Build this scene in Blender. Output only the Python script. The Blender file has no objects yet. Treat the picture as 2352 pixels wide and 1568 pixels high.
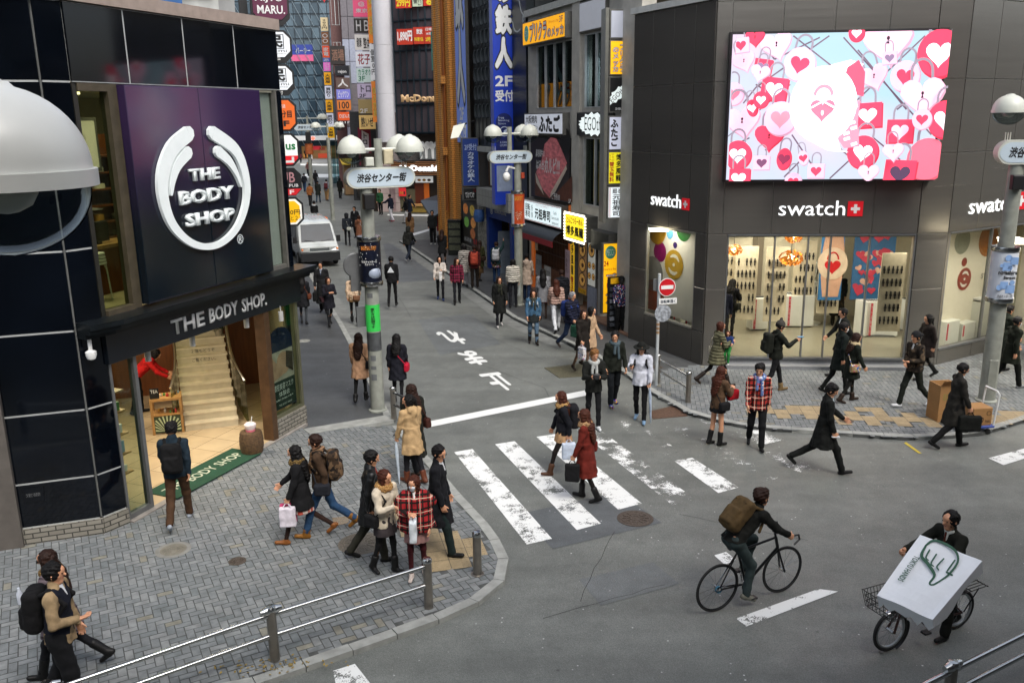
import bpy,math,random
import numpy as np
from mathutils import Vector,Matrix
R=math.radians
rnd=random.Random(7)
scene=bpy.context.scene
col=scene.collection

# ---------------------------------------------------------------- camera, sky, sun, exposure
CAM=Vector((0,0,6.4)); PITCH=R(14.39); ROLL=-0.0125; FPX=2000.0; CX,CY=1176.0,784.0
_f=Vector((0,math.cos(PITCH),-math.sin(PITCH))); _u=Vector((0,math.sin(PITCH),math.cos(PITCH))); _x=Vector((1,0,0))
CR=_x*math.cos(ROLL)+_u*math.sin(ROLL); CU=_u*math.cos(ROLL)-_x*math.sin(ROLL)
cd=bpy.data.cameras.new('camera'); cam=bpy.data.objects.new('camera',cd); col.objects.link(cam)
cam.matrix_world=Matrix(((CR.x,CU.x,-_f.x,CAM.x),(CR.y,CU.y,-_f.y,CAM.y),(CR.z,CU.z,-_f.z,CAM.z),(0,0,0,1)))
cd.lens=FPX/2352*36; cd.sensor_width=36; cd.clip_start=.05; cd.clip_end=900
scene.camera=cam
w=bpy.data.worlds.new('World'); scene.world=w; w.use_nodes=True
nt=w.node_tree; bgn=nt.nodes['Background']
sky=nt.nodes.new('ShaderNodeTexSky'); sky.sky_type='NISHITA'; sky.sun_disc=False
SUN_EL,SUN_ROT=R(52),R(150)
sky.sun_elevation=SUN_EL; sky.sun_rotation=SUN_ROT; sky.dust_density=4
hs=nt.nodes.new('ShaderNodeHueSaturation'); hs.inputs['Saturation'].default_value=.5   # overcast: grey cloud light
nt.links.new(sky.outputs[0],hs.inputs['Color']); nt.links.new(hs.outputs[0],bgn.inputs[0])
bgn.inputs[1].default_value=.15
sd=bpy.data.lights.new('sun','SUN'); sd.energy=1.1; sd.angle=R(25); sd.color=(1,.96,.9)
sun=bpy.data.objects.new('sun',sd); col.objects.link(sun)
_sdir=Vector((math.sin(SUN_ROT)*math.cos(SUN_EL),math.cos(SUN_ROT)*math.cos(SUN_EL),math.sin(SUN_EL)))
sun.rotation_euler=_sdir.to_track_quat('Z','Y').to_euler()
scene.view_settings.view_transform='Standard'; scene.view_settings.look='None'
scene.view_settings.gamma=1; scene.view_settings.exposure=.88
scene.cycles.use_denoising=True; scene.cycles.max_bounces=7; scene.cycles.transparent_max_bounces=12
scene.cycles.caustics_reflective=False; scene.cycles.caustics_refractive=False; scene.cycles.sample_clamp_indirect=6

# ---------------------------------------------------------------- where a photo point lies in the place
def ray(px,py): return _f*FPX+CR*(px-CX)-CU*(py-CY)
def g(px,py,z=0.0):
    d=ray(px,py); return CAM+d*((z-CAM.z)/d.z)
UP=Vector((0,0,1))
class Fr:                                # a wall's frame: u runs left to right for someone facing it, n points out of it
    def __init__(s,o,u):s.o=Vector((o[0],o[1],o[2] if len(o)>2 else 0)); s.u=Vector((u[0],u[1],0)).normalized(); s.n=s.u.cross(UP); s.w=UP
    def p(s,a,d,z): return s.o+s.u*a+s.n*d+s.w*z
    def hit(s,px,py):
        d=ray(px,py); t=(s.o-CAM).dot(s.n)/d.dot(s.n); q=CAM+d*t-s.o
        return q.dot(s.u),q.z
    def at(s,a,d=0,z=0): return Fr(s.p(a,d,z),s.u)
class Flat(Fr):                          # lies on the ground, w points away along the surface
    def __init__(s,o,u):
        s.o=Vector(o); s.u=Vector((u[0],u[1],0)).normalized(); s.n=UP; s.w=UP.cross(s.u)
class Tilt(Fr):
    def __init__(s,o,u,w):s.o=Vector(o); s.u=Vector(u).normalized(); s.n=s.u.cross(Vector(w)).normalized(); s.w=s.n.cross(s.u)

# ---------------------------------------------------------------- materials
def lin(c):
    if isinstance(c,str):
        c=c.lstrip('#'); c=c if len(c)==6 else ''.join(k*2 for k in c); v=[int(c[i:i+2],16)/255 for i in (0,2,4)]
        return tuple(x/12.92 if x <= .04045 else ((x+.055)/1.055) ** 2.4 for x in v)
    return tuple(c[:3])
_mats={}
def mat(c,rough=.6,metal=0,emit=0,var=.12,vscale=6,bump=0,bscale=60,spec=.5,ecol=None,coat=0,stretch=None,streak=0):
    key=(str(c),rough,metal,emit,var,vscale,bump,bscale,spec,str(ecol),coat,stretch,streak)
    if key in _mats: return _mats[key]
    m=bpy.data.materials.new('paint'); m.use_nodes=True; t=m.node_tree; b=t.nodes['Principled BSDF']
    L=t.links.new; c=lin(c)
    b.inputs['Roughness'].default_value=rough; b.inputs['Metallic'].default_value=metal
    b.inputs['Specular IOR Level'].default_value=spec; b.inputs['Coat Weight'].default_value=coat
    tc=t.nodes.new('ShaderNodeTexCoord'); src=tc.outputs['Object']
    if stretch:
        mp=t.nodes.new('ShaderNodeMapping'); mp.inputs['Scale'].default_value=stretch; L(src,mp.inputs[0]); src=mp.outputs[0]
    n=t.nodes.new('ShaderNodeTexNoise'); n.inputs['Scale'].default_value=vscale; n.inputs['Detail'].default_value=5; L(src,n.inputs['Vector'])
    r=t.nodes.new('ShaderNodeValToRGB'); e=r.color_ramp.elements
    e[0].position=.3; e[1].position=.7
    e[0].color=tuple(x*(1-var) for x in c)+(1,); e[1].color=tuple(min(1,x*(1+var)) for x in c)+(1,)
    L(n.outputs[0],r.inputs[0]); L(r.outputs[0],b.inputs['Base Color'])
    if streak:
        rr=t.nodes.new('ShaderNodeMapRange'); rr.inputs[3].default_value=max(.02,rough-streak); rr.inputs[4].default_value=rough+streak
        L(n.outputs[0],rr.inputs[0]); L(rr.outputs[0],b.inputs['Roughness'])
    if bump:
        n2=t.nodes.new('ShaderNodeTexNoise'); n2.inputs['Scale'].default_value=bscale; n2.inputs['Detail'].default_value=4; L(src,n2.inputs['Vector'])
        bp=t.nodes.new('ShaderNodeBump'); bp.inputs['Strength'].default_value=bump; bp.inputs['Distance'].default_value=.01
        L(n2.outputs[0],bp.inputs['Height']); L(bp.outputs[0],b.inputs['Normal'])
    if emit:
        b.inputs['Emission Strength'].default_value=emit
        if ecol:b.inputs['Emission Color'].default_value=lin(ecol)+(1,)
        else:L(r.outputs[0],b.inputs['Emission Color'])
    _mats[key]=m; return m
def glassmat(tint='#dfe8e6',rough=.01,ior=1.45,gain=1.0):
    key=('glass',tint,rough,ior,gain)
    if key in _mats: return _mats[key]
    m=bpy.data.materials.new('glass'); m.use_nodes=True; t=m.node_tree; t.nodes.remove(t.nodes['Principled BSDF'])
    o=t.nodes['Material Output']; tr=t.nodes.new('ShaderNodeBsdfTransparent'); gl=t.nodes.new('ShaderNodeBsdfGlossy')
    tr.inputs[0].default_value=lin(tint)+(1,); gl.inputs['Roughness'].default_value=rough
    fr=t.nodes.new('ShaderNodeFresnel'); fr.inputs[0].default_value=ior
    mu=t.nodes.new('ShaderNodeMath'); mu.operation='MULTIPLY'; mu.use_clamp=True; mu.inputs[1].default_value=gain
    mx=t.nodes.new('ShaderNodeMixShader'); L=t.links.new
    gm=t.nodes.new('ShaderNodeNewGeometry'); m2=t.nodes.new('ShaderNodeMath'); m2.operation='SUBTRACT'; m2.use_clamp=True; L(fr.outputs[0],m2.inputs[0]); L(gm.outputs['Backfacing'],m2.inputs[1]); L(m2.outputs[0],mu.inputs[0]); L(mu.outputs[0],mx.inputs[0]); L(tr.outputs[0],mx.inputs[1]); L(gl.outputs[0],mx.inputs[2]); L(mx.outputs[0],o.inputs[0])
    _mats[key]=m; return m
def wornpaint(c='#d8dadb',wear=.5,scale=3.0):          # road paint with bare patches
    key=('worn',c,wear,scale)
    if key in _mats: return _mats[key]
    m=bpy.data.materials.new('road_paint'); m.use_nodes=True; t=m.node_tree; b=t.nodes['Principled BSDF']; o=t.nodes['Material Output']; L=t.links.new
    b.inputs['Base Color'].default_value=lin(c)+(1,); b.inputs['Roughness'].default_value=.6
    tc=t.nodes.new('ShaderNodeTexCoord'); n=t.nodes.new('ShaderNodeTexNoise'); n.inputs['Scale'].default_value=scale; n.inputs['Detail'].default_value=9; n.inputs['Roughness'].default_value=.75
    n2=t.nodes.new('ShaderNodeTexNoise'); n2.inputs['Scale'].default_value=55; n2.inputs['Detail'].default_value=3
    L(tc.outputs['Object'],n.inputs['Vector']); L(tc.outputs['Object'],n2.inputs['Vector'])
    ad=t.nodes.new('ShaderNodeMath'); ad.operation='MULTIPLY_ADD'; ad.inputs[1].default_value=.35; L(n2.outputs[0],ad.inputs[0]); L(n.outputs[0],ad.inputs[2])
    r=t.nodes.new('ShaderNodeValToRGB'); r.color_ramp.elements[0].position=wear+.13; r.color_ramp.elements[1].position=wear+.17
    L(ad.outputs[0],r.inputs[0]); tr=t.nodes.new('ShaderNodeBsdfTransparent'); mx=t.nodes.new('ShaderNodeMixShader')
    L(r.outputs[0],mx.inputs[0]); L(tr.outputs[0],mx.inputs[1]); L(b.outputs[0],mx.inputs[2]); L(mx.outputs[0],o.inputs[0])
    _mats[key]=m; return m
def tilemat(c1,c2,sx,sy,mortar,msize=.02,rough=.5,off=.5,bump=.3,mapping=None,metal=0,emit=0):
    key=('tile',str(c1),str(c2),sx,sy,str(mortar),msize,rough,off,metal,emit,str(mapping))
    if key in _mats: return _mats[key]
    m=bpy.data.materials.new('tiles'); m.use_nodes=True; t=m.node_tree; b=t.nodes['Principled BSDF']; L=t.links.new
    tc=t.nodes.new('ShaderNodeTexCoord'); mp=t.nodes.new('ShaderNodeMapping'); L(tc.outputs['UV'],mp.inputs[0])
    br=t.nodes.new('ShaderNodeTexBrick'); br.offset=off; br.inputs['Scale'].default_value=1
    br.inputs['Brick Width'].default_value=sx; br.inputs['Row Height'].default_value=sy; br.inputs['Mortar Size'].default_value=msize
    br.inputs['Color1'].default_value=lin(c1)+(1,); br.inputs['Color2'].default_value=lin(c2)+(1,); br.inputs['Mortar'].default_value=lin(mortar)+(1,)
    L(mp.outputs[0],br.inputs['Vector'])
    n=t.nodes.new('ShaderNodeTexNoise'); n.inputs['Scale'].default_value=2.5; n.inputs['Detail'].default_value=6; L(tc.outputs['UV'],n.inputs['Vector'])
    mx=t.nodes.new('ShaderNodeMix'); mx.data_type='RGBA'; mx.blend_type='MULTIPLY'; mx.inputs[0].default_value=.35
    L(br.outputs['Color'],mx.inputs[6]); L(n.outputs['Fac'],mx.inputs[7]); L(mx.outputs[2],b.inputs['Base Color'])
    b.inputs['Roughness'].default_value=rough; b.inputs['Metallic'].default_value=metal
    bp=t.nodes.new('ShaderNodeBump'); bp.inputs['Strength'].default_value=bump; bp.inputs['Distance'].default_value=.01; bp.invert=True
    L(br.outputs['Fac'],bp.inputs['Height']); L(bp.outputs[0],b.inputs['Normal'])
    if emit:L(mx.outputs[2],b.inputs['Emission Color']); b.inputs['Emission Strength'].default_value=emit
    _mats[key]=m; return m

# ---------------------------------------------------------------- mesh building
class MB:
    def __init__(s):s.v=[]; s.f=[]; s.mi=[]; s.m=0; s.uv=None
    def add(s,vs,fs):
        o=len(s.v); s.v+=[tuple(x) for x in vs]; s.f+=[tuple(i+o for i in q) for q in fs]; s.mi+=[s.m]*len(fs); return s
    def hexa(s,p): return s.add(p,[(0,3,2,1),(4,5,6,7),(0,1,5,4),(1,2,6,5),(2,3,7,6),(3,0,4,7)])
    def fbox(s,fr,a0,a1,d0,d1,z0,z1):   # a box laid out in a frame
        return s.hexa([fr.p(a0,d0,z0),fr.p(a1,d0,z0),fr.p(a1,d1,z0),fr.p(a0,d1,z0),fr.p(a0,d0,z1),fr.p(a1,d0,z1),fr.p(a1,d1,z1),fr.p(a0,d1,z1)])
    def cham(s,fr,a0,a1,d0,d1,z0,z1,c=.01): # box whose outer face has chamfered edges
        o=[fr.p(a,d0,z) for a,z in ((a0,z0),(a1,z0),(a1,z1),(a0,z1))]; mdl=[fr.p(a,d1-c,z) for a,z in ((a0,z0),(a1,z0),(a1,z1),(a0,z1))]
        t=[fr.p(a,d1,z) for a,z in ((a0+c,z0+c),(a1-c,z0+c),(a1-c,z1-c),(a0+c,z1-c))]
        fs=[(3,2,1,0),(8,9,10,11)]
        for k in range(4):
            j=(k+1) % 4; fs+=[(k,j,j+4,k+4),(k+4,j+4,j+8,k+8)]
        return s.add(o+mdl+t,fs)
    def poly(s,pts,z0,z1):                  # upright prism over a ground polygon
        n=len(pts); vs=[(p[0],p[1],z0) for p in pts]+[(p[0],p[1],z1) for p in pts]
        a=sum(pts[i][0]*pts[(i+1) % n][1]-pts[(i+1) % n][0]*pts[i][1] for i in range(n))
        fs=[tuple(range(n-1,-1,-1)),tuple(range(n,2*n))]+[(i,(i+1) % n,(i+1) % n+n,i+n) for i in range(n)]
        if a<0:fs=[tuple(reversed(q)) for q in fs]
        return s.add(vs,fs)
    def fpoly(s,fr,pts,d0,d1):             # prism over a polygon drawn on a wall
        n=len(pts); vs=[fr.p(a,d0,z) for a,z in pts]+[fr.p(a,d1,z) for a,z in pts]
        a=sum(pts[i][0]*pts[(i+1) % n][1]-pts[(i+1) % n][0]*pts[i][1] for i in range(n))
        fs=[tuple(range(n-1,-1,-1)),tuple(range(n,2*n))]+[(i,(i+1) % n,(i+1) % n+n,i+n) for i in range(n)]
        if a<0:fs=[tuple(reversed(q)) for q in fs]
        return s.add(vs,fs)
    def tube(s,pts,r,n=8,cap=True):
        pts=[Vector(p) for p in pts]; rs=r if isinstance(r,(list,tuple)) else [r]*len(pts); rings=[]
        ref=None
        for i,p in enumerate(pts):
            d=((pts[min(i+1,len(pts)-1)]-p).normalized()+(p-pts[max(i-1,0)]).normalized())
            d=d.normalized() if d.length>1e-6 else UP
            if ref is None:ref=d.orthogonal().normalized()
            ref=(ref-d*ref.dot(d)).normalized(); b=d.cross(ref)
            rings.append([p+(ref*math.cos(2*math.pi*k/n)+b*math.sin(2*math.pi*k/n))*rs[i] for k in range(n)])
        vs=[v for q in rings for v in q]; fs=[]
        for i in range(len(pts)-1):
            for k in range(n):fs.append((i*n+k,i*n+(k+1) % n,(i+1)*n+(k+1) % n,(i+1)*n+k))
        if cap:fs+=[tuple(range(n-1,-1,-1)),tuple((len(pts)-1)*n+k for k in range(n))]
        return s.add(vs,fs)
    def lathe(s,o,prof,n=24,ax=None,a0=0,a1=2*math.pi):   # prof: (radius, height)
        o=Vector(o); ax=Vector(ax).normalized() if ax else UP; e1=ax.orthogonal().normalized() if abs(ax.z)<.999 else Vector((1,0,0)); e2=ax.cross(e1)
        full=abs(a1-a0-2*math.pi)<1e-6; m=n if full else n+1; vs=[]; fs=[]
        for r_,h in prof:
            for k in range(m):
                a=a0+(a1-a0)*k/n; vs.append(o+ax*h+(e1*math.cos(a)+e2*math.sin(a))*max(r_,1e-4))
        for i in range(len(prof)-1):
            for k in range(n):j=(k+1) % m; fs.append((i*m+k,i*m+j,(i+1)*m+j,(i+1)*m+k))
        return s.add(vs,fs)
    def ball(s,o,r,n=12,sc=(1,1,1)):
        k=n // 2; o=Vector(o); vs=[]; fs=[]
        for i in range(k+1):
            t=math.pi*i/k
            for j in range(n):
                a=2*math.pi*j/n; vs.append((o.x+r*sc[0]*math.sin(t)*math.cos(a),o.y+r*sc[1]*math.sin(t)*math.sin(a),o.z-r*sc[2]*math.cos(t)))
        for i in range(k):
            for j in range(n):fs.append((i*n+j,i*n+(j+1) % n,(i+1)*n+(j+1) % n,(i+1)*n+j))
        return s.add(vs,fs)
    def build(s,name,mats,parent=None,smooth=False,uvfr=None):
        me=bpy.data.meshes.new(name); me.from_pydata(s.v,[],s.f); mats=mats if isinstance(mats,(list,tuple)) else [mats]
        for m in mats:me.materials.append(m)
        if len(mats)>1:me.polygons.foreach_set('material_index',s.mi)
        if smooth:
            me.polygons.foreach_set('use_smooth',[True]*len(me.polygons))
            me.set_sharp_from_angle(angle=R(40))
        if uvfr is not None:
            uv=me.uv_layers.new(name='wall').data; o=uvfr.o
            for p in me.polygons:
                nz=abs(p.normal.dot(uvfr.w))>.8; side=abs(p.normal.dot(uvfr.u))>.7
                for li in p.loop_indices:
                    q=me.vertices[me.loops[li].vertex_index].co-o
                    uv[li].uv=(q.dot(uvfr.u),q.dot(uvfr.n)) if nz else ((q.dot(uvfr.n),q.dot(uvfr.w)) if side else (q.dot(uvfr.u),q.dot(uvfr.w)))
        ob=bpy.data.objects.new(name,me); col.objects.link(ob)
        if parent is not None:ob.parent=parent
        return ob
def tag(o,label=None,cat=None,group=None,kind=None):
    if label:o['label']=label
    if cat:o['category']=cat
    if group:o['group']=group
    if kind:o['kind']=kind
    return o
def thing(name,label,cat,group=None,loc=(0,0,0)):
    o=bpy.data.objects.new(name,None); col.objects.link(o); o.location=loc; o.empty_display_size=.1
    return tag(o,label,cat,group)
def box(name,fr,a0,a1,d0,d1,z0,z1,m,parent=None,c=0):
    b=MB()
    if c:b.cham(fr,a0,a1,d0,d1,z0,z1,c)
    else:b.fbox(fr,a0,a1,d0,d1,z0,z1)
    return b.build(name,m,parent)
def copy_tree(o,parent=None):
    c=o.copy(); col.objects.link(c)
    if parent is not None:c.parent=parent
    for ch in list(o.children):copy_tree(ch,c)
    return c
# ---------------------------------------------------------------- writing: flat letters fitted to a rectangle
_texts=[]
def txt(fr,a0,a1,z0,z1,d,s,m,parent,bold=0.0,ext=.003,vert=False,line=None,shear=0,name='lettering',rot=0,outline=None,ow=.03):
    cjk=any(ord(c)>0x2000 for c in s); halo=0
    if outline:txt(fr,a0,a1,z0,z1,d,s,outline,parent,bold+ow,ext,vert,line,shear,'letter_outline',rot); d+=.007
    if cjk or name=='letter_outline':halo,bold=bold*1.1,0
    cu=bpy.data.curves.new(name,'FONT'); cu.body='\n'.join(s) if vert else s
    cu.align_x='CENTER'; cu.offset=bold; cu.resolution_u=2; cu.shear=shear
    if vert or line:cu.space_line=line or 1.0
    o=bpy.data.objects.new(name,cu); col.objects.link(o)
    _texts.append((o,fr,a0,a1,z0,z1,d,m,parent,ext,name,rot,halo))
def flush_texts():
    bpy.context.view_layer.update(); dg=bpy.context.evaluated_depsgraph_get()
    for o,fr,a0,a1,z0,z1,d,m,parent,ext,name,rot,halo in _texts:
        me=bpy.data.meshes.new_from_object(o.evaluated_get(dg)); n=len(me.vertices)
        if n and halo:                                            # thickened strokes: the same writing laid a hair apart
            import bmesh
            bm=bmesh.new(); bm.from_mesh(me)
            src=bm.verts[:]+bm.edges[:]+bm.faces[:]
            for k in range(8):
                r_=bmesh.ops.duplicate(bm,geom=src); bmesh.ops.translate(bm,verts=[e for e in r_['geom'] if isinstance(e,bmesh.types.BMVert)],vec=(halo*math.cos(k*math.pi/4),halo*math.sin(k*math.pi/4),.001*(k+1)))
            bm.to_mesh(me); bm.free(); n=len(me.vertices)
        me.name=name; me.materials.clear(); me.materials.append(m)
        if n:
            v=np.empty(n*3); me.vertices.foreach_get('co',v); v=v.reshape(n,3)
            if rot:
                c,s=math.cos(rot),math.sin(rot); v[:,:2]=np.stack([v[:,0]*c-v[:,1]*s,v[:,0]*s+v[:,1]*c],1)
            lo=v.min(0); hi=v.max(0); lay=v[:,2].copy()
            if name=='letter_outline':lo=lo+halo*.62; hi=hi-halo*.62
            t=(v-lo)/np.maximum(hi-lo,1e-6)
            A=a0+t[:,0]*(a1-a0); Z=z0+t[:,1]*(z1-z0)
            P=np.array(fr.o)[None]+np.outer(A,fr.u)+np.outer(Z,fr.w)+np.array(fr.n)[None]*d+np.outer(lay*.25,fr.n)
            me.vertices.foreach_set('co',P.ravel())
            if ext>.006:                                        # raised letters get their thickness
                import bmesh
                bm=bmesh.new(); bm.from_mesh(me); r_=bmesh.ops.extrude_face_region(bm,geom=bm.faces[:])
                nv=[e for e in r_['geom'] if isinstance(e,bmesh.types.BMVert)]
                bmesh.ops.translate(bm,verts=nv,vec=fr.n*ext); bm.normal_update(); bm.to_mesh(me); bm.free()
            me.update()
        ob=bpy.data.objects.new(name,me); col.objects.link(ob)
        if parent is not None:ob.parent=parent
        else:ob['kind']='structure'
        bpy.data.objects.remove(o)
    _texts.clear()
# common paints
M_WHITE=mat('#d9dad8',.4,var=.04); M_BLACK=mat('#0b0b0d',.5); M_DARK=mat('#1b1c1f',.5)
M_STEEL=mat('#b6b8b8',.22,1,var=.05); M_GREYM=mat('#77797a',.4,.6); M_RED=mat('#b8141c',.5); M_YEL=mat('#d9a410',.5)
M_CLEAR=glassmat(); M_CHROME=mat('#d5d6d8',.12,1,var=.03)
def lit(c,e=.8): return mat(c,.4,emit=e,var=.03)
# ================================================================ THE GROUND
D=Vector((-.347,.938,0)).normalized()          # the shopping street's direction
def asphalt(c,sc=1.0,name='asphalt'):
    m=bpy.data.materials.new(name); m.use_nodes=True; t=m.node_tree; b=t.nodes['Principled BSDF']; L=t.links.new; c=lin(c)
    tc=t.nodes.new('ShaderNodeTexCoord')
    def noise(s_,d_=4,ro=.6):
        n=t.nodes.new('ShaderNodeTexNoise'); n.inputs['Scale'].default_value=s_; n.inputs['Detail'].default_value=d_; n.inputs['Roughness'].default_value=ro; L(tc.outputs['Object'],n.inputs['Vector']); return n.outputs[0]
    def ramp(src,p0,p1,a,b_):
        r=t.nodes.new('ShaderNodeValToRGB'); e=r.color_ramp.elements; e[0].position=p0; e[1].position=p1; e[0].color=(a,a,a,1); e[1].color=(b_,b_,b_,1); L(src,r.inputs[0]); return r.outputs[0]
    def mix(bl,f,a,b_):
        x=t.nodes.new('ShaderNodeMix'); x.data_type='RGBA'; x.blend_type=bl; x.inputs[0].default_value=f; L(a,x.inputs[6]); L(b_,x.inputs[7]); return x.outputs[2]
    base=t.nodes.new('ShaderNodeRGB'); base.outputs[0].default_value=c+(1,)
    k=mix('MULTIPLY',1,base.outputs[0],ramp(noise(.45,6),.3,.7,.78,1.12))
    mp=t.nodes.new('ShaderNodeMapping'); mp.inputs['Rotation'].default_value=(0,0,R(-28)); mp.inputs['Scale'].default_value=(.12,1.3,1); L(tc.outputs['Object'],mp.inputs[0]); nn=t.nodes.new('ShaderNodeTexNoise'); nn.inputs['Scale'].default_value=1.1; nn.inputs['Detail'].default_value=4; L(mp.outputs[0],nn.inputs[0])   # tyre-polished lanes
    k=mix('MULTIPLY',1,k,ramp(nn.outputs[0],.35,.65,.84,1.06))
    k=mix('MULTIPLY',1,k,ramp(noise(3.2,5),.3,.7,.86,1.1))
    k=mix('MULTIPLY',1,k,ramp(noise(85*sc,2),.35,.65,.72,1.25))
    k=mix('ADD',1,k,ramp(noise(42*sc,2,.5),.70,.76,0,.16))      # pale grit
    v=t.nodes.new('ShaderNodeTexVoronoi'); v.inputs['Scale'].default_value=1.7; L(tc.outputs['Object'],v.inputs['Vector'])
    k=mix('MULTIPLY',1,k,ramp(v.outputs['Distance'],.02,.05,.55,1))   # chewing-gum spots
    v2=t.nodes.new('ShaderNodeTexVoronoi'); v2.inputs['Scale'].default_value=5.5; L(tc.outputs['Object'],v2.inputs['Vector'])   # scattered pale specks and litter
    k=mix('ADD',1,k,mix('MULTIPLY',1,ramp(v2.outputs['Distance'],.05,.08,.4,0),ramp(noise(2.1,3),.45,.6,0,1)))
    L(k,b.inputs['Base Color'])
    r=t.nodes.new('ShaderNodeMapRange'); r.inputs[3].default_value=.42; r.inputs[4].default_value=.72; L(noise(1.2,4),r.inputs[0]); L(r.outputs[0],b.inputs['Roughness'])
    bp=t.nodes.new('ShaderNodeBump'); bp.inputs['Strength'].default_value=.35; bp.inputs['Distance'].default_value=.008; L(noise(70*sc,3),bp.inputs['Height']); L(bp.outputs[0],b.inputs['Normal'])
    return m
M_ROAD=asphalt('#686b67'); M_WALK=asphalt('#47494a',1.3)
M_KERB=mat('#8b8d89',.8,var=.22,vscale=5,bump=.4,bscale=40)
b=MB(); b.add([(-220,-60,-.004),(220,-60,-.004),(220,320,-.004),(-220,320,-.004)],[(0,1,2,3)])
tag(b.build('road',M_ROAD),kind='structure')
G2= lambda *pts:[tuple(g(*p)[:2]) for p in pts]
def offset(pts,d):
    out=[]
    for i,p in enumerate(pts):
        a=Vector(pts[max(i-1,0)]); c=Vector(pts[min(i+1,len(pts)-1)]); t=(c-a).normalized(); out.append((p[0]-t.y*d,p[1]+t.x*d))
    return out
def kerb(pts,wdt=.16,h=.07):                      # a row of separate-looking stones, one kerb
    b=MB(); L=[0]
    for i in range(len(pts)-1):L.append(L[-1]+(Vector(pts[i+1])-Vector(pts[i])).length)
    def at(s):
        s=min(max(s,0),L[-1])
        for i in range(len(pts)-1):
            if s <= L[i+1]+1e-9:
                k=(s-L[i])/max(L[i+1]-L[i],1e-6); return Vector(pts[i]).lerp(Vector(pts[i+1]),k),(Vector(pts[i+1])-Vector(pts[i])).normalized()
    s=0
    while s<L[-1]-.05:
        e=min(s+.6,L[-1]); p,t=at(s+.006); q,t2=at(e-.006); n1=Vector((-t.y,t.x))*wdt; n2=Vector((-t2.y,t2.x))*wdt; hh=h+rnd.uniform(-.004,.004)
        b.poly([tuple(p),tuple(q),tuple(q+n2),tuple(p+n1)],-.02,hh); s=e
    return tag(b.build('kerb',M_KERB),kind='structure')
WZ=.06
# near plaza (left corner): grey herringbone pavers
edgeL=G2((900,985),(968,1060),(1036,1144),(1107,1222),(1140,1275),(1148,1310),(1130,1345),(1075,1385),(1000,1418),(850,1472),(574,1568))+[(-8.2,7.45),(-14,5.6)]
plazaL=edgeL+[(-14,12.2),(-8.5,12.3),(-7.61,12.55),(-6.57,12.9),(-6.3,13.2),(-5,16.6),(-4.5,17.5)]+G2((700,989))
kerb(list(reversed(edgeL)),-.16,WZ+.012)
# right plaza in front of the watch shop
edgeR=G2((1440,866),(1494,905),(1535,927),(1574,950),(1625,965),(1695,981),(1780,991),(1871,996),(1960,1003),(2079,1011),(2180,1007),(2255,1000),(2352,970))+[(15,20.2),(22,24.5)]
plazaR=edgeR+[(22,29.5),(14.6,24),(10.95,21.75),(4.9,21.98)]
kerb(edgeR,.16,WZ+.012)
def inside(p,poly):
    c=False; j=len(poly)-1
    for i in range(len(poly)):
        xi,yi=poly[i]; xj,yj=poly[j]
        if (yi>p[1]) != (yj>p[1]) and p[0]<(xj-xi)*(p[1]-yi)/(yj-yi)+xi:c= not c
        j=i
    return c
def pavers(poly,ang,name,skip=None,b_=.105):
    c,s=math.cos(ang),math.sin(ang); xs=[p[0] for p in poly]; ys=[p[1] for p in poly]; cx,cy=sum(xs)/len(xs),sum(ys)/len(ys)
    n=int(max(max(xs)-min(xs),max(ys)-min(ys))/b_*.75)+4; b=MB(); gp=.007
    for i in range(-n,n):
        for j in range(-n,n):
            k=(i+j) % 4
            if k==0:r_=(i,j,i+2,j+1)
            elif k==2:r_=(i,j,i+1,j+2)
            else:continue
            q=[((r_[0])*b_+gp,r_[1]*b_+gp),(r_[2]*b_-gp,r_[1]*b_+gp),(r_[2]*b_-gp,r_[3]*b_-gp),(r_[0]*b_+gp,r_[3]*b_-gp)]
            q=[(cx+x*c-y*s,cy+x*s+y*c) for x,y in q]; m=(sum(p[0] for p in q)/4,sum(p[1] for p in q)/4)
            if m[1]>26 or m[0]<-13 or not inside(m,poly) or (skip and any(inside(m,k2) for k2 in skip)):continue
            b.m=rnd.choices((0,1,2,3,4),(9,8,6,3,.9))[0]; z=WZ+.004+rnd.uniform(0,.003)
            b.add([(x,y,z) for x,y in q],[(0,1,2,3)])
    ms=[mat(h,.75,var=.22,vscale=9,bump=.35,bscale=90) for h in ('#6e7273','#696d6e','#757878','#636869','#77756a')]
    return tag(b.build(name,ms),kind='structure')
tacL=[G2((1010,1130),(1085,1140),(1092,1160),(1140,1250),(1010,1295),(985,1250),(1010,1235))]
M_GROUT=mat('#474948',.9,var=.3)
for poly,nm in ((plazaL,'pavement'),(plazaR,'pavement')):
    b=MB(); b.poly(poly,-.05,WZ); tag(b.build(nm,M_GROUT),kind='structure')
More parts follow.
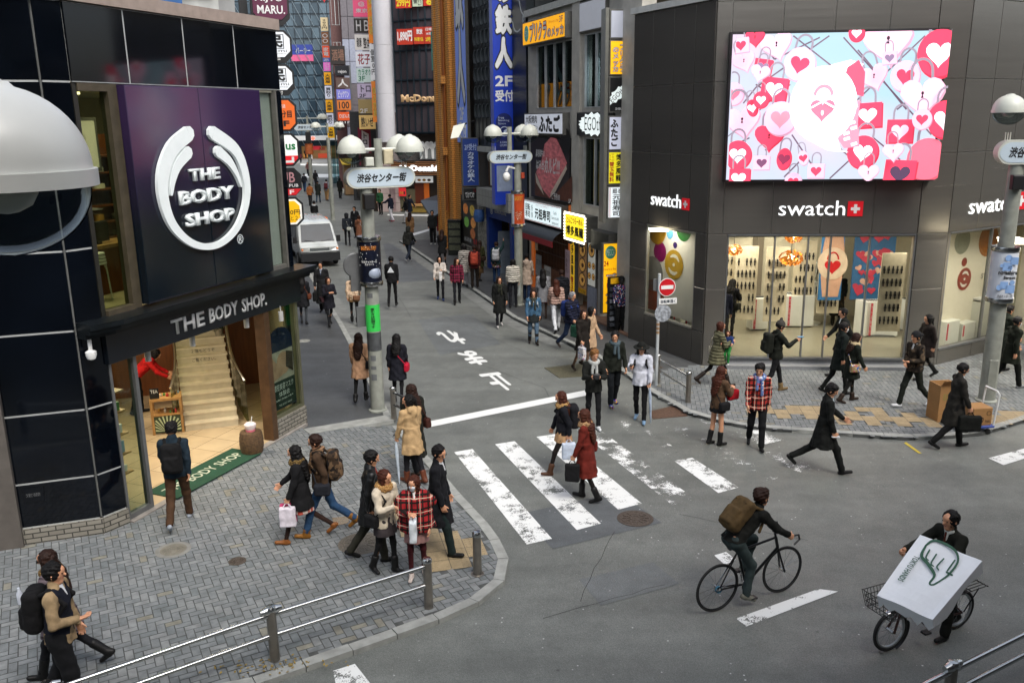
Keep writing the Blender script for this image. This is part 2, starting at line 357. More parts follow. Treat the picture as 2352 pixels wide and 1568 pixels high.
# blister tiles, pale ochre, laid in squares
M_TAC=mat('#8f7f62',.7,var=.2,vscale=4,bump=.5,bscale=120)
def tactile(cells,fr):
    b=MB()
    for a,z in cells:
        b.add([fr.p(a*.3+.004,WZ+.009,z*.3+.004),fr.p(a*.3+.296,WZ+.009,z*.3+.004),fr.p(a*.3+.296,WZ+.009,z*.3+.296),fr.p(a*.3+.004,WZ+.009,z*.3+.296)],[(0,1,2,3)])
        for i in range(4):
            for j in range(4):
                p=fr.p(a*.3+.045+i*.07,WZ+.009,z*.3+.045+j*.07); b.lathe(p,[(.02,0),(.013,.005),(0,.006)],6)
    return tag(b.build('tactile_paving',M_TAC),kind='structure')
pA=g(985,1300); pB=g(1062,1290); uL=(pB-pA); frL=Flat((pA.x,pA.y,0),(uL.x,uL.y))
cellsL=[(a,z) for a in range(2) for z in range(-1,3)]+[(2,z) for z in range(0,2)]+[(a,z) for a in range(-1,1) for z in range(3,8)]+[(-2,5),(-2,6),(-2,7)]
tactile(cellsL,frL)
pA=g(1720,965); frR=Flat((pA.x,pA.y,0),(.99,-.12))
cellsR=[]
for k in range(22):
    zz=-1 if 5<k<15 else (0 if k<18 else 1)
    for q in range(2):cellsR.append((k,zz+q+(k % 2 if k<14 else 0)))
cellsR+=[(4,2),(8,2),(9,2)]
tactile(cellsR,frR)
def cellpoly(fr,cells): return [[tuple(fr.p(a*.3+i,0,z*.3+j)[:2]) for i,j in ((0,0),(.3,0),(.3,.3),(0,.3))] for a,z in cells]
pavers(plazaL,R(28),'paving_bricks',cellpoly(frL,cellsL)); pavers(plazaR,R(-8),'paving_bricks',cellpoly(frR,cellsR))
# asphalt footways along the shopping street
kR=G2((1440,866),(1372,826),(1300,790),(1180,735),(1080,665),(1000,612),(940,570),(917,557))
fw=kR+[(-4.2,47.5),(-2.5,44.5),(4.0,25),(5.1,21.9)]
b=MB(); b.poly(fw,-.05,WZ+.004); tag(b.build('footway',M_WALK),kind='structure'); kerb(kR,-.15,WZ+.04)
kL=[tuple(g(*p)[:2]) for p in ((900,962),(838,838),(786,742),(752,690),(712,625))]+[(-11.6,45),(-16.6,60),(-30,97),(-36,112)]
fl=[tuple(g(700,989)[:2])]+[tuple(g(900,962)[:2])]+kL[1:]+[(-40,112),(-20.5,60),(-13.2,41),(-4.6,17.8)]
b=MB(); b.poly(fl,-.05,.03); tag(b.build('footway',M_WALK),kind='structure'); kerb(kL,.15,.045)
b=MB(); b.poly(G2((697,992),(712,1003),(905,972),(900,958)),0,WZ+.016); tag(b.build('kerb',M_KERB),kind='structure')
kF=G2((985,486),(880,466),(800,430),(770,408)); b=MB(); b.poly(kF+[(-19,112),(-3,66)],-.05,WZ); tag(b.build('footway',M_WALK),kind='structure'); kerb(list(reversed(kF)),.2,WZ+.04)
fbk=G2((640,385),(800,388)); b=MB(); b.poly([(-60,137),(30,132),(30,170),(-60,175)],-.05,.12); tag(b.build('pavement',mat('#8f8e8a',.8)),kind='structure')
# concrete gutters and iron covers in the roadway
def strip(pts,m,name,z=.004):
    b=MB(); b.add([(p[0],p[1],z) for p in pts],[tuple(range(len(pts)))]); return tag(b.build(name,m),kind='structure')
M_CONC=mat('#6f716e',.8,var=.25,vscale=3,bump=.3)
def band(pts,w,m,name,z=.003):
    q=offset(pts,w); b=MB()
    for i in range(len(pts)-1):b.add([(*pts[i],z),(*pts[i+1],z),(*q[i+1],z),(*q[i],z)],[(0,1,2,3)])
    return tag(b.build(name,m),kind='structure')
band(kR[2:],.5,M_CONC,'gutter'); band(kL,-.45,M_CONC,'gutter'); band(list(reversed(edgeL[3:])),.35,M_CONC,'gutter',.0035)
M_PATCH=asphalt('#575b5d',1.2); M_PATCH2=asphalt('#626666',.9); M_CRACK=mat('#232526',.8)
for q,m in ((((960,735),(1085,720),(1150,790),(1010,815)),M_PATCH2),(((1190,1180),(1420,1130),(1520,1200),(1270,1260)),M_PATCH),(((880,560),(990,555),(1040,640),(900,650)),M_PATCH),(((1330,1330),(1500,1290),(1560,1340),(1380,1390)),M_PATCH2)):strip(G2(*q),m,'road_patch',.0015)
def crack(pts,w=.007):
    P=[Vector(tuple(g(*p)[:2])) for p in pts]; Q=[]
    for i in range(len(P)-1):
        for k in range(8):q=P[i].lerp(P[i+1],k/8); Q.append(q+Vector((rnd.uniform(-.025,.025),rnd.uniform(-.025,.025))))
    band([tuple(q) for q in Q],w,M_CRACK,'road_joint',.0028)
for pts in (((1040,815),(1250,890),(1300,980)),((960,700),(1300,850)),((1250,1420),(1560,1330)),((870,600),(960,760)),((1560,1180),(1900,1250)),((1330,1380),(1420,1200))):crack(pts)
# ---- white road marks
M_ZEB=wornpaint('#d6d8d6',.465,2.4); M_ZEB2=wornpaint('#d6d8d6',.555,2.2); M_ZEB3=wornpaint('#d6d8d6',.62,2.0); M_LINE=wornpaint('#d3d5d3',.36)
Zs=[((1043,1038),(1085,1031),(1268,1237),(1210,1250),0),((1137,1020),(1182,1013),(1380,1202),(1325,1217),0),((1232,1003),(1280,996),(1474,1156),(1420,1170),0),
      ((1322,985),(1365,978),(1597,1146),(1545,1160),1),((1412,968),(1452,962),(1560,1035),(1520,1048),2),((1548,1058),(1590,1051),(1697,1119),(1650,1132),0),
      ((1505,968),(1545,962),(1790,1098),(1735,1108),2),((1600,962),(1640,958),(1880,1078),(1835,1086),2),((1695,1000),(1735,984),(1800,1010),(1750,1022),1)]
for a,b_,c_,d_,k in Zs:strip(G2(a,b_,c_,d_),(M_ZEB,M_ZEB2,M_ZEB3)[k],'road_marking')
strip(G2((983,968),(1345,896),(1348,908),(990,980)),M_LINE,'road_marking')
for q,m in ((((1690,1420),(1880,1352),(1925,1358),(1715,1438)),M_ZEB),(((1640,1275),(1668,1267),(1690,1285),(1665,1297)),M_ZEB),(((2270,1052),(2352,1030),(2420,1032),(2305,1068)),M_ZEB),
             (((765,1540),(815,1524),(850,1568),(775,1590)),M_ZEB),(((890,492),(1000,494),(1000,497),(890,495)),M_LINE),(((935,540),(1005,520),(1005,524),(938,545)),M_LINE),(((940,560),(1005,548),(1005,551),(943,565)),M_LINE),
             (((700,400),(790,400),(800,408),(690,408)),M_LINE),(((690,376),(800,377),(800,381),(690,380)),M_LINE)):
    strip(G2(*q),m,'road_marking',.0045)
strip(G2((2076,1017),(2081,1015),(2117,1041),(2110,1041)),mat('#b5a02e',.6),'road_marking')
frT=Flat((0,0,0),-D)
frT.u=-frT.u.cross(UP)
frT=Flat((0,0,0),(-.938,-.347))              # read by drivers coming down the street towards us
def road_glyph(ch,c0,c1,c2,c3):
    pts=[g(*c) for c in (c0,c1,c2,c3)]; cen=sum(pts,Vector())/4
    A=[(p-cen).dot(frT.u) for p in pts]; Z=[(p-cen).dot(frT.w) for p in pts]
    fr=Flat((cen.x,cen.y,0),frT.u); txt(fr,min(A)*.8,max(A)*.8,min(Z)*.92,max(Z)*.92,.005,ch,M_LINE,None,bold=.034,name='road_marking')
road_glyph('れ',(997,762),(1045,756),(1075,790),(1030,795)); road_glyph('ま',(1045,812),(1090,802),(1126,835),(1080,842)); road_glyph('止',(1103,865),(1150,852),(1184,896),(1140,900))
# ---- iron covers
M_IRON=mat('#4d443c',.6,.3,var=.3,vscale=30,bump=.6,bscale=60); M_RING=mat('#76756f',.8,var=.2)
def cover(px,py,r_,label,z=WZ+.006,ring=True,m=M_IRON):
    p=g(px,py,z); t=thing('manhole_cover',label,'manhole cover','iron covers set in the ground',(p.x,p.y,z)); 
    b=MB(); b.lathe((0,0,0),[(r_,0),(r_,.004),(0,.004)],28)
    for k in range(1,4):b.lathe((0,0,.004),[(r_*k/4+.012,0),(r_*k/4,.005),(r_*k/4-.012,0)],28)
    for k in range(12):a=k*math.pi/6; b.tube([(math.cos(a)*r_*.3,math.sin(a)*r_*.3,.005),(math.cos(a)*r_*.72,math.sin(a)*r_*.72,.005)],.008,4)
    b.build('lid',m,t,True)
    if ring:b=MB(); b.lathe((0,0,0),[(r_*1.32,0),(r_*1.32,.003),(r_*1.02,.004),(r_*1.0,.007),(r_*.97,.004)],28); b.build('collar',M_RING,t,True)
cover(398,1262,.2,'round pale iron cover with inset ring near the cosmetics shop corner',m=mat('#716d62',.7,.2,var=.2,bump=.4))
cover(545,1288,.13,'small rusty round iron cover in the brick paving',ring=False)
cover(830,1247,.36,'large patterned round iron cover under the walking couple',ring=False,m=mat('#6a645a',.55,.4,var=.3,vscale=40,bump=.8,bscale=50))
cover(1459,1190,.3,'dark round iron cover in the asphalt beside the zebra stripes',.004,False)
cover(697,783,.2,'round light cover in the footway beside the shop edge',.034,False,mat('#8a8a84',.7))
cover(1943,966,.16,'small round iron cover among the ochre tactile tiles',ring=False)
cover(1510,843,.15,'ring shaped iron cover on the footway behind the guard rail',WZ+.006,False)
for q,lab in ((((1250,845),(1335,835),(1370,862),(1285,868)),'ribbed steel grate plate on the carriageway edge'),(((1490,945),(1555,930),(1580,955),(1500,962)),'rusty brown steel plate beside the kerb')):
    P=[g(*c) for c in q]; t=thing('steel_plate',lab,'road plate'); b=MB(); b.add([(p.x,p.y,.008) for p in P]+[(p.x,p.y,-.01) for p in P],[(0,1,2,3),(0,4,5,1),(1,5,6,2),(2,6,7,3),(3,7,4,0)]); b.build('plate',mat('#5d5a48' if 'grate' in lab else '#5b4436',.6,.4,var=.3,vscale=20,bump=.6,bscale=90),t)
P=[g(*c,WZ+.012) for c in ((762,1188),(805,1184),(800,1200),(768,1208))]; b=MB(); b.add([tuple(p) for p in P],[(0,1,2,3)]); tag(b.build('metal_plate',mat('#b59b78',.25,1,var=.2)),'small shiny square metal plate set in the brick paving','road plate')
# ================================================================ LEFT: THE COSMETICS SHOP
def stroke(b,fr,pts,ws,d0,d1,n=8):           # a brush stroke of changing width on a wall, rounded at both ends
    P=[]; W_=[]
    m=len(pts)
    for i in range(m-1):
        p0,p1,p2,p3=(Vector(pts[max(i-1,0)]),Vector(pts[i]),Vector(pts[i+1]),Vector(pts[min(i+2,m-1)]))
        for k in range(n+(i==m-2)):
            t=k/n; P.append(.5*((2*p1)+(p2-p0)*t+(2*p0-5*p1+4*p2-p3)*t*t+(3*p1-p0-3*p2+p3)*t ** 3)); W_.append(ws[i]+(ws[i+1]-ws[i])*t)
    Lf,Rt=[],[]
    for i,p in enumerate(P):
        t=(P[min(i+1,len(P)-1)]-P[max(i-1,0)]).normalized(); nn=Vector((-t.y,t.x)); Lf.append(p+nn*W_[i]/2); Rt.append(p-nn*W_[i]/2)
    def cap(c,t,r_): 
        a=math.atan2(t.y,t.x); return [c+Vector((math.cos(a+q),math.sin(a+q)))*r_ for q in (-1.55,-.78,0,.78,1.55)]
    out=Lf[:1] and ([*Rt]+cap(P[-1],(P[-1]-P[-2]).normalized(),W_[-1]/2)+Lf[::-1]+cap(P[0],(P[0]-P[1]).normalized(),W_[0]/2))
    k=len(Lf); vs=[]; fs=[]
    for d in (d0,d1):
        vs+=[fr.p(p.x,d,p.y) for p in Lf]+[fr.p(p.x,d,p.y) for p in Rt]
    c0=cap(P[0],(P[0]-P[1]).normalized(),W_[0]/2); c1=cap(P[-1],(P[-1]-P[-2]).normalized(),W_[-1]/2)
    for i in range(k-1):
        fs+=[(2*k+i,2*k+k+i,2*k+k+i+1,2*k+i+1),(i,i+1,2*k+i+1,2*k+i),(k+i,3*k+i,3*k+i+1,k+i+1)]
    b.add(vs,fs)
    for c_,pts_ in ((P[0],c0),(P[-1],c1)):
        b.add([fr.p(c_.x,d1,c_.y)]+[fr.p(q.x,d1,q.y) for q in pts_]+[fr.p(q.x,d0,q.y) for q in pts_],[(0,i,i+1) for i in range(1,5)]+[(i,i+5,i+6,i+1) for i in range(1,5)])
    return b
def Z(ox,oy,sc): return lambda x,y:((ox+x/sc)/1.06293,(oy+y/sc)/1.06293)
WB=Fr((-6.33,13.12),(.359,.933)); WC=Fr((-6.57,12.76),(.24,.36)); WA=Fr((-7.61,12.41),(.948,.319))
WSd=Fr(WB.p(5.05,0,0),(-.36,.933)); LA,LC=1.10,.433
M_NAVY=mat('#05080e',.06,var=.5,vscale=.8,spec=.42); M_JOINT=mat('#9a9d9c',.6); M_NAVYS=mat('#0a1017',.35,var=.3)
M_GREY2=mat('#5d5c57',.6,.2,var=.2); M_CREAM=mat('#b6ad94',.7,var=.06); M_WOOD=mat('#6d3d1b',.45,var=.25,vscale=3,stretch=(6,6,.6)); M_LWOOD=mat('#a9804c',.45,var=.2,vscale=3,stretch=(5,5,.7))
shop=thing('shop_building','corner shop clad in glossy black glass panels with pale joints','building',None,(-6.3,14,0))
shop.location=(0,0,0)
JZ=[.33,1.05,2.14,3.38,4.58,6.98,8.08]
def panels(b,fr,cuts,zs,d=.03,gp=.014):
    for i in range(len(cuts)-1):
        for k in range(len(zs)-1):b.cham(fr,cuts[i]+gp,cuts[i+1]-gp,0,d,zs[k]+gp,zs[k+1]-gp,.004)
b=MB(); panels(b,WA,[-1.6,-.3,LA-.0],JZ); panels(b,WC,[0,LC-.0],JZ); panels(b,WB,[0,1.13,2.43,3.75,5.05],[6.98,8.08])
b.fbox(WB,4.86,5.05,0,.03,3.5,6.96); b.build('wall',M_NAVY,shop)
b=MB(); b.fbox(WA,-1.6,LA-.03,-.3,.025,.3,8.08); b.fbox(WC,.02,LC-.02,-.3,.025,.3,8.08); b.fbox(WB,.02,5.03,-.3,.025,6.98,8.08); b.build('joint_backing',M_JOINT,shop)
b=MB(); ends=[WA.p(-1.6,.06,0),WA.p(LA,.08,0),WB.p(0,.09,0),WB.p(5.08,.09,0)]
back=[WB.p(5.08,-.3,0),WB.p(0,-.35,0),WA.p(LA,-.4,0),WA.p(-1.6,-.4,0)]
b.poly([tuple(p)[:2] for p in ends+back],8.09,8.29); cop=b.build('coping',mat('#8d7f76',.7,var=.15),shop)
b=MB(); b.poly([tuple(p)[:2] for p in [WA.p(-1.6,-.4,0),WA.p(LA,-.4,0),WB.p(0,-.36,0),WB.p(5.05,-.31,0),WSd.p(3.6,-.01,0),WSd.p(3.6,-5.2,0),WB.p(-3,-6,0)]],7.6,8.0); b.build('roof',mat('#6c6c6a',.8),shop)
# street side wall and back walls (hollow storeys behind)
b=MB(); b.fbox(WSd,.02,3.6,-.2,0,.0,2.7); b.fbox(WSd,.02,3.6,-.2,0,3.5,8.08); b.build('side_wall',M_NAVYS,shop)
# floors: ground floor slab, first floor slab, ceilings
FL=[tuple(p)[:2] for p in [WC.p(.1,-.1,0),WB.p(0,-.02,0),WB.p(5.0,-.02,0),WSd.p(3.6,-.2,0),WSd.p(3.6,-5.2,0),WB.p(-1.5,-5.6,0)]]
def slab(name,z0,z1,m,poly=FL):b=MB(); b.poly(poly,z0,z1); return b.build(name,m,shop,uvfr=WB)
slab('floor',-.02,.085,tilemat('#c9b38f','#c2ab86',.6,.6,'#8f7f64',.008,.25,0)); slab('ceiling',2.95,3.2,mat('#c8bfa6',.7)); slab('upper_floor',3.36,3.5,mat('#9c8f70',.5)); slab('upper_ceiling',6.93,7.0,mat('#c2bea8',.7))
b=MB(); b.fbox(WSd,3.4,3.58,-5.2,-.2,.08,2.95); b.build('back_wall',M_WOOD,shop); b=MB(); b.fbox(WSd,.25,3.4,-.26,-.205,.09,2.95); b.build('side_lining',mat('#cdbf9e',.6,var=.05),shop)
b=MB(); b.fbox(WSd,3.4,3.58,-5.2,-.2,3.5,6.93); b.fbox(WB,4.2,4.83,-.5,-.3,3.5,6.9); b.build('back_wall',M_CREAM,shop)
b=MB(); b.fbox(WB,-2.0,-1.85,-5.2,-2.7,.08,6.93); b.build('partition',M_CREAM,shop)
# brick plinth
M_PLB=tilemat('#8f8b80','#7c786e',.22,.08,'#3f3d38',.01,.8)
b=MB(); b.fbox(WA,-1.2,LA+.02,-.1,.06,0,.32); b.fbox(WC,0,LC,-.1,.06,0,.32); b.build('plinth',M_PLB,shop,uvfr=WA)
b=MB(); b.fbox(WB,4.02,5.08,-.15,.06,0,.46); b.build('plinth',M_PLB,shop,uvfr=WB)
# ledge between storeys and the sign band under it
b=MB()
for z0,z1,d in ((3.42,3.5,.42),(3.34,3.42,.36),(3.26,3.34,.24)):
    b.poly([tuple(p)[:2] for p in [WC.p(.0,.02,0),WC.p(.0,d,0),WB.p(0,d+.02,0),WB.p(5.3,d,0),WB.p(5.3,-.05,0),WB.p(0,-.05,0)]],z0,z1)
b.build('ledge',mat('#14191c',.28,.3,var=.3),shop)
box('sign_band',WB,-.06,5.12,-.1,.1,2.76,3.27,M_NAVYS,shop,.006)
st=thing('shop_lettering','white raised letters THE BODY SHOP on the band over the entrance','sign'); f_=WB.at(0,.1)
txt(f_,1.33,2.15,2.9,3.16,.0,'THE',M_WHITE,st,.02,.02); txt(f_,2.28,3.08,2.9,3.17,.0,'BODY',M_WHITE,st,.02,.02); txt(f_,3.2,3.95,2.9,3.16,.0,'SHOP.',M_WHITE,st,.02,.02)
# tall windows beside the big board
M_FRD=mat('#2a2a25',.4,.3); M_FRB=mat('#4b4436',.45,.3,var=.2)
wn=box('window_frame',WB,.02,.1,-.12,.0,3.5,6.97,M_FRD,shop); b=MB(); b.fbox(WB,.66,.84,-.15,.02,3.5,6.97); b.fbox(WB,.1,.66,-.12,.02,6.86,6.97); b.fbox(WB,.1,.66,-.12,.06,3.5,3.58); b.build('window_frame',M_FRB,shop)
box('window_pane',WB,.1,.66,-.08,-.07,3.58,6.86,glassmat('#cfd6c4'),shop)
b=MB(); b.fbox(WB,4.24,4.28,-.12,.03,3.5,6.95); b.fbox(WB,4.82,4.87,-.12,.05,3.5,6.97); b.fbox(WB,4.28,4.82,-.12,.03,3.5,3.58); b.build('window_frame',M_GREY2,shop); box('window_blind',WB,4.28,4.82,-.1,-.09,3.58,6.95,mat('#b9bdb6',.6,var=.03),shop)
box('window_pane',WB,4.28,4.82,-.05,-.045,3.58,6.95,glassmat('#e4e8e6'),shop)
# the big board with the emblem
brd=thing('sign_board','tall purple and navy sign board with white ring emblem THE BODY SHOP','sign'); FB=WB.at(0,.16)
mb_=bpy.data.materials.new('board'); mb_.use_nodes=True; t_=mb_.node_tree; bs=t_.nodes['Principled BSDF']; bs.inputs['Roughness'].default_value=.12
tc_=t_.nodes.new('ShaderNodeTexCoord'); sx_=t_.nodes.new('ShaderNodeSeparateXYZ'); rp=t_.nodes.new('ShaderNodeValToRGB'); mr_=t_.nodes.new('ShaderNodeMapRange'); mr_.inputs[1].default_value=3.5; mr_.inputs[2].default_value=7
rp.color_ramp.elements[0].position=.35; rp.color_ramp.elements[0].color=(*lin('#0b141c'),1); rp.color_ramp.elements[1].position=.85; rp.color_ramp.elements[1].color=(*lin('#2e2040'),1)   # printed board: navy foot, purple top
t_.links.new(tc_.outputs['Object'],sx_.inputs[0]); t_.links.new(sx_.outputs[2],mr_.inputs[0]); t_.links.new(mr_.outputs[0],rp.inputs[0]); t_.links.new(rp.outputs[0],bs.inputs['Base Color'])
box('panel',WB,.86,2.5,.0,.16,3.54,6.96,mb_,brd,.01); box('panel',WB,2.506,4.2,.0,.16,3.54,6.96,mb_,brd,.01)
z1=Z(0,180,2.904); H= lambda x,y:FB.hit(*z1(x,y))
Mw=mat('#cfd6d6',.35,var=.03,emit=.10)
k_=.0036
b=MB(); stroke(b,FB,[H(1318,425),H(1205,530),H(1140,700),H(1140,880),H(1200,1060),H(1310,1180),H(1435,1225),H(1560,1195),H(1670,1080),H(1730,900),H(1722,720),H(1650,540),H(1490,420)],[.25,.26,.25,.21,.17,.13,.11,.11,.13,.15,.19,.22,.24],.01,.07); b.build('emblem_ring',Mw,brd)
b=MB(); stroke(b,FB,[H(1312,560),H(1240,650),H(1205,760),H(1195,855)],[.21,.17,.11,.05],.01,.07); b.build('emblem_leaf',Mw,brd)
b=MB(); stroke(b,FB,[H(1530,552),H(1605,620),H(1660,710),H(1690,795)],[.2,.16,.1,.05],.01,.07); b.build('emblem_leaf',Mw,brd)
for s,(xa,ya),(xb,yb) in (('THE',(1335,765),(1540,660)),('BODY',(1265,935),(1640,790)),('SHOP',(1310,1090),(1645,945))):
    a0,q0=H(xa,ya); a1,q1=H(xb,yb); txt(FB,a0,a1,q0,q1-.0,.01,s,Mw,brd,.035,.05)
a0,q0=H(1702,1172); txt(FB,a0-.09,a0+.09,q0-.09,q0+.09,.005,'®',Mw,brd,.0)
# entrance: posts, glass, doorway, posters
M_BRZ=mat('#5d4632',.4,.6,var=.2)
b=MB(); b.fbox(WB,3.86,4.02,-.16,.08,0,2.76); b.build('door_post',M_BRZ,shop)
b=MB(); b.fbox(WB,.0,.05,-.1,.02,.09,2.76); b.fbox(WB,.5,.57,-.1,.02,.09,2.76); b.fbox(WB,.05,.5,-.1,.02,.09,.17); b.build('door_frame',M_GREYM,shop); box('door_pane',WB,.05,.5,-.05,-.04,.17,2.76,glassmat('#d9e2da'),shop)
b=MB(); b.fbox(WB,4.98,5.06,-.12,.03,.46,2.76); b.fbox(WB,4.02,4.98,-.12,.03,.46,.53); b.build('window_frame',mat('#6a6a55',.4,.5),shop); box('window_pane',WB,4.03,4.98,-.02,-.012,.53,2.76,glassmat('#dfe6e0'),shop)
b=MB(); b.fbox(WB,0,5.0,-.02,.12,0,.088); b.build('threshold',mat('#85807a',.7,var=.2),shop)
po=thing('shop_poster','window poster of a sleeping face with white writing on dark green','poster'); FP_=WB.at(0,-.06)
b=MB(); pts=[(4.1,.6),(4.92,.6),(4.92,1.95)]+[(4.51+.41*math.cos(a),1.95+.36*math.sin(a)) for a in [i*math.pi/12 for i in range(1,12)]]+[(4.1,1.95)]
b.fpoly(FP_,pts,-.02,0); b.build('sheet',mat('#18233f',.4),po); box('photo',FP_,4.12,4.9,.001,.004,1.2,1.82,mat('#a99f93',.5,var=.25,vscale=5),po)
b=MB(); b.fpoly(FP_,[(4.5+.22*math.cos(a)+.05,1.55+.24*math.sin(a)) for a in [i*math.pi/10 for i in range(20)]],.004,.012); b.fpoly(FP_,[(4.14,1.22),(4.5,1.3),(4.6,1.5),(4.3,1.6),(4.14,1.8)],.004,.01); b.build('face_print',mat('#b58d74',.6,var=.15),po)
b=MB(); b.fpoly(FP_,[(4.62,1.45),(4.86,1.3),(4.88,1.72),(4.66,1.78)],.012,.016); b.build('hair_print',mat('#3a2c20',.8),po)
box('text_panel',FP_,4.12,4.9,.001,.005,.62,1.2,mat('#12281f',.4),po)
txt(FP_,4.17,4.84,1.0,1.14,.007,'濃密美容マスク',M_WHITE,po,.0); txt(FP_,4.33,4.7,.86,.97,.007,'体験会',M_WHITE,po); txt(FP_,4.2,4.8,.78,.82,.007,'実施中',M_WHITE,po); txt(FP_,4.3,4.75,.66,.7,.007,'THE BODY SHOP',M_WHITE,po)
# stairs inside
pl,pr=g(427,990,.085),g(553,1019,.085); FS_=Fr(pl,(.946,.324)); wS=(pr-pl).dot(FS_.u); rise,run=.155,.205
st_=thing('staircase','pale stone stairs with curved glass balustrades inside the lit shop','staircase'); b=MB(); b2=MB()
SH= lambda k:-.12*math.sin(k/13*1.6)
for k in range(15):
    a0=SH(k); b.fbox(FS_,a0,a0+wS*(1-.002*k),-k*run-.9,-k*run,k*rise,(k+1)*rise-.03); b2.fbox(FS_,a0-.01,a0+wS+.01,-(k+1)*run-.02,-k*run+.012,(k+1)*rise-.03,(k+1)*rise)
b.build('risers',mat('#b8ad94',.5,var=.08),st_); b2.build('treads',mat('#cbbf a4'.replace(' ',''),.35,var=.1),st_)
for sgn,n_ in ((0,0),(1,1)):
    b=MB(); r_=MB(); P=[]
    for k in range(15):
        a=SH(k)+(wS if sgn else 0)+(-.03 if not sgn else .03)+(-.18 if not sgn else .18)*max(0,1-k/4) ** 2; P.append(FS_.p(a,-k*run,k*rise))
    for i in range(14):
        p,q=P[i],P[i+1]; n2=FS_.u*.012; b.hexa([p,p+n2,q+n2,q,p+UP*.95,p+n2+UP*.95,q+n2+UP*.95,q+UP*.95])
    b.build('glass_balustrade',glassmat('#c6cdb4',gain=1.3),st_); r_.tube([p+UP*.97 for p in P],.028,8); r_.build('handrail',M_CHROME,st_,True)
FT=FS_
for s,k in (('２階もどうぞ',8),('ご覧ください。',7)):txt(FT,wS*.3+SH(k),wS*.3+SH(k)+.5,k*rise+.03,k*rise+.11,-k*run+.004,s,M_BLACK,st_,.0)
# door mat
q=[g(*c,.09) for c in ((533,1030),(595,1053),(397,1151),(334,1131))]; um=(q[0]-q[3]); fm=Flat((q[3].x,q[3].y,0),um); lm=um.length; wm=(q[2]-q[3]).dot(fm.w)
mt=thing('door_mat','dark green entrance mat with pale writing at the shop doorway','door mat'); b=MB(); b.fbox(fm,0,lm,.09,.103,min(0,wm),max(0,wm)); b.build('mat',mat('#103b26',.95,var=.15,bump=.5,bscale=200),mt)
txt(fm,lm*.06,lm*.94,wm*.62,wm*.3,.105,'THE BODY SHOP.',mat('#a8ad98',.9),mt,.01)
# counter table with a palm print front, bottles and cards
tp=g(368,985,.085); ft=Fr((tp.x,tp.y,.085),(.55,.83)); tb=thing('display_table','wooden display table with a green palm leaf print on its front','table')
ft=Fr(g(352,1000,.085),(FS_.u.x,FS_.u.y)); b=MB(); b.fbox(ft,0,.62,-.45,0,.72,.77); b.fbox(ft,0,.62,-.45,0,.4,.43); b.build('tabletop',M_LWOOD,tb)
for a,d in ((0,0),(.57,0),(0,-.4),(.57,-.4)):box('leg',ft,a,a+.05,d-.05,d,0,.72,M_LWOOD,tb)
box('panel',ft,.05,.57,-.03,-.015,.03,.4,mat('#31402a',.6),tb); b=MB()
for k in range(13):
    a=R(8+k*13.6); c=(.3,.04); b.fpoly(ft,[(c[0]+math.cos(a-.05)*.05,c[1]+.02),(min(.56,max(.06,c[0]+math.cos(a-.05)*.34)),min(.39,c[1]+math.sin(a-.05)*.36)),(min(.56,max(.06,c[0]+math.cos(a+.05)*.34)),min(.39,c[1]+math.sin(a+.05)*.36))],-.015,-.012)
b.build('palm_print',mat('#b9c7a2',.6),tb)
prod=[mat(h,.4) for h in ('#b98d3a','#c7c2b0','#4a7a3a','#a1342c','#d8d4c4','#35312c','#7f9aa8')]
def bottles(fr,a0,a1,d0,d1,z,n,group,lab,hs=(.05,.15)):
    for k in range(n):
        a=a0+(a1-a0)*(k+.5)/n+rnd.uniform(-.01,.01); d=rnd.uniform(d0,d1); h=rnd.uniform(*hs); r_=rnd.uniform(.016,.03); p=fr.p(a,d,z)
        b=MB(); b.lathe(p,[(r_*.9,0),(r_,.01),(r_,h*.65),(r_*.45,h*.75),(r_*.45,h),(0,h)],10); tag(b.build('bottle',prod[k % 7],None,True),lab,'bottle',group)
bottles(ft,.12,.6,-.4,-.1,.77,7,'bottles on the display table','small cosmetics bottle on the wooden display table'); bottles(ft,.1,.55,-.3,-.05,.43,4,'jars on the lower table shelf','wide jar on the lower shelf of the display table',(.06,.1))
cd_=thing('price_card','black upright price card on the front of the display table','card'); box('card',ft,.02,.2,-.05,-.03,.78,1.0,M_BLACK,cd_); txt(ft,.04,.18,.9,.97,-.028,'TEA',M_WHITE,cd_)
# shelves on the left, product boxes
sf=thing('product_shelf','low lit shelf of green and gold gift boxes behind the glass by the door','shelf'); fs=Fr(WB.p(-.25,-.5,.085),(WB.u.x,WB.u.y))
for k,z in enumerate((.5,.85,1.2,1.6,1.95)):box('shelf_board',fs,-.1,1.0,-.5,-.02,z,z+.03,M_LWOOD,sf)
box('shelf_back',fs,-.1,1.0,-.54,-.5,.1,2.2,M_CREAM,sf)
for z in (.53,.88,1.23,1.63):
    for k in range(6):
        a=-.05+k*.17; h=rnd.uniform(.1,.24); tag(box('gift_box',fs,a,a+.13,-.4,-.08,z,z+h,prod[rnd.randrange(7)],None,.004),'small gift box standing on the lit shelf behind the glass','box','gift boxes on the shop shelf')
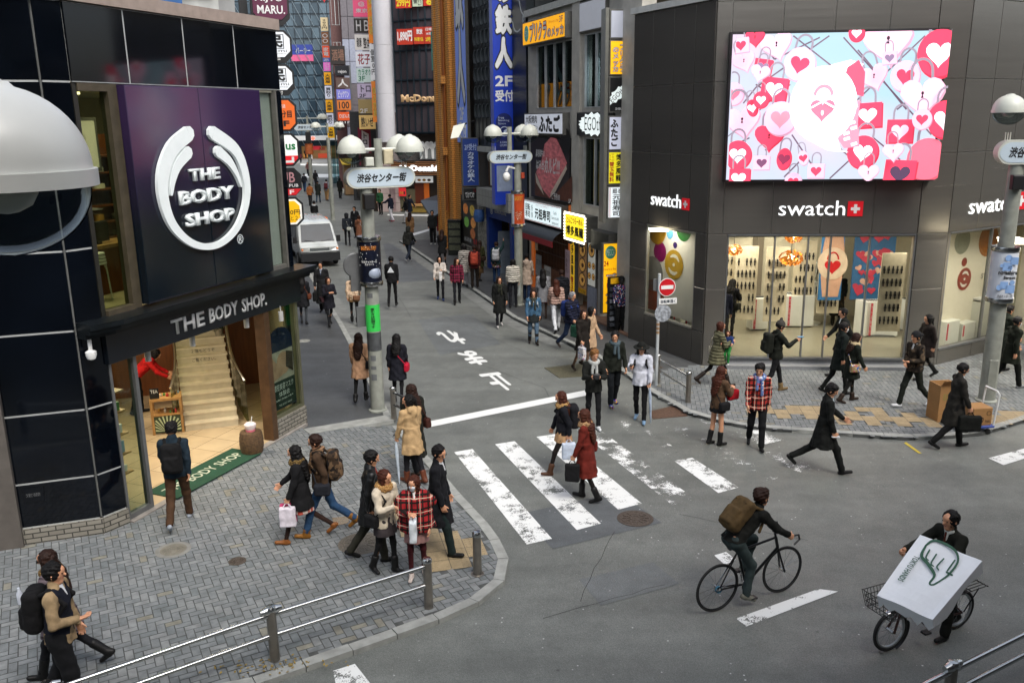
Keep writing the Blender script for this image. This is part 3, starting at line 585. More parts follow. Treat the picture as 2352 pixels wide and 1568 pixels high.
# basket with a tub
bp_=g(588,1045,.085)+Vector((-.12,.18,0)); bk=thing('wicker_basket','tall round brown wicker basket just inside the entrance','basket'); b=MB()
b.lathe(bp_,[(.2,0)]+[(.2+.03*math.sin(i/12*3.14)+.006*(i % 2),i*.036) for i in range(1,13)]+[(.17,.44),(0,.44)],24); b.build('basket_body',mat('#4f3a22',.8,var=.4,vscale=25,bump=.6,bscale=80),bk,True)
tu=thing('tub','white tub with pink base standing on the wicker basket','tub'); b=MB(); b.lathe(bp_+UP*.44,[(.07,0),(.08,.03),(.11,.08),(.115,.14),(.08,.17),(0,.17)],18); b.build('tub_body',mat('#d8c9c6',.5),tu,True); b=MB(); b.lathe(bp_+UP*.44,[(.09,0),(.094,.035),(.07,.036)],18); b.build('tub_base',mat('#c36a78',.5),tu,True); b=MB(); b.tube([bp_+Vector((.02,0,.58)),bp_+Vector((.05,.0,.74))],.008); b.build('straw',M_WHITE,tu)
wp_=thing('wall_plate','round dark carved plate hung on the wooden back wall','plate'); b=MB(); b.lathe(WSd.p(3.38,-2.6,2.1),[(0,0),(.32,0),(.34,.02),(.2,.03),(0,.03)],24,WSd.u*-1); b.build('plate',mat('#3a2210',.5,var=.4,vscale=9),wp_,True)
# potted plants on the stairs
def leafy(o,n,r_,h,m,parent,ls=.06):
    b=MB()
    for k in range(n):
        p=Vector(o)+Vector((rnd.gauss(0,r_*.55),rnd.gauss(0,r_*.55),abs(rnd.gauss(h*.5,h*.3)))); d=Vector((rnd.uniform(-1,1),rnd.uniform(-1,1),rnd.uniform(-.6,.6))).normalized(); e=d.cross(UP).normalized()*ls*.4
        b.add([p-d*ls,p+e,p+d*ls,p-e],[(0,1,2,3)])
    return b.build('leaves',m,parent)
M_LEAF=mat('#1d3318',.6,var=.4,vscale=20)
for nm,lab,k,a,hang in (('potted_plant','dark bushy plant trailing over the right stair edge',9,wS-.12,.0),('potted_plant','spiky plant in a grey pot on the left stair edge',11,.02,.1)):
    o=FS_.p(a+SH(k),-k*run-.1,(k+1)*rise); t=thing(nm,lab,'plant'); b=MB(); b.lathe(o,[(.07,0),(.1,.16),(.09,.17),(0,.15)],14); b.build('pot',mat('#8a8272',.7),t,True); leafy(o+UP*.1,110,.17,.3,M_LEAF,t)
# spot lamps under the band
for k,(a,d) in enumerate(((1.0,-.15),(2.05,-.12),(3.55,-.1),(4.25,.2))):
    o=WB.p(a,d,2.62); t=thing('spot_lamp','white cylinder spot lamp hanging under the shop sign band','lamp','cylinder spot lamps over the entrance'); b=MB(); b.lathe(o-UP*.1,[(.0,0),(.05,0),(.05,.19),(0,.19)],14); b.tube([o+UP*.08,o+UP*.2],.012,6); b.build('lamp_body',mat('#a9aaa6',.4),t,True)
for k,(a,d,z,e) in enumerate(((1.2,-1.3,2.9,26),(3.2,-1.6,2.9,26),(3.0,-3.4,2.9,26),(.9,-1.2,6.85,45),(3.0,-1.8,6.85,8))):
    ld=bpy.data.lights.new('ceiling_lamp_light','AREA'); ld.energy=e; ld.size=.7; ld.color=(1,.87,.66) if z<4 else (1,.9,.66); t=thing('ceiling_lamp','flat warm ceiling lamp inside the cosmetics shop','lamp','flat ceiling lamps of the cosmetics shop'); box('lamp_panel',WB,a-.3,a+.3,d-.1,d+.1,z-.0,z+.04,lit('#ffe6b8',3),t)
    lo=bpy.data.objects.new('lamp_glow',ld); col.objects.link(lo); lo.location=WB.p(a,d,z-.03); lo.parent=t
# upstairs: stools, counter, shelves, notice
for k in range(4):
    o=WB.p(1.0+.012*k,-1.0-.02*k,3.5+.05*k); t=thing('stool','white round metal stool in the stack behind the upstairs window','stool','stacked white stools'); b=MB(); b.lathe(o+UP*.62,[(0,0),(.15,0),(.155,.015),(.15,.03),(0,.035)],20); b.build('seat',mat('#c9c8be',.5),t,True)
    for i in range(4):
        a=i*math.pi/2+.5; b=MB(); b.tube([o+Vector((math.cos(a)*.1,math.sin(a)*.1,.62)),o+Vector((math.cos(a)*.14,math.sin(a)*.14,.5)),o+Vector((math.cos(a)*.17,math.sin(a)*.17,0))],.011,6); b.build('leg',mat('#c9c8be',.4),t,True)
ct=thing('upstairs_counter','wooden counter with papers behind the upstairs window','counter'); box('counter_top',WB,.5,2.6,-1.9,-1.3,4.3,4.36,M_LWOOD,ct); box('counter_body',WB,.5,2.6,-1.85,-1.35,3.5,4.3,M_WOOD,ct)
bx=thing('monitor','black till monitor on the upstairs wooden counter','monitor'); box('screen',WB,1.3,1.8,-1.55,-1.47,4.4,4.75,M_BLACK,bx,.01); box('stand',WB,1.5,1.6,-1.6,-1.45,4.36,4.42,M_BLACK,bx)
usf=thing('upstairs_shelf','tall brown shelf unit of pale boxes on the upper floor','shelf'); box('shelf_back',WB,1.5,3.2,-2.6,-2.55,3.5,6.2,M_WOOD,usf)
for k in range(8):box('shelf_board',WB,1.5,3.2,-2.55,-2.2,3.7+k*.3,3.73+k*.3,M_WOOD,usf)
for k in range(18):a=1.6+rnd.random()*1.4; z=3.73+.3*rnd.randrange(7); tag(box('carton',WB,a,a+.12,-2.5,-2.25,z,z+rnd.uniform(.07,.2),prod[rnd.choice((1,4,0,6))],None),'small pale carton on the tall upstairs shelf','box','cartons on the upstairs shelf')
no=thing('wall_notice','white framed notice on the upstairs wall','notice'); box('frame',WB,1.6,2.5,-2.2,-2.17,5.55,6.5,M_GREY2,no); box('sheet',WB,1.66,2.44,-2.17,-2.16,5.62,6.44,lit('#c9c4b4',.25),no); txt(WB,1.75,2.2,6.1,6.2,-2.155,'ありがとう',M_GREYM,no); txt(WB,1.75,2.1,5.85,5.95,-2.155,'2F',M_GREYM,no)
# name plate, corner lamp on the ledge
pn=thing('name_plate','small dull metal plate low on the black glass corner','plate'); box('plate',WA,.07,.35,.03,.045,.75,.98,mat('#1a1d22',.3,.6),pn); txt(WA,.1,.3,.84,.9,.047,'定礎',M_GREYM,pn)
cm=thing('camera_unit','small white security camera under the ledge corner','camera'); b=MB(); o=WC.p(.1,.16,3.0); b.lathe(o,[(0,-.09),(.06,-.06),(.08,0),(.08,.05),(.03,.08),(.03,.3)],14); b.build('housing',M_WHITE,cm,True)
# grey neighbour on the far left
nb=thing('neighbour_building','plain brown grey building edge left of the black glass corner','building'); NB=Fr(WA.p(-.02,0,0) ,(WA.u.x,WA.u.y)); box('wall',NB,-3.5,.0,-.5,.14,0,2.9,mat('#55504b',.6,var=.15),nb)
# ---------------------------------------------------------------- left: building behind with the stacked octagon signs
ba=thing('rear_building','old pale grey building rising behind the black glass shop','building'); RB=Fr(WSd.p(3.7,-.4,0),(-.36,.933))
box('wall',RB,0,9.5,-9,0,0,13,mat('#8b8c8c',.8,var=.2,vscale=2),ba)
for k in range(3):
    for j in range(3):f=box('window',RB,1.0+k*2.9,3.0+k*2.9,0,.03,5+j*2.7,6.5+j*2.7,M_GREYM,ba); box('pane',RB,1.06+k*2.9,2.94+k*2.9,.03,.035,5.06+j*2.7,6.44+j*2.7,mat('#232b33',.08),f)
FPP=Fr(WB.p(2.5,-3.2,0),(.94,.34))
bf=thing('rooftop_wall','weathered white end wall above the shop roof with ducts','building'); box('wall',FPP,-4.5,3.1,-6,0,7.9,13,mat('#a5a7a4',.8,var=.25,vscale=2.5),bf); box('band',FPP,-4.5,3.0,0,.12,8.75,8.85,M_GREYM,bf)
for k,(x,h) in enumerate(((-3.6,2.2),(-2.1,3),(-.4,2.6),(1.0,3.2))):
    t=thing('roof_duct',('fat silver' if k % 2 else 'dark grey')+' air duct on the roof behind the coping, '+('nearest the left edge','left of the middle','right of the middle','nearest the octagon signs')[k],'duct'); b=MB(); o=FPP.p(x,.5,8); b.tube([o,o+UP*(h*.5),o+UP*(h*.55)+FPP.u*.2,o+UP*(h*.55)+FPP.u*.9],.12 if k % 2 else .09,10); b.build('pipe',mat('#8f9496',.35,.7) if k % 2 else M_DARK,t,True)
rl=thing('roof_sign_frame','slanted blue and white sign rack behind the roof coping','sign'); b=MB(); 
fr_=FPP.at(1.7,.35); box('panel',fr_,.25,.75,0,.05,8.3,9.6,mat('#1f4f86',.5),rl); box('panel',fr_,-.35,.2,0,.05,8.3,9.6,mat('#33363b',.5),rl); txt(fr_,-.3,.15,8.4,9.5,.055,'SALON',M_WHITE,rl,vert=True)
oc=Fr((-6.35,22.9),(.938,.347)); oc0=Fr((-6.35,22.9),(.938,.347))
mast=thing('sign_mast','dark steel mast carrying the stack of octagon shop signs','sign post'); box('mast',oc,-.25,-.05,-.5,-.35,2.5,10.5,M_DARK,mast)
for z in (3.9,5.3,6.9,8.6):box('bracket',oc,-.3,.5,-.36,-.1,z,z+.08,M_DARK,mast)
def octa(a0,a1,z0,z1,c): return [(a0+c,z0),(a1-c,z0),(a1,z0+c),(a1,z1-c),(a1-c,z1),(a0+c,z1),(a0,z1-c),(a0,z0+c)]
def octsign(pz,bg,label,rows,floor=None,e=.35,px1=(668,300),inner=None):
    zt=oc.hit(px1[0],pz[0])[1]; zb=oc.hit(px1[0],pz[1])[1]; t=thing('octagon_sign',label,'sign','octagon signs stacked on the mast'); a0,a1=0,.93
    b=MB(); b.fpoly(oc,octa(a0,a1,zb,zt,.17),-.16,0); b.build('housing',M_BLACK,t); b=MB(); b.fpoly(oc,octa(a0+.05,a1-.05,zb+(.14 if floor else .05),zt-.05,.15),.0,.02); b.build('face',lit(bg,e),t)
    if inner:b=MB(); b.fpoly(oc,octa(a0+.1,a1-.1,zb+.1,zt-.1,.13),.02,.024); b.build('face_panel',lit(inner,e),t)
    for s,x0,x1,y0,y1,c,kw in rows:txt(oc,a0+x0*.93,a0+x1*.93,zb+y0*(zt-zb),zb+y1*(zt-zb),.03,s,c,t,**kw)
    if floor:txt(oc,a0+.3,a0+.62,zb+.025,zb+.12,.03,floor,M_WHITE,t,bold=.01)
    return t,zb,zt
W9=mat('#d5d5d5',.5)
octsign((-28,60),'#4a1230','maroon octagon sign NIJYU MARU, topmost of the stack',[('NIJYU',.12,.82,.58,.78,W9,dict(bold=.02)),('MARU.',.16,.88,.3,.52,W9,dict(bold=.02)),('炭火居酒屋',.15,.8,.84,.93,W9,{})],'5F',.25)
for pz,fl,lab in (((70,145),'4F','white octagon sign with framed black character above the other white one'),((148,220),'3F受付','white octagon sign with framed black character directly above the orange one')):
    t,zb,zt=octsign(pz,'#c9cdd2',lab,[('民',.34,.76,.46,.84,M_BLACK,dict(bold=.03)),('ta-mi',.35,.85,.33,.41,M_BLACK,{}),('JAPANESE DINING',.3,.82,.25,.29,M_BLACK,{})],fl,.3)
    b=MB()
    for a,c_,z,y in ((.28,.3,.43,.87),(.77,.79,.43,.87)):b.fbox(oc,a*.93,c_*.93,.02,.028,zb+z*(zt-zb),zb+y*(zt-zb))
    for z in (.43,.855):b.fbox(oc,.3*.93,.77*.93,.02,.028,zb+z*(zt-zb),zb+(z+.015)*(zt-zb))
    b.build('character_frame',M_BLACK,t)
octsign((226,302),'#b8541a','orange octagon sign with black writing and 2F',[('腹八分目',.2,.86,.42,.64,M_BLACK,dict(bold=.02)),('2F',.42,.78,.16,.33,M_BLACK,dict(bold=.04)),('伝説の若鶏',.35,.7,.7,.82,W9,{})],None,.35)
t,zb,zt=octsign((306,382),'#cfd2ce','white octagon shop sign with red arrow panel below',[('n',.3,.42,.5,.66,mat('#0e6b3a',.5),dict(bold=.03)),('k',.44,.62,.44,.86,mat('#d0a012',.5),dict(bold=.05)),('us',.63,.9,.5,.68,mat('#0e6b3a',.5),dict(bold=.03))],None,.3)
b=MB(); b.fpoly(oc,[(.2,zb+.05),(.73,zb+.05),(.88,zb+.2),(.88,zb+.27),(.05,zb+.27),(.05,zb+.2)],.02,.026); b.build('arrow_panel',lit('#b3121c',.3),t); b=MB(); b.fpoly(oc,[(.38,zb+.12),(.52,zb+.2),(.52,zb+.15),(.72,zb+.15),(.72,zb+.24),(.78,zb+.24),(.78,zb+.09),(.52,zb+.09),(.52,zb+.05)],.026,.03); b.build('arrow',W9,t)
t,zb,zt=octsign((386,450),'#0d0d10','black octagon sign HUB British pub with red band',[('HUB',.2,.82,.48,.85,mat('#a87a80',.5),dict(bold=.01)),('BRITISH PUB',.1,.9,.32,.43,W9,dict(bold=.01))],None,.1)
b=MB(); b.fpoly(oc,[(.2,zb+.02),(.76,zb+.02),(.91,zb+.18),(.02,zb+.18)],.02,.026); b.build('floor_band',lit('#a5131c',.3),t); txt(oc,.3,.72,zb+.045,zb+.155,.03,'B1F',W9,t,bold=.02)
octsign((453,520),'#c8c6bd','yellow octagon sign with black price writing, lowest of the stack',[('ビール',.2,.6,.6,.76,M_BLACK,dict(bold=.0)),('100円',.45,.9,.4,.57,M_BLACK,dict(bold=.01)),('なんと２』',.36,.9,.2,.36,M_BLACK,{})],None,.35,inner='#c99a06')
# ================================================================ RIGHT: WATCH SHOP, SIGNED BUILDINGS
S1=Vector((4.97,21.94,0)); FS=Fr(S1,(.996,-.084)); FR=Fr(S1,-D)
FL=Fr((3.45,24.97),(.449,-.894)); LL=(Vector((3.45,24.97,0))-S1).length
FC=Fr(FS.p(5.1,0,0),(.86,.17)); LCc=.86; FQ=Fr(FC.p(LCc,0,0),(.853,.522))
M_BRUSH=mat('#7b7872',.25,.7,var=.04,vscale=1.2,stretch=(.35,.35,9),streak=.05); M_BRUSH2=mat('#67645f',.22,.7,var=.04,vscale=1.2,stretch=(.35,.35,9),streak=.05)
M_SEAM=mat('#a5a39a',.4,.7)
wshop=thing('watch_shop_building','two storey corner shop clad in brushed metal panels','building')
def cladding(fr,cuts,zs,m,holes=()):
    b=MB()
    for i in range(len(cuts)-1):
        for k in range(len(zs)-1):
            c=((cuts[i]+cuts[i+1])/2,(zs[k]+zs[k+1])/2)
            if any(h[0]<c[0]<h[1] and h[2]<c[1]<h[3] for h in holes):continue
            b.cham(fr,cuts[i]+.008,cuts[i+1]-.008,0,.03,zs[k]+.008,zs[k+1]-.008,.004)
    return b.build('wall',m,wshop)
zsU=[3.5,5.45,7.18,9.0,11.5]
cladding(FS,[0,.36,1.55,2.75,4.0,5.1],zsU,M_BRUSH); cladding(FC,[0,LCc],[.0,2.1]+zsU,M_BRUSH); cladding(FQ,[0,1.2,2.4,3.6,4.8,6],zsU,M_BRUSH)
cladding(FL,[0,LL-2.5,LL-1.6,LL-.75,LL],[3.5,5.45,7.18,9.05],M_BRUSH2); cladding(FL,[LL-.44,LL],[0,.95,2.1,3.5],M_BRUSH2); cladding(FL,[0,LL-2.6],[0,1.1,2.2,3.5],M_BRUSH2)
cladding(FL,[LL-2.6,LL-1.5,LL-.44],[0,.95],M_BRUSH2); cladding(FS,[0,.5],[0,2.1,3.5],M_BRUSH); cladding(FQ,[.1,1.6,3.2,4.8,6],[0,.48],M_BRUSH); cladding(FQ,[-.02,.1],[0,3.5],M_BRUSH)
b=MB()
for fr,a0,a1,z0,z1 in ((FS,.01,5.09,3.5,11.5),(FC,.01,LCc-.01,0,11.5),(FQ,.01,6,3.5,11.5),(FL,.01,LL-.01,3.5,9.05),(FL,LL-.43,LL-.02,0,3.5),(FL,0,LL-.45,0,.94),(FS,.02,.49,0,3.5),(FQ,.02,6,0,.47)):b.fbox(fr,a0,a1,-.18,.002,z0,z1)
b.build('joint_backing',M_SEAM,wshop)
box('coping',FL,-.1,LL+.05,-.5,.1,9.06,9.22,mat('#b4b5b1',.6),wshop)
WF=[tuple(p)[:2] for p in [FL.p(.1,-.05,0),FL.p(LL,-.05,0),FS.p(5.1,-.05,0),FC.p(LCc,-.05,0),FQ.p(6,-.05,0),FQ.p(6,-6.0,0),FL.p(.1,-7,0)]]
def wslab(nm,z0,z1,m):b=MB(); b.poly(WF,z0,z1); return b.build(nm,m,wshop)
wslab('floor',.0,.3,mat('#84806e',.3,var=.06)); wslab('ceiling',3.42,3.7,mat('#d2cfc2',.7)); wslab('roof',8.9,9.04,M_GREYM)
b=MB(); b.fbox(FS,-.5,9,-5.2,-5.0,.3,3.42); b.fbox(FS,8.8,9,-5.2,1.5,.3,3.42); b.build('back_wall',mat('#d3ccb6',.7,var=.05),wshop)
# granite steps
b=MB(); b.fbox(FS,.5,5.1,-.02,.0,.15,.31); b.fbox(FS,.48,5.12,-.05,.32,0,.15); b.build('step',mat('#77797b',.6,var=.15,vscale=30),wshop)
# glazing
M_GLS=glassmat('#eeeeea',gain=1.0)
def glaze(fr,cuts,z0,z1,m=M_FRD,fw_=.035,sill=True):
    b=MB()
    for c in cuts:b.fbox(fr,c-fw_/2,c+fw_/2,-.07,.015,z0,z1)
    if sill:b.fbox(fr,cuts[0],cuts[-1],-.1,.05,z0-.05,z0); b.fbox(fr,cuts[0],cuts[-1],-.1,.03,z1-.04,z1)
    b.build('window_frame',m,wshop)
    for i in range(len(cuts)-1):box('window_pane',fr,cuts[i]+fw_/2,cuts[i+1]-fw_/2,-.03,-.02,z0,z1-.04,M_GLS,wshop)
glaze(FS,[.52,1.68,2.5,3.05,4.0,5.08],.31,3.5,M_GREYM); glaze(FL,[LL-2.58,LL-.46],1.0,3.5,M_SEAM); glaze(FQ,[.12,2.0,3.9,6],.5,3.5,M_GREYM)
# the video screen
scn=thing('video_screen','large lit video screen showing pink and red heart padlocks on wire','screen'); FV=FS.at(0,.03); A0,A1,V0,V1=.36,5.23,4.86,8.24
box('casing',FV,A0-.06,A1+.06,.0,.16,V0-.06,V1+.06,M_BLACK,scn); FV=FV.at(0,.162)
def led(c,e=1.25): return mat(c,.5,emit=e*.5,var=.02,spec=.1)
zv=Z(1600,0,2.613)
def HV(x,y): return FV.hit(*zv(x,y))
m_=bpy.data.materials.new('screen_sky'); m_.use_nodes=True; t_=m_.node_tree; bs=t_.nodes['Principled BSDF']; bs.inputs['Base Color'].default_value=(.02,.02,.02,1)
tc_=t_.nodes.new('ShaderNodeTexCoord'); n_=t_.nodes.new('ShaderNodeTexNoise'); n_.inputs['Scale'].default_value=.35; rp=t_.nodes.new('ShaderNodeValToRGB'); rp.color_ramp.elements[0].position=.4; rp.color_ramp.elements[0].color=(*lin('#bfe4f4'),1); rp.color_ramp.elements[1].position=.62; rp.color_ramp.elements[1].color=(*lin('#f3dcf4'),1)
t_.links.new(tc_.outputs['Object'],n_.inputs[0]); t_.links.new(n_.outputs[0],rp.inputs[0]); t_.links.new(rp.outputs[0],bs.inputs['Emission Color']); bs.inputs['Emission Strength'].default_value=.62
box('display',FV,A0,A1,-.01,0,V0,V1,m_,scn)
def clampz(p): return (min(max(p[0],A0),A1),min(max(p[1],V0),V1))
def disc(c,rx,ry,rot=0,n=28): return [(c[0]+rx*math.cos(t)*math.cos(rot)-ry*math.sin(t)*math.sin(rot),c[1]+rx*math.cos(t)*math.sin(rot)+ry*math.sin(t)*math.cos(rot)) for t in [2*math.pi*k/n for k in range(n)]]
def heart(c,s,rot=0,n=26):
    out=[]
    for k in range(n):
        t=2*math.pi*k/n; x=16*math.sin(t) ** 3/17; y=(13*math.cos(t)-5*math.cos(2*t)-2*math.cos(3*t)-math.cos(4*t))/17; x *= s; y *= s
        out.append((c[0]+x*math.cos(rot)-y*math.sin(rot),c[1]+x*math.sin(rot)+y*math.cos(rot)))
    return out
def rect(c,w_,h_,rot=0): return [(c[0]+x*math.cos(rot)-y*math.sin(rot),c[1]+x*math.sin(rot)+y*math.cos(rot)) for x,y in ((-w_,-h_),(w_,-h_),(w_,h_),(-w_,h_))]
lay={}; dz=[0]
def pic(c,pts,e=1.2):
    dz[0]+=.0012; q=[clampz(p) for p in pts]; lay.setdefault((c,e),MB()); b=lay[(c,e)]; n=len(q); b.add([FV.p(a,dz[0],z) for a,z in q],[tuple(range(n))])
def shackle(c,r_,rot,col_,w_=.035):
    a=[(c[0]+x*math.cos(rot)-y*math.sin(rot),c[1]+x*math.sin(rot)+y*math.cos(rot)) for x,y in [(-r_,-.1)]+[(-r_*math.cos(t),r_*1.1*math.sin(t)+.12) for t in [k*math.pi/10 for k in range(11)]]+[(r_,-.1)]]
    for i in range(len(a)-1):
        p,q=Vector(a[i]),Vector(a[i+1]); t=(q-p).normalized(); n2=Vector((-t.y,t.x))*w_; pic(col_,[p-n2,q-n2,q+n2,p+n2],.8)
WIRE='#6b5a68'
for x0,y0,x1,y1 in ((660,240,760,380),(760,380,1050,240),(880,230,1300,560),(1110,230,640,560),(1200,240,1760,860),(1720,230,1180,740),(1820,480,1540,700),(860,540,460,870),(640,540,900,700),(700,960,820,840),(870,860,1050,1130),(950,1000,820,1130),(1090,870,1390,1140),(1390,880,1110,1140),(1440,500,1600,700),(1390,880,1560,1020),(470,940,600,880),(640,560,560,660),(1290,320,1440,500)):
    p,q=Vector(HV(x0,y0)),Vector(HV(x1,y1)); t=(q-p).normalized(); n2=Vector((-t.y,t.x))*.017; pic(WIRE,[p-n2,q-n2,q+n2,p+n2],.9)
def plock(kind,x,y,s,rot=0,body='#e0506a',hc='#fbe6ee',sh='#8d8391'):
    c=HV(x,y); shackle((c[0]-math.sin(rot)*s*.95,c[1]+math.cos(rot)*s*.95),s*.5,rot,sh,s*.07); lo=(c[0]+s*.07,c[1]-s*.1); body=body if kind != 'h' or body==RD else '#e2b0c8'; dark=tuple(v*.62 for v in lin(body))
    f={'d': lambda c_,k:disc(c_,s*k,s*k*1.05,rot),'r': lambda c_,k:rect(c_,s*.95*k,s*.82*k,rot),'h': lambda c_,k:heart(c_,s*1.15*k,rot),'e': lambda c_,k:disc(c_,s*.72*k,s*1.05*k,rot)}[kind]
    pic(dark,f(lo,1.02),1.1); pic(body,f(c,1),1.2)
    if kind=='h':pic('#3c2a35',disc((c[0],c[1]+s*.1),s*.07,s*.09,0,10),.6); pic('#3c2a35',[(c[0],c[1]+s*.08),(c[0]+s*.07,c[1]-s*.14),(c[0]-s*.07,c[1]-s*.14)],.6)
    else:pic(hc,heart((c[0],c[1]-s*.02),s*.66,rot),1.2)
PK='#dfa9c2'; RD='#e8405a'
for a in (('h',770,285,.34,.3,PK),('h',1480,260,.52,.15,PK),('d',915,410,.36,-.2,PK,RD),('h',560,390,.25,.35,PK),('r',680,430,.22,-.15,RD,'#7d6b85'),('r',750,570,.32,-.12,RD),('d',490,600,.25,0,PK,'#ea6a80'),('h',545,770,.4,.2,PK),
          ('h',715,870,.32,0,RD),('d',785,755,.37,0,PK,'#f08090'),('d',515,985,.32,0,RD),('r',665,1035,.2,0,PK,'#6b4560'),('e',805,1010,.24,-.1,RD,'#8a3550'),('h',1370,490,.3,.35,PK),('d',1565,490,.33,-.1,PK,RD),('d',1780,345,.5,0,RD),('h',1670,610,.46,.1,PK),
          ('r',1325,735,.34,.06,RD),('r',1525,835,.32,0,RD,'#f3b6cc'),('d',1290,965,.36,-.1,RD),('d',1690,1010,.46,0,'#ec6478','#ec6478'),('r',1520,1100,.38,-.05,RD,'#4d3a50'),('d',1800,760,.4,0,RD),('r',510,1130,.28,0,RD),('d',850,1150,.2,0,PK,RD),('h',610,250,.2,.1,RD),('r',520,300,.2,.1,PK,RD),('d',1240,225,.18,0,RD),('h',640,470,.2,-.2,PK),('e',590,690,.18,.2,RD),('r',1440,380,.17,.1,PK,'#7d6b85'),('d',1640,760,.22,0,PK,RD),('h',1460,960,.22,.1,PK),('d',640,640,.18,0,RD),('r',980,1080,.2,0,PK,RD),('e',900,1000,.16,.2,PK,RD),('h',1300,1090,.22,0,PK)):plock(*a)
pts=[HV(x,y) for x,y in ((880,560),(960,470),(1090,420),(1190,395),(1270,420),(1220,480),(1180,560),(1195,680),(1150,790),(1110,880),(1130,950),(1180,965),(1050,955),(930,890),(870,760),(862,650))]; pic('#ffffff',pts,1.35)
pic('#e8526a',[HV(x,y) for x,y in ((1170,440),(1240,395),(1280,470),(1270,620),(1180,600),(1155,490))]); pic('#ef8296',[HV(x,y) for x,y in ((1190,640),(1250,650),(1235,780),(1245,930),(1150,940),(1110,880),(1180,770))])
for k in range(9):p=HV(1185+30*math.sin(k*1.7),650+k*33); pic('#fdeef2',rect(p,.07,.035,.3),1.2)
pic('#ffffff',disc(HV(1020,670),.76,.86),1.35); pic('#fff3f6',disc(HV(1025,660),.6,.68),1.3)
def arc(c,r_,a0,a1,w_,col_,e=1.1):
    for k in range(12):
        t0=a0+(a1-a0)*k/12; t1=a0+(a1-a0)*(k+1)/12; pic(col_,[(c[0]+(r_+d)*math.cos(t),c[1]+(r_+d)*math.sin(t)*1.1) for t,d in ((t0,-w_),(t1,-w_),(t1,w_),(t0,w_))],e)
cw=HV(1015,700); pic('#ea6f86',heart(cw,.3)); arc((cw[0],cw[1]+.3),.2,-.2,math.pi+.2,.035,'#ee8a9c'); pic('#fff3f6',disc((cw[0],cw[1]-.08),.03,.06),1.2); pic('#fff3f6',rect((cw[0],cw[1]+.18),.3,.02,.5),1.2); pic('#fff3f6',rect((cw[0],cw[1]+.18),.3,.02,-.5),1.2)
for (c,e),b in lay.items():b.build('picture',led(c,e),scn)
# lettering of the shop
def logo(fr,a0,a1,z0,z1,lab):
    t=thing('shop_lettering',lab,'sign',None); L_=a1-a0; h=z1-z0; txt(fr,a0,a0+L_*.79,z0,z1,.0,'swatch',lit('#e3e5e6',.55),t,.0,.025)
    q=(a0+L_*.82,a1); s=q[1]-q[0]; box('flag_square',fr,q[0],q[1],0,.02,z0-.02,z0-.02+s,lit('#b0101c',.3),t); b=MB(); m=(q[0]+s/2,z0-.02+s/2); b.fbox(fr,m[0]-s*.3,m[0]+s*.3,.02,.026,m[1]-s*.1,m[1]+s*.1); b.fbox(fr,m[0]-s*.1,m[0]+s*.1,.02,.0265,m[1]-s*.3,m[1]+s*.3); b.build('cross',M_WHITE,t)
a,z=FS.hit(1787,495); a1,z1=FS.hit(1982,466); logo(FS.at(0,.03),a,a1,z,z1+.06,'white letters with red square centred under the video screen')
a,z=FL.hit(1498,470); a1,z1=FL.hit(1587,443); logo(FL.at(0,.03),a,a1,4.05,4.4,'white letters with red square on the panels left of the screen')
a,z=FQ.hit(2225,492); logo(FQ.at(0,.03),.75,3.3,3.9,4.3,'white letters on the far right panels partly behind the lamp post')
# ---- the watch shop's room
for k,(a,d,e) in enumerate(((1.2,-1.6,20),(3.2,-1.6,24),(5.4,-1.2,20),(7.2,.4,16),(-.4,-2.5,14),(2.2,-3.6,18),(-1.1,-1.55,9),(7.0,.9,9),(8.3,1.7,9))):
    ld=bpy.data.lights.new('ceiling_lamp_light','AREA'); ld.energy=e*2.0; ld.size=1.0; ld.color=(1,.93,.82); t=thing('ceiling_lamp','square ceiling lamp inside the watch shop','lamp','square ceiling lamps of the watch shop'); box('lamp_panel',FS,a-.25,a+.25,d-.25,d+.25,3.4,3.44,lit('#fff0d0',3),t)
    lo=bpy.data.objects.new('lamp_glow',ld); col.objects.link(lo); lo.location=FS.p(a,d,3.36); lo.parent=t
M_CNT=mat('#d6d8d2',.35,var=.03); M_TAG=mat('#c03545',.5)
def counter(px,py,w_,dp,h,lab,rot=0,curved=False):
    o=g(px,py,.3); fr=Fr(o,(math.cos(rot),math.sin(rot))); t=thing('display_counter',lab,'counter')
    b=MB()
    if curved:pts=[(o+fr.u*x-fr.n*y) for x,y in [(0,0)]+[(w_*k/8,.18*math.sin(k/8*math.pi)) for k in range(1,8)]+[(w_,0),(w_+.15,dp),(-.15,dp)]]; b.poly([tuple(p)[:2] for p in pts],.34,.3+h)
    else:b.cham(fr,0,w_,-dp,0,.04,h,.01); b.v=[(x,y,z) for x,y,z in b.v]
    b.build('counter_body',M_CNT,t); box('plinth',fr,.04,w_-.04,-dp+.04,-.05,0,.05,M_GREYM,t)
    box('red_strip',fr,w_*.12,w_*.12+.06,.002,.006,.06,h-.02,M_TAG,t); txt(fr,w_*.12+.012,w_*.12+.05,.1,h-.08,.008,'セール中です',M_WHITE,t,vert=True)
    b=MB()
    for k in range(10):x=w_*(.1+.08*k); b.fbox(fr,x,x+.03,-dp*.8,-dp*.45,h,h+.015)
    b.build('watches',M_DARK,t)
    return t
counter(1725,760,.5,.4,.95,'short white counter near the left glass',.1); counter(1800,752,.85,.6,.95,'wide white counter with red paper strips in the middle of the shop',-.05)
counter(1985,775,.9,.5,1.0,'white curved counter by the entrance glass',-.05,True); counter(2075,760,.8,.4,.9,'white counter beside the right hand column',.2,True)
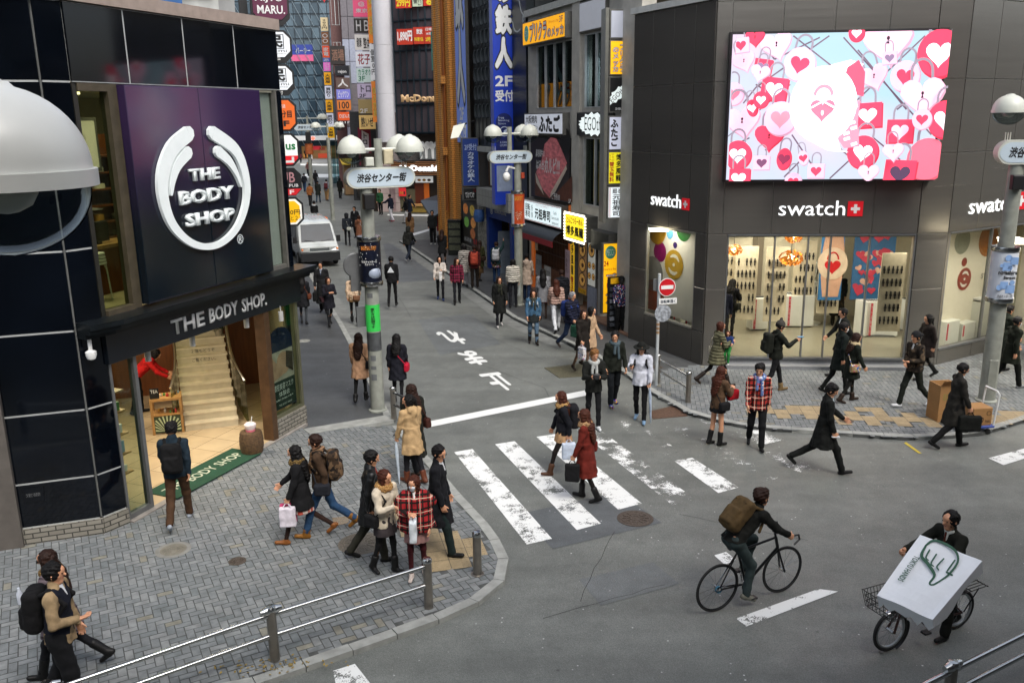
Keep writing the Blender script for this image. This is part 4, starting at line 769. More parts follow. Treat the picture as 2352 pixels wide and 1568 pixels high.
for px,py,w_,h,lab in ((1520,738,.35,.75,'low white plinth at the left of the street window'),(1556,735,.5,1.15,'tall white plinth in the street window'),(1580,752,.5,.7,'low white plinth at the right of the street window')):
    o=FL.p(LL-2.1+.55*((1520,1556,1580).index(px)),-.6,.95); fr=Fr(o,(FL.u.x,FL.u.y)); t=thing('window_plinth',lab,'plinth'); box('block',fr,0,w_,-.4,0,-.64,h-.5,M_CNT,t,.01); box('red_strip',fr,.05,.11,.002,.006,-.3,h-.55,M_TAG,t)
for k,(a,h) in enumerate(((1.0,.5),(1.75,.35),(2.5,.85),(3.4,.6))):
    fr=FQ.at(a,-.35,.5); t=thing('window_plinth',('short','lowest','tallest','wide')[k]+' white plinth in the right hand shop window','plinth'); box('block',fr,0,.6,-.4,0,-.2,h,M_CNT,t,.01); box('red_strip',fr,.03,.09,.002,.006,0,h-.05,M_TAG,t)
    if k==2:box('sloped_tray',fr,.0,.6,-.4,.0,h+.05,h+.1,M_WHITE,t)
# tall tilted watch boards
def wboard(fr,a,d,lab,n=3,rows=5,h=2.1):
    t=thing('watch_board',lab,'display board','tall watch display boards'); f2=fr.at(a,d,.75); b=MB()
    P=[(0,0),(.05,h*.3),(.05,h*.6),(0,h)]
    for i in range(3):
        (d0,z0),(d1,z1)=P[i],P[i+1]; b.hexa([f2.p(0,-d0-.03,z0),f2.p(.62,-d0-.03,z0),f2.p(.62,-d0,z0),f2.p(0,-d0,z0),f2.p(0,-d1-.03,z1),f2.p(.62,-d1-.03,z1),f2.p(.62,-d1,z1),f2.p(0,-d1,z1)])
    b.build('panel',mat('#cfc4aa',.6),t); b=MB()
    for r_ in range(rows):
        for k in range(5):
            if rnd.random()<.12:continue
            z=.2+r_*(h-.4)/rows; x=.07+k*.11; b.fbox(f2,x,x+.028,-.04,.012,z,z+.2); b.fbox(f2,x-.012,x+.04,-.04,.014,z+.08,z+.125)
    b.build('watches',mat('#23211f',.4),t)
for k,(a,d) in enumerate(((.55,-2.6),(1.15,-2.4),(1.95,-2.2))):wboard(FS,a,d,'cream board hung with dark watches, %s of the three behind the left glass' % ('leftmost','middle','rightmost')[k])
wboard(FS,3.0,-3.4,'cream board of watches behind the big chandelier, left of its pair'); wboard(FS,3.7,-3.3,'cream board of watches behind the big chandelier, right of its pair'); wboard(FS,4.7,-1.1,'cream board of large watches beside the right hand column'); wboard(FL,LL-1.0,-.9,'cream board of watches at the right of the street window')
# chandeliers
def chand(px,py,s,lab,Y=-1.8):
    f2=FS.at(0,Y); a,z=f2.hit(px,py); o=f2.p(a,0,z); t=thing('chandelier',lab,'lamp','petal chandeliers'); b=MB()
    for k in range(150):
        v=Vector((rnd.gauss(0,1),rnd.gauss(0,1),rnd.gauss(0,.75))).normalized(); p=o+Vector((v.x*s,v.y*s,v.z*s*.62)); e=v.cross(Vector((rnd.random(),rnd.random(),rnd.random()))).normalized()*s*.16; f=v.cross(e).normalized()*s*.2
        b.add([p-e,p+v*s*.18+f,p+e,p-f*.6],[(0,1,2,3)])
    b.build('petals',mat('#b9732a',.2,.75,emit=.22,ecol='#ffa045'),t); b=MB(); b.ball(o,s*.35,10); b.build('bulb',lit('#ffd9a0',6),t,True); b=MB(); b.tube([o,FS.p(0,0,3.42)*0+Vector((o.x,o.y,3.42))],.008,5); b.build('cord',M_BLACK,t)
chand(1686,574,.2,'smaller brown petal chandelier on the left side of the shop',-1.4); chand(1817,592,.28,'larger glowing petal chandelier above the middle counter',-1.4); chand(1823,546,.2,'petal chandelier close under the ceiling',-2.4)
# big poster on blue wall, right part padlocks
bp=thing('wall_poster','blue wall poster of a giant watch with red heart padlock','poster'); f2=FS.at(0,-3.0); a0,z0=f2.hit(1878,690); a1,z1=f2.hit(1942,540); box('sheet',f2,a0,a1,-.05,0,1.2,3.4,mat('#2f6ea3',.6),bp)
c=f2.hit(1912,605); b=MB(); b.fpoly(f2,[(c[0]-.22,1.3),(c[0]+.22,1.3),(c[0]+.3,c[1]-.4),(c[0]+.3,c[1]+.4),(c[0]+.2,3.38),(c[0]-.2,3.38),(c[0]-.3,c[1]+.4),(c[0]-.3,c[1]-.4)],0,.01); b.build('strap',mat('#c79d83',.6),bp); b=MB(); b.fpoly(f2,disc(c,.42,.46),.01,.03); b.build('dial',mat('#cdb8a0',.5),bp)
b=MB(); b.fpoly(f2,heart((c[0],c[1]-.08),.24),.03,.035); b.build('heart',M_RED,bp); b=MB(); b.tube([f2.p(c[0]+.15*math.cos(t),.035,c[1]+.12+.2*math.sin(t)) for t in [k*math.pi/10 for k in range(11)]],.022,6); b.build('shackle',M_RED,bp)
bp=thing('wall_poster','blue wall poster crowded with red and cream heart padlocks','poster'); f2=FS.at(0,-3.1); a0,z0=f2.hit(1952,690); a1,z1=f2.hit(2060,540); box('sheet',f2,a0,a1,-.05,0,1.2,3.4,mat('#2a5c88',.6),bp)
for c_,n in (('#b5344a',22),('#c9a08c',12)):
    b=MB()
    for k in range(n):b.fpoly(f2,heart((a0+.15+rnd.random()*(a1-a0-.3),1.4+rnd.random()*1.9),rnd.uniform(.09,.17),rnd.uniform(-.4,.4)),0,.005+.001*k)
    b.build('padlock_print',mat(c_,.6),bp)
rack=thing('watch_carousel','white round carousel stand of small watches','display stand'); o=g(1862,742,.3); b=MB(); b.lathe(o,[(.3,0),(.28,.03),(.05,.06),(.05,.8),(.26,.85),(.26,1.3),(.1,1.32),(.05,1.4),(.26,1.45),(.26,1.85),(0,1.87)],20); b.build('stand',M_CNT,rack,True); b=MB()
for k in range(20):
    for z in (.95,1.55):q=k*math.pi/10; p=o+Vector((math.cos(q)*.265,math.sin(q)*.265,z)); b.tube([p,p+UP*.22],.016,5)
b.build('watches',M_DARK,rack)
# window stickers: coloured discs and a cog
fw_=FL.at(0,-.45); bk_=thing('window_backdrop','white street window backdrop with coloured discs and a gold cog','backdrop'); a0=LL-3.3; box('sheet',fw_,a0,LL-.95,-.03,0,.95,3.5,mat('#dad8d0',.6,var=.03),bk_)
zz=Z(1560,530,3.92)
for x,y,r_,c_ in ((175,120,.42,'#a37a1e'),(297,158,.15,'#5a9ac0'),(430,120,.32,'#2a6b2f'),(347,268,.09,'#3a2566'),(202,332,.29,'#86195f'),(130,540,.5,'#8a8a88'),(140,760,.5,'#9a4a2c')):
    p=fw_.hit(*zz(x,y)); b=MB(); b.fpoly(fw_,[(min(max(q[0],a0),LL-.95),min(max(q[1],.96),3.46)) for q in disc(p,r_,r_)],.002+.001*(r_>.3),.006+.001*(r_>.3)); b.build('disc',mat(c_,.4),bk_)
def cog(fr,p,r_,m,par):
    b=MB(); n=36; outer=[(p[0]+r_*(1+.05*(k % 2))*math.cos(math.pi*k/n),p[1]+r_*(1+.05*(k % 2))*math.sin(math.pi*k/n)) for k in range(2*n)]; b.fpoly(fr,outer,.008,.014); b.build('cog',m,par)
    for s in (0,math.pi):b=MB(); stroke(b,fr,[(p[0]+.62*r_*math.cos(t+s),p[1]+.62*r_*math.sin(t+s)) for t in (.5,1.1,1.7,2.2)],[r_*.1,r_*.22,r_*.24,r_*.12],.014,.018); b.build('cog_slot',mat('#dad8d0',.6),par)
    b=MB(); b.fpoly(fr,disc(p,r_*.12,r_*.12),.014,.018); b.build('cog_hub',mat('#dad8d0',.6),par)
cog(fw_,fw_.hit(*zz(337,455)),.4,mat('#b8942f',.4),bk_)
fw2=FQ.at(0,-.6); bk2=thing('window_backdrop','pale right window backdrop with a red cog and small writing','backdrop'); box('sheet',fw2,.9,5.8,-.03,0,.5,3.4,mat('#dcd6c6',.6,var=.03),bk2); z2=Z(2000,530,3.92)
p=fw2.hit(*z2(1385,592)); cog(fw2,p,.3,mat('#8c3a32',.4),bk2); p=fw2.hit(*z2(1388,430)); b=MB(); b.fpoly(fw2,disc(p,.12,.12),.002,.008); b.build('disc',mat('#8c3a32',.4),bk2); p=fw2.hit(*z2(1545,590)); q=fw2.hit(*z2(1700,540)); txt(fw2,p[0],p[0]+.9,p[1],p[1]+.22,.004,'swatch',M_GREYM,bk2)
for x,y,r_,c_ in ((1370,230,.35,'#8b8f80'),(1620,220,.45,'#a8662a'),(1650,780,.4,'#3f8f90')):p=fw2.hit(*z2(x,y)); b=MB(); b.fpoly(fw2,[(u_,min(v,3.38)) for u_,v in disc(p,r_,r_)],.002,.007); b.build('disc',mat(c_,.4),bk2)
# ================================================================ grey building of many signs
gb=thing('sign_building','grey stone clad building carrying many lit restaurant signs','building'); M_GST=mat('#a5a299',.6,var=.14,vscale=3); GA,GB_=-12.25,-3.35
def wallholes(fr,a0,a1,z0,z1,holes,m,par,d0=-.25,name='wall'):
    A=sorted({a0,a1,*[h[0] for h in holes],*[h[1] for h in holes]}); ZZ=sorted({z0,z1,*[h[2] for h in holes],*[h[3] for h in holes]}); b=MB()
    for i in range(len(A)-1):
        for k in range(len(ZZ)-1):
            c=((A[i]+A[i+1])/2,(ZZ[k]+ZZ[k+1])/2)
            if not any(h[0]<c[0]<h[1] and h[2]<c[1]<h[3] for h in holes):b.fbox(fr,A[i],A[i+1],d0,0,ZZ[k],ZZ[k+1])
    return b.build(name,m,par)
wallholes(FR,GA,GB_,0,9.9,[(-11.4,-8.25,6.7,8.85),(-7.35,-5.75,6.68,8.9),(-7.35,-5.75,3.62,5.75),(-11.95,-8.2,0,2.6),(-7.9,-6.25,0,2.9),(-6.05,-5.0,0,2.3)],M_GST,gb)
box('back_wall',FR,GA,GB_,-4.2,-4,0,9.9,lit('#6a6152',.4),gb); box('floor',FR,GA,GB_,-4,-.26,-.05,.1,M_KERB,gb); box('upper_floor',FR,GA,GB_,-4,-.26,2.95,3.2,M_KERB,gb); box('upper_floor',FR,GA,GB_,-4,-.26,6.0,6.3,M_KERB,gb)  # the back wall glows itself, in place of room lighting behind the windows
b=MB(); b.fbox(FR,GA-.05,GB_+.1,-.4,.14,9.9,10.12); b.build('cornice',mat('#a2a39c',.6),gb); b=MB(); b.fbox(FR,GA,GB_,-8,-.3,9.9,10.0); b.build('roof',M_GREYM,gb); b=MB(); b.fbox(FR,-12.2,GB_,-6,-1.0,10.0,14); pent=b.build('penthouse',mat('#181a1a',.5),gb)
txt(FR,-9.5,-7.0,10.6,11.6,-.995,'ivory',M_WHITE,gb,name='penthouse_lettering')
b=MB(); b.fbox(FR,-4.5,GB_+.05,0,.22,0,9.9); b.fbox(FR,-8.15,-7.55,0,.1,2.9,9.9); b.build('pilaster',M_GST,gb); b=MB(); b.fbox(FR,-8.3,GB_,-.9,.35,0,.12); b.fbox(FR,-12.2,-8.3,-.6,.2,0,.1); b.build('step',mat('#8a6a56',.7,var=.2),gb)
def window(fr,a0,a1,z0,z1,n,par,m=M_STEEL,glass=None,rows=1):
    b=MB()
    for k in range(n+1):a=a0+(a1-a0)*k/n; b.fbox(fr,max(a0,a-.03),min(a1,a+.03),-.12,.02,z0,z1)
    for k in range(rows+1):z=z0+(z1-z0)*k/rows; b.fbox(fr,a0,a1,-.115,.015,max(z0,z-.03),min(z1,z+.03))
    w_=b.build('window',m,par); box('pane',fr,a0+.03,a1-.03,-.06,-.05,z0+.03,z1-.03,glass or glassmat('#b9c4c4'),w_); return w_
M_ALU=mat('#b9bcbc',.4,.3); window(FR,-11.4,-8.25,6.7,8.85,4,gb,M_ALU); window(FR,-7.35,-5.75,6.68,8.9,2,gb,M_ALU); window(FR,-7.35,-5.75,3.62,5.75,2,gb,M_ALU)
# things in those windows
M_PUR=lit('#d8801a',.45)
pw=thing('window_poster','orange window poster band with white photo booth writing under 3F','poster'); box('sheet',FR,-11.3,-8.35,-.14,-.13,6.75,7.55,M_PUR,pw); f2=FR.at(0,-.128)
for s,a in (('プ',-10.9),('リ',-10.15),('ク',-9.75),('ラ',-9.2)):txt(f2,a,a+.42,6.8,7.5,.0,s,M_WHITE,pw,.03,outline=M_RED,ow=.05)
txt(f2,-8.85,-8.4,6.85,7.15,0,'メッカ',M_WHITE,pw,.03); txt(f2,-8.8,-8.6,7.25,7.45,0,'3F',mat('#3a3f86',.5),pw,.02)
wp2=thing('window_poster','purple window poster with two white curved diamonds','poster'); box('sheet',FR,-11.25,-9.3,-.16,-.15,7.6,8.8,mat('#3a2434',.5),wp2); b=MB()
for a in (-11.15,-10.05):b.fpoly(FR.at(a,-.15),[(.05,1.6+6.7),(.35,1.25+6.7),(.62,1.0+6.7),(.5,.8+6.7),(.2,1.1+6.7)],.0,.01)
b.build('diamond_print',mat('#aab0b3',.5),wp2)
for k in range(2):t=thing('tube_lamp',('left','right')[k]+' vertical white tube lamp in the shelf window','lamp'); b=MB(); o=FR.p(-7.15+k*.85,-.3,6.95); b.tube([o,o+UP*1.2],.04,8); b.build('tube',lit('#eef4ff',5),t)
shf=thing('window_shelves','white shelves of goods behind the two tube lamps','shelf'); b=MB()
for k in range(8):b.fbox(FR,-7.3,-5.8,-.8,-.45,6.8+k*.18,6.82+k*.18)
b.build('shelf_board',M_WHITE,shf); sale=thing('sale_banner','yellow vertical closing SALE banner inside the window','banner'); box('sheet',FR,-7.05,-6.5,-.2,-.19,3.75,5.7,lit('#c7a01c',.25),sale); txt(FR,-6.95,-6.6,3.8,5.6,-.185,'閉店SALE',mat('#1d2430',.5),sale,.03,vert=True)
# boxed signs on the facade
def fsign(fr,a0,a1,z0,z1,d,bg,label,e=.45,name='wall_sign',frame=M_GREY2,group=None):
    t=thing(name,label,'sign',group); box('housing',fr,a0,a1,0.0,d,z0,z1,frame,t,.006); box('face',fr,a0+.04,a1-.04,d,d+.012,z0+.04,z1-.04,lit(bg,e) if not hasattr(bg,'node_tree') else bg,t); return t,fr.at(0,d+.012)
t,f2=fsign(FR,-12.0,-8.25,8.88,9.68,.3,'#dd9a12','wide yellow photo booth sign with white katakana under the cornice',.55)
txt(f2,-11.3,-9.75,8.98,9.58,.0,'プリクラ',M_WHITE,t,.03,outline=M_RED,ow=.05); txt(f2,-9.7,-8.35,8.98,9.3,0,'のメッカ',M_WHITE,t,.02,outline=M_RED,ow=.05); txt(f2,-9.6,-8.75,9.4,9.52,0,'24 hours a day',M_RED,t); txt(f2,-8.7,-8.4,9.38,9.58,0,'3F',mat('#3a3f86',.5),t,.02)
b=MB(); b.fpoly(f2,disc((-11.6,9.28),.2,.27),.002,.01); b.build('badge',mat('#5fb5a5',.5),t); txt(f2,-11.75,-11.45,9.18,9.38,.012,'MECCA',M_WHITE,t)
t,f2=fsign(FR,-7.55,-5.7,8.95,9.85,.12,'#b5b7bd','blank white panel sign under the cornice',.12)
t,f2=fsign(FR,-12.0,-8.5,5.82,6.55,.26,'#c3c7d0','pale grey barbecue sign with black brush writing',.25); txt(f2,-10.6,-8.7,5.9,6.48,0,'ふたご',M_BLACK,t,.05); txt(f2,-11.85,-10.75,6.2,6.47,0,'大阪焼肉',M_BLACK,t,.02); txt(f2,-11.6,-10.7,5.93,6.15,0,'ホルモン',M_BLACK,t,.02)
t,f2=fsign(FR,-7.75,-5.2,5.8,6.55,.1,'#14161a','black sign with ragged white cloud and gothic lettering',.05); b=MB(); n=44
b.fpoly(f2,[(-6.45+1.05*math.cos(q)*(1+.1*math.sin(k*2.6)),6.175+.33*math.sin(q)*(1+.14*math.sin(k*2.2))) for k,q in enumerate([2*math.pi*i/n for i in range(n)])],.001,.006); b.build('cloud_shape',lit('#dfe8e6',.5),t); txt(f2,-7.1,-5.6,5.98,6.4,.008,'EGOthic',M_BLACK,t)
# meat poster
t,f2=fsign(FR,-11.75,-8.2,3.55,5.72,.12,'#1d1519','big dark poster of marbled raw beef with white brush writing',.04,'beef_poster',M_BLACK)
zp=Z(1250,250,5.87); HP= lambda x,y:f2.hit(*zp(x,y))
b=MB(); b.fpoly(f2,[HP(*q) for q in ((345,1000),(420,860),(470,600),(560,500),(640,520),(720,700),(790,870),(700,1060),(640,1200),(540,1370),(430,1230))],.001,.006); b.build('beef_print',mat('#a35a5e',.45,var=.5,vscale=4,stretch=(1,1,2.5),emit=.12),t)
b=MB(); b.fpoly(f2,[HP(*q) for q in ((780,900),(790,960),(620,1290),(545,1370),(560,1290))],.007,.01); b.fpoly(f2,[HP(*q) for q in ((340,1010),(430,1230),(460,1330),(350,1150))],.007,.01); b.build('bone_print',mat('#c7b9a8',.5),t)
b=MB(); b.fpoly(f2,[HP(*q) for q in ((330,1010),(460,1300),(560,1380),(855,1060),(860,980),(860,1430),(330,1330))],.0005,.001); b.build('board_print',mat('#5a2f1d',.5,var=.3),t)
b=MB(); b.fpoly(f2,disc(HP(770,560),.42,.42),.0015,.003); b.build('plate_print',mat('#0b0b0d',.3),t)
for s,x0,y0,x1,y1 in (('黒毛和牛の',345,780,470,680),('はみ出る',350,960,500,830),('カルビ!!!',470,1010,690,800),('ご予約:03',575,1390,690,1310),('5F',810,1440,850,1390)):p,q=HP(x0,y0),HP(x1,y1); txt(f2,p[0],q[0],p[1],q[1],.011,s,M_WHITE,t,.02,shear=.2)
# sushi sign, awning and lattice front
t,f2=fsign(FR,-12.05,-8.5,2.66,3.47,.3,'#cfdfe2','white sushi restaurant sign with red and white border stripes',.6)
b=MB()
for k,z in enumerate((3.42,3.39,2.7,2.73)):b.fbox(f2,-12.0,-8.55,.001,.003,z-.008,z+.008)
b.build('stripe',M_RED,t); txt(f2,-10.9,-9.45,2.82,3.22,.004,'元祖寿司',M_BLACK,t,.03); txt(f2,-11.85,-11.35,2.8,3.32,.004,'回転\n寿司',M_BLACK,t,.02); txt(f2,-11.25,-11.08,2.8,3.3,.004,'新鮮',M_BLACK,t,vert=True); txt(f2,-10.8,-9.6,3.28,3.36,.004,'ゆらくえん100円より',M_RED,t); txt(f2,-9.35,-8.7,2.78,3.25,.004,'Sushi\nGansozushi\nrestaurant',M_DARK,t)
aw=thing('awning','dark ribbed awning with red valance over the sushi front','awning'); b=MB(); z0=2.6; n=8
P=[(0.05,2.62)]+[(.05+.62*math.sin(k/n*1.4),2.2+.42*math.cos(k/n*1.4)) for k in range(n+1)]
vs=[FR.p(a,d,z) for a in (-12.2,-8.45) for d,z in P]; m=len(P); b.add(vs,[(i,i+1,m+i+1,m+i) for i in range(m-1)]); b.build('canopy',mat('#25292d',.5),aw,True); box('valance',FR,-12.2,-8.45,.655,.67,2.08,2.28,mat('#8f1f28',.7),aw)
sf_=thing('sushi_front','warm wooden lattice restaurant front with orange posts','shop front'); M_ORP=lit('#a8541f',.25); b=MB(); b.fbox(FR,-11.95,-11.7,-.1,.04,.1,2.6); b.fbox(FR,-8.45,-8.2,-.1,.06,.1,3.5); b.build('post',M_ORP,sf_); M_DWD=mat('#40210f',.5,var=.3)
b=MB()
for k in range(23):a=-11.7+k*.14; b.fbox(FR,a,a+.035,-.12,-.04,1.1,2.55)
for z in (1.05,1.55,2.05,2.5):b.fbox(FR,-11.7,-8.45,-.13,-.045,z,z+.04)
b.build('lattice',M_DWD,sf_); box('lower_boards',FR,-11.7,-8.45,-.12,-.02,.1,1.05,M_WOOD,sf_); box('paper_screen',FR,-11.7,-8.45,-.2,-.15,1.1,2.55,lit('#7d5a22',.25),sf_)
for k,(a,z,w_,h,c_) in enumerate(((-11.6,.6,.55,.8,'#9ea3a6'),(-10.75,.35,.6,.75,'#c9c9c4'),(-11.65,1.55,.25,.45,'#c7b9a3'),(-8.9,.3,.55,.6,'#a3b8a8'))):t=thing('paper_notice',('grey poster low','white leaning menu board','small paper notice high','colourful menu poster')[k]+' on the sushi front','notice'); box('sheet',FR,a,a+w_,-.01,.01,z,z+h,mat(c_,.6,var=.2,vscale=10),t); txt(FR,a+.05,a+w_-.05,z+h*.5,z+h*.8,.012,'おすすめ',M_DARK,t)
md=thing('menu_board','pink vertical menu banner with pictures at the sushi front corner','menu'); box('sheet',FR,-8.45,-8.05,.16,.18,.35,2.0,mat('#b9a0a8',.6,var=.2,vscale=8),md); txt(FR,-8.4,-8.25,1.2,1.9,.185,'元祖寿司',M_DARK,md,vert=True); txt(FR,-8.38,-8.15,.5,1.0,.185,'寿司',M_RED,md,vert=True)
lp=thing('eave_lamp','small bright round lamp under the awning','lamp'); b=MB(); b.ball(FR.p(-11.9,.5,2.15),.07,10); b.build('bulb',lit('#fff0c8',6),lp,True)
# ramen front
t,f2=fsign(FR,-7.85,-6.3,2.5,3.32,.45,'#d9c224','bright yellow ramen sign edged with small white bulbs',.8)
txt(f2,-7.75,-6.4,2.62,2.95,0,'博多風龍',M_BLACK,t,.04); txt(f2,-7.7,-6.45,3.02,3.22,0,'とんこつらーめん',M_RED,t,.02); b=MB()
for k in range(16): 
    for z in (2.48,3.34):b.fbox(FR,-7.88+k*.1,-7.83+k*.1,.44,.48,z-.03,z+.03)
for k in range(8):
    for a in (-7.88,-6.27):b.fbox(FR,a-.03,a+.03,.44,.48,2.55+k*.1,2.6+k*.1)
b.build('bulb_row',lit('#fff6e0',2.2),t)
t,f2=fsign(FR,-8.12,-7.72,.15,2.75,.14,'#c79f18','narrow yellow ramen pillar banner with black and red writing',.35); txt(f2,-8.02,-7.82,1.2,2.6,0,'博多風龍',M_BLACK,t,.03,vert=True); txt(f2,-8.02,-7.82,.25,1.15,0,'替玉無料',M_RED,t,.04,vert=True)
def bowl(fr,c,r_,par,k=0):
    b=MB(); b.fpoly(fr,disc(c,r_,r_*.95),.002+.0007*k,.006); b.build('bowl_print',mat('#2a2420',.5),par); b=MB(); b.fpoly(fr,disc(c,r_*.85,r_*.8),.006,.009); b.build('soup_print',mat('#b98a45',.5,var=.35,vscale=14,emit=.15),par); b=MB(); b.fpoly(fr,disc((c[0]+r_*.15,c[1]),r_*.35,r_*.3),.009,.011); b.build('topping_print',mat('#5d3a22',.5,var=.4,vscale=20),par)
t,f2=fsign(FR,-7.65,-6.95,.6,2.5,.05,'#7a5a38','brown ramen menu panel with three bowl pictures',.18); [bowl(f2,(-7.3,z),.26,t,i) for i,z in enumerate((2.12,1.62,1.12))]; box('price_band',f2,-7.6,-7.0,.001,.004,.66,.82,M_YEL,t); txt(f2,-7.55,-7.05,.68,.8,.006,'ラーメン650',M_BLACK,t)
t,f2=fsign(FR,-6.9,-6.3,1.0,2.55,.05,'#b5b5ac','pale ramen menu panel with one large bowl and four small ones',.2); bowl(f2,(-6.6,2.2),.24,t); [bowl(f2,(-6.75+.3*(i % 2),1.7-.35*(i // 2)),.12,t) for i in range(4)]
box('lower_panel',FR,-6.9,-6.3,0,.06,.1,1.0,mat('#8d93a0',.5),t)
for k in range(3):lm_=thing('spot_lamp',('left','middle','right')[k]+' black spot lamp under the yellow ramen sign','lamp'); o=FR.p(-7.5+k*.45,.4,2.42); b=MB(); b.lathe(o,[(0,.1),(.06,.1),(.09,-.04),(.07,-.05),(0,-.03)],12,(FR.n*.4-UP)); b.build('lamp_head',M_DARK,lm_,True); b=MB(); b.ball(o-UP*.05,.03,8); b.build('bulb',lit('#fff0d0',4),lm_)
t,f2=fsign(FR,-6.2,-4.9,2.35,2.95,.3,'#20241f','dark carved name board over the green tiled entrance',0,'name_board',M_GREY2); txt(f2,-6.05,-5.05,2.5,2.8,0,'SHIBUYA',mat('#343a33',.5),t)
b=MB(); b.fbox(FR,-6.1,-4.95,-1.0,-.9,0,2.4); b.build('tiled_recess',tilemat('#33463a','#2b3d33',.2,.1,'#1a211d',.008,.3),gb,uvfr=FR)
t,f2=fsign(Fr(FR.p(-4.95,.0,0),(.938,.347)).at(-.55,0),0,.52,.5,2.7,.14,'#d9a010','tall yellow photo booth sign with green badge beside the entrance',.6); b=MB(); b.fpoly(f2,disc((.26,2.4),.18,.2),.001,.006); b.build('badge',mat('#3f9d80',.5),t); txt(f2,.12,.4,2.3,2.5,.008,'MECCA',M_WHITE,t); txt(f2,.04,.2,1.98,2.15,.003,'24',M_RED,t,.02); txt(f2,.04,.46,1.83,1.93,.003,'hours a day',M_RED,t); txt(f2,.12,.46,.7,1.75,.003,'プリクラ',M_WHITE,t,.04,vert=True,outline=M_RED,ow=.04)
lt=thing('leaflet_rack','black rack of leaflets with a yellow top card','rack'); f3=Fr(FR.p(-4.2,.28,0),(.938,.347)); box('rack_back',f3,-.35,.15,-.1,0,.1,1.75,M_BLACK,lt)
for k in range(7):box('tray',f3,-.33,.13,0,.06,.25+k*.18,.36+k*.18,mat(('#2b2f36','#5a5e66','#33363c')[k % 3],.5),lt)
box('top_card',f3,-.3,.1,.0,.02,1.55,1.72,M_YEL,lt)
# projecting column of signs on the pillar
FV2=Fr((2.86,25.95),(.985,.17)); vs_=thing('sign_column','steel bracket column holding the stacked projecting signs','sign post'); b=MB(); b.fbox(FV2,-.12,-.02,-.45,.02,3.35,9.35); b.fbox(FV2,.57,.63,-.4,.0,3.35,9.35); b.build('casing',mat('#75756e',.4,.4),vs_)
for z in (8.3,6.9,5.6,4.1):box('bracket',FV2,.63,.95,-.3,-.1,z,z+.32,mat('#4f5247',.5,.3),vs_)
M_K=M_BLACK
def vsign(y0,y1,bg,lab,e=.4): 
    z0,z1=FV2.hit(1420,y1)[1],FV2.hit(1420,y0)[1]; t,f2=fsign(FV2.at(0,-.35),0,.56,z0,z1,.37,bg,lab,e); return t,f2,z0,z1
vsign(22,90,'#a9adb8','blank pale panel at the top of the projecting column',.15)
t,f2,z0,z1=vsign(92,174,'#dda30f','yellow photo booth sign in the projecting column',.6); txt(f2,.3,.48,z0+.1,z1-.1,0,'プリクラ',M_WHITE,t,.03,vert=True,outline=M_RED,ow=.05); txt(f2,.1,.27,z0+.1,z1-.2,0,'のメッカ',M_WHITE,t,.03,vert=True,outline=M_RED,ow=.05)
t,f2,z0,z1=vsign(176,259,'#0c0d0f','black projecting sign with a slanting white gothic word',.02); b=MB(); q=[]
for k in range(30):a=2*math.pi*k/30; x,y=.38*math.cos(a)*(1+.12*math.sin(k*2.3)),.14*math.sin(a)*(1+.2*math.sin(k*2.3)); q.append((min(.53,max(.03,.28+x*.75-y*.66)),z0+.52+x*.66+y*.75))
b.fpoly(f2,q,.001,.005); b.build('cloud_shape',lit('#cfd8d6',.4),t); tf=Tilt(f2.p(.28,0,z0+.52),f2.u*.75+UP*.66,UP*.75-f2.u*.66); txt(tf,-.3,.3,-.07,.07,.007,'EGOthic',M_K,t,.0); txt(f2,.2,.5,z0+.07,z0+.14,.002,'SHIBUYA',M_WHITE,t,.01)
t,f2,z0,z1=vsign(266,346,'#b9bccb','pale grey barbecue sign in the projecting column',.3); txt(f2,.06,.3,z0+.12,z1-.1,0,'ふたご',M_K,t,.05,vert=True); txt(f2,.37,.48,z0+.1,z1-.1,0,'大阪焼肉・ホルモン',M_K,t,.01,vert=True)
t,f2,z0,z1=vsign(347,424,'#c8bc1c','yellow ramen sign in the projecting column',.5); txt(f2,.24,.42,z0+.1,z1-.08,0,'博多風龍',M_K,t,.03,vert=True); txt(f2,.05,.19,z0+.08,z1-.3,0,'替玉無料',M_RED,t,.03,vert=True); txt(f2,.46,.52,z0+.3,z1-.06,0,'とんこつらーめん',M_RED,t,vert=True); txt(f2,.05,.19,z1-.27,z1-.08,0,'2玉',M_RED,t)
t,f2,z0,z1=vsign(427,502,'#cfd7da','white sushi sign with red stripes, lowest in the projecting column',.5); txt(f2,.15,.42,z0+.08,z1-.25,0,'元祖寿司',M_K,t,.02,vert=True); txt(f2,.15,.42,z1-.22,z1-.08,0,'廻る',M_K,t,.02); b=MB()
for a in (.06,.09,.47,.5):b.fbox(f2,a-.006,a+.006,.001,.003,z0+.05,z1-.05)
b.build('stripe',M_RED,t)
# ================================================================ dark buildings further along
db=thing('dark_building','tall black tiled building with rows of crescent shaped ornaments','building'); M_DKT=tilemat('#2b2f31','#272b2d',.5,.5,'#15181a',.012,.4,0)
b=MB(); b.fbox(FR,-21.1,GA-.05,-9,-.3,2.9,19); b.build('wall',M_DKT,db,uvfr=FR); a0=-18.9; b=MB(); b.fbox(FR,a0-.1,-16.2,-.3,-.1,5.2,19); b.build('ornament_panel',mat('#303538',.5),db); b=MB()
for i in range(5):
    for k in range(16):
        c=(a0+.25+i*.52,6.7+k*.75); q=[(c[0]+.2*math.cos(s),c[1]+.3*math.sin(s)) for s in [R(100+160*j/8) for j in range(9)]]+[(c[0]+.06+.2*math.cos(s),c[1]+.27*math.sin(s)) for s in [R(260-160*j/8) for j in range(9)]]; b.fpoly(FR,q,-.1,-.03)
b.build('crescent_ornament',mat('#4b5154',.25,.3),db); b=MB()
for k in range(16):b.fbox(FR,a0-.1,-16.2,-.1,-.07,6.3+k*.75,6.33+k*.75)
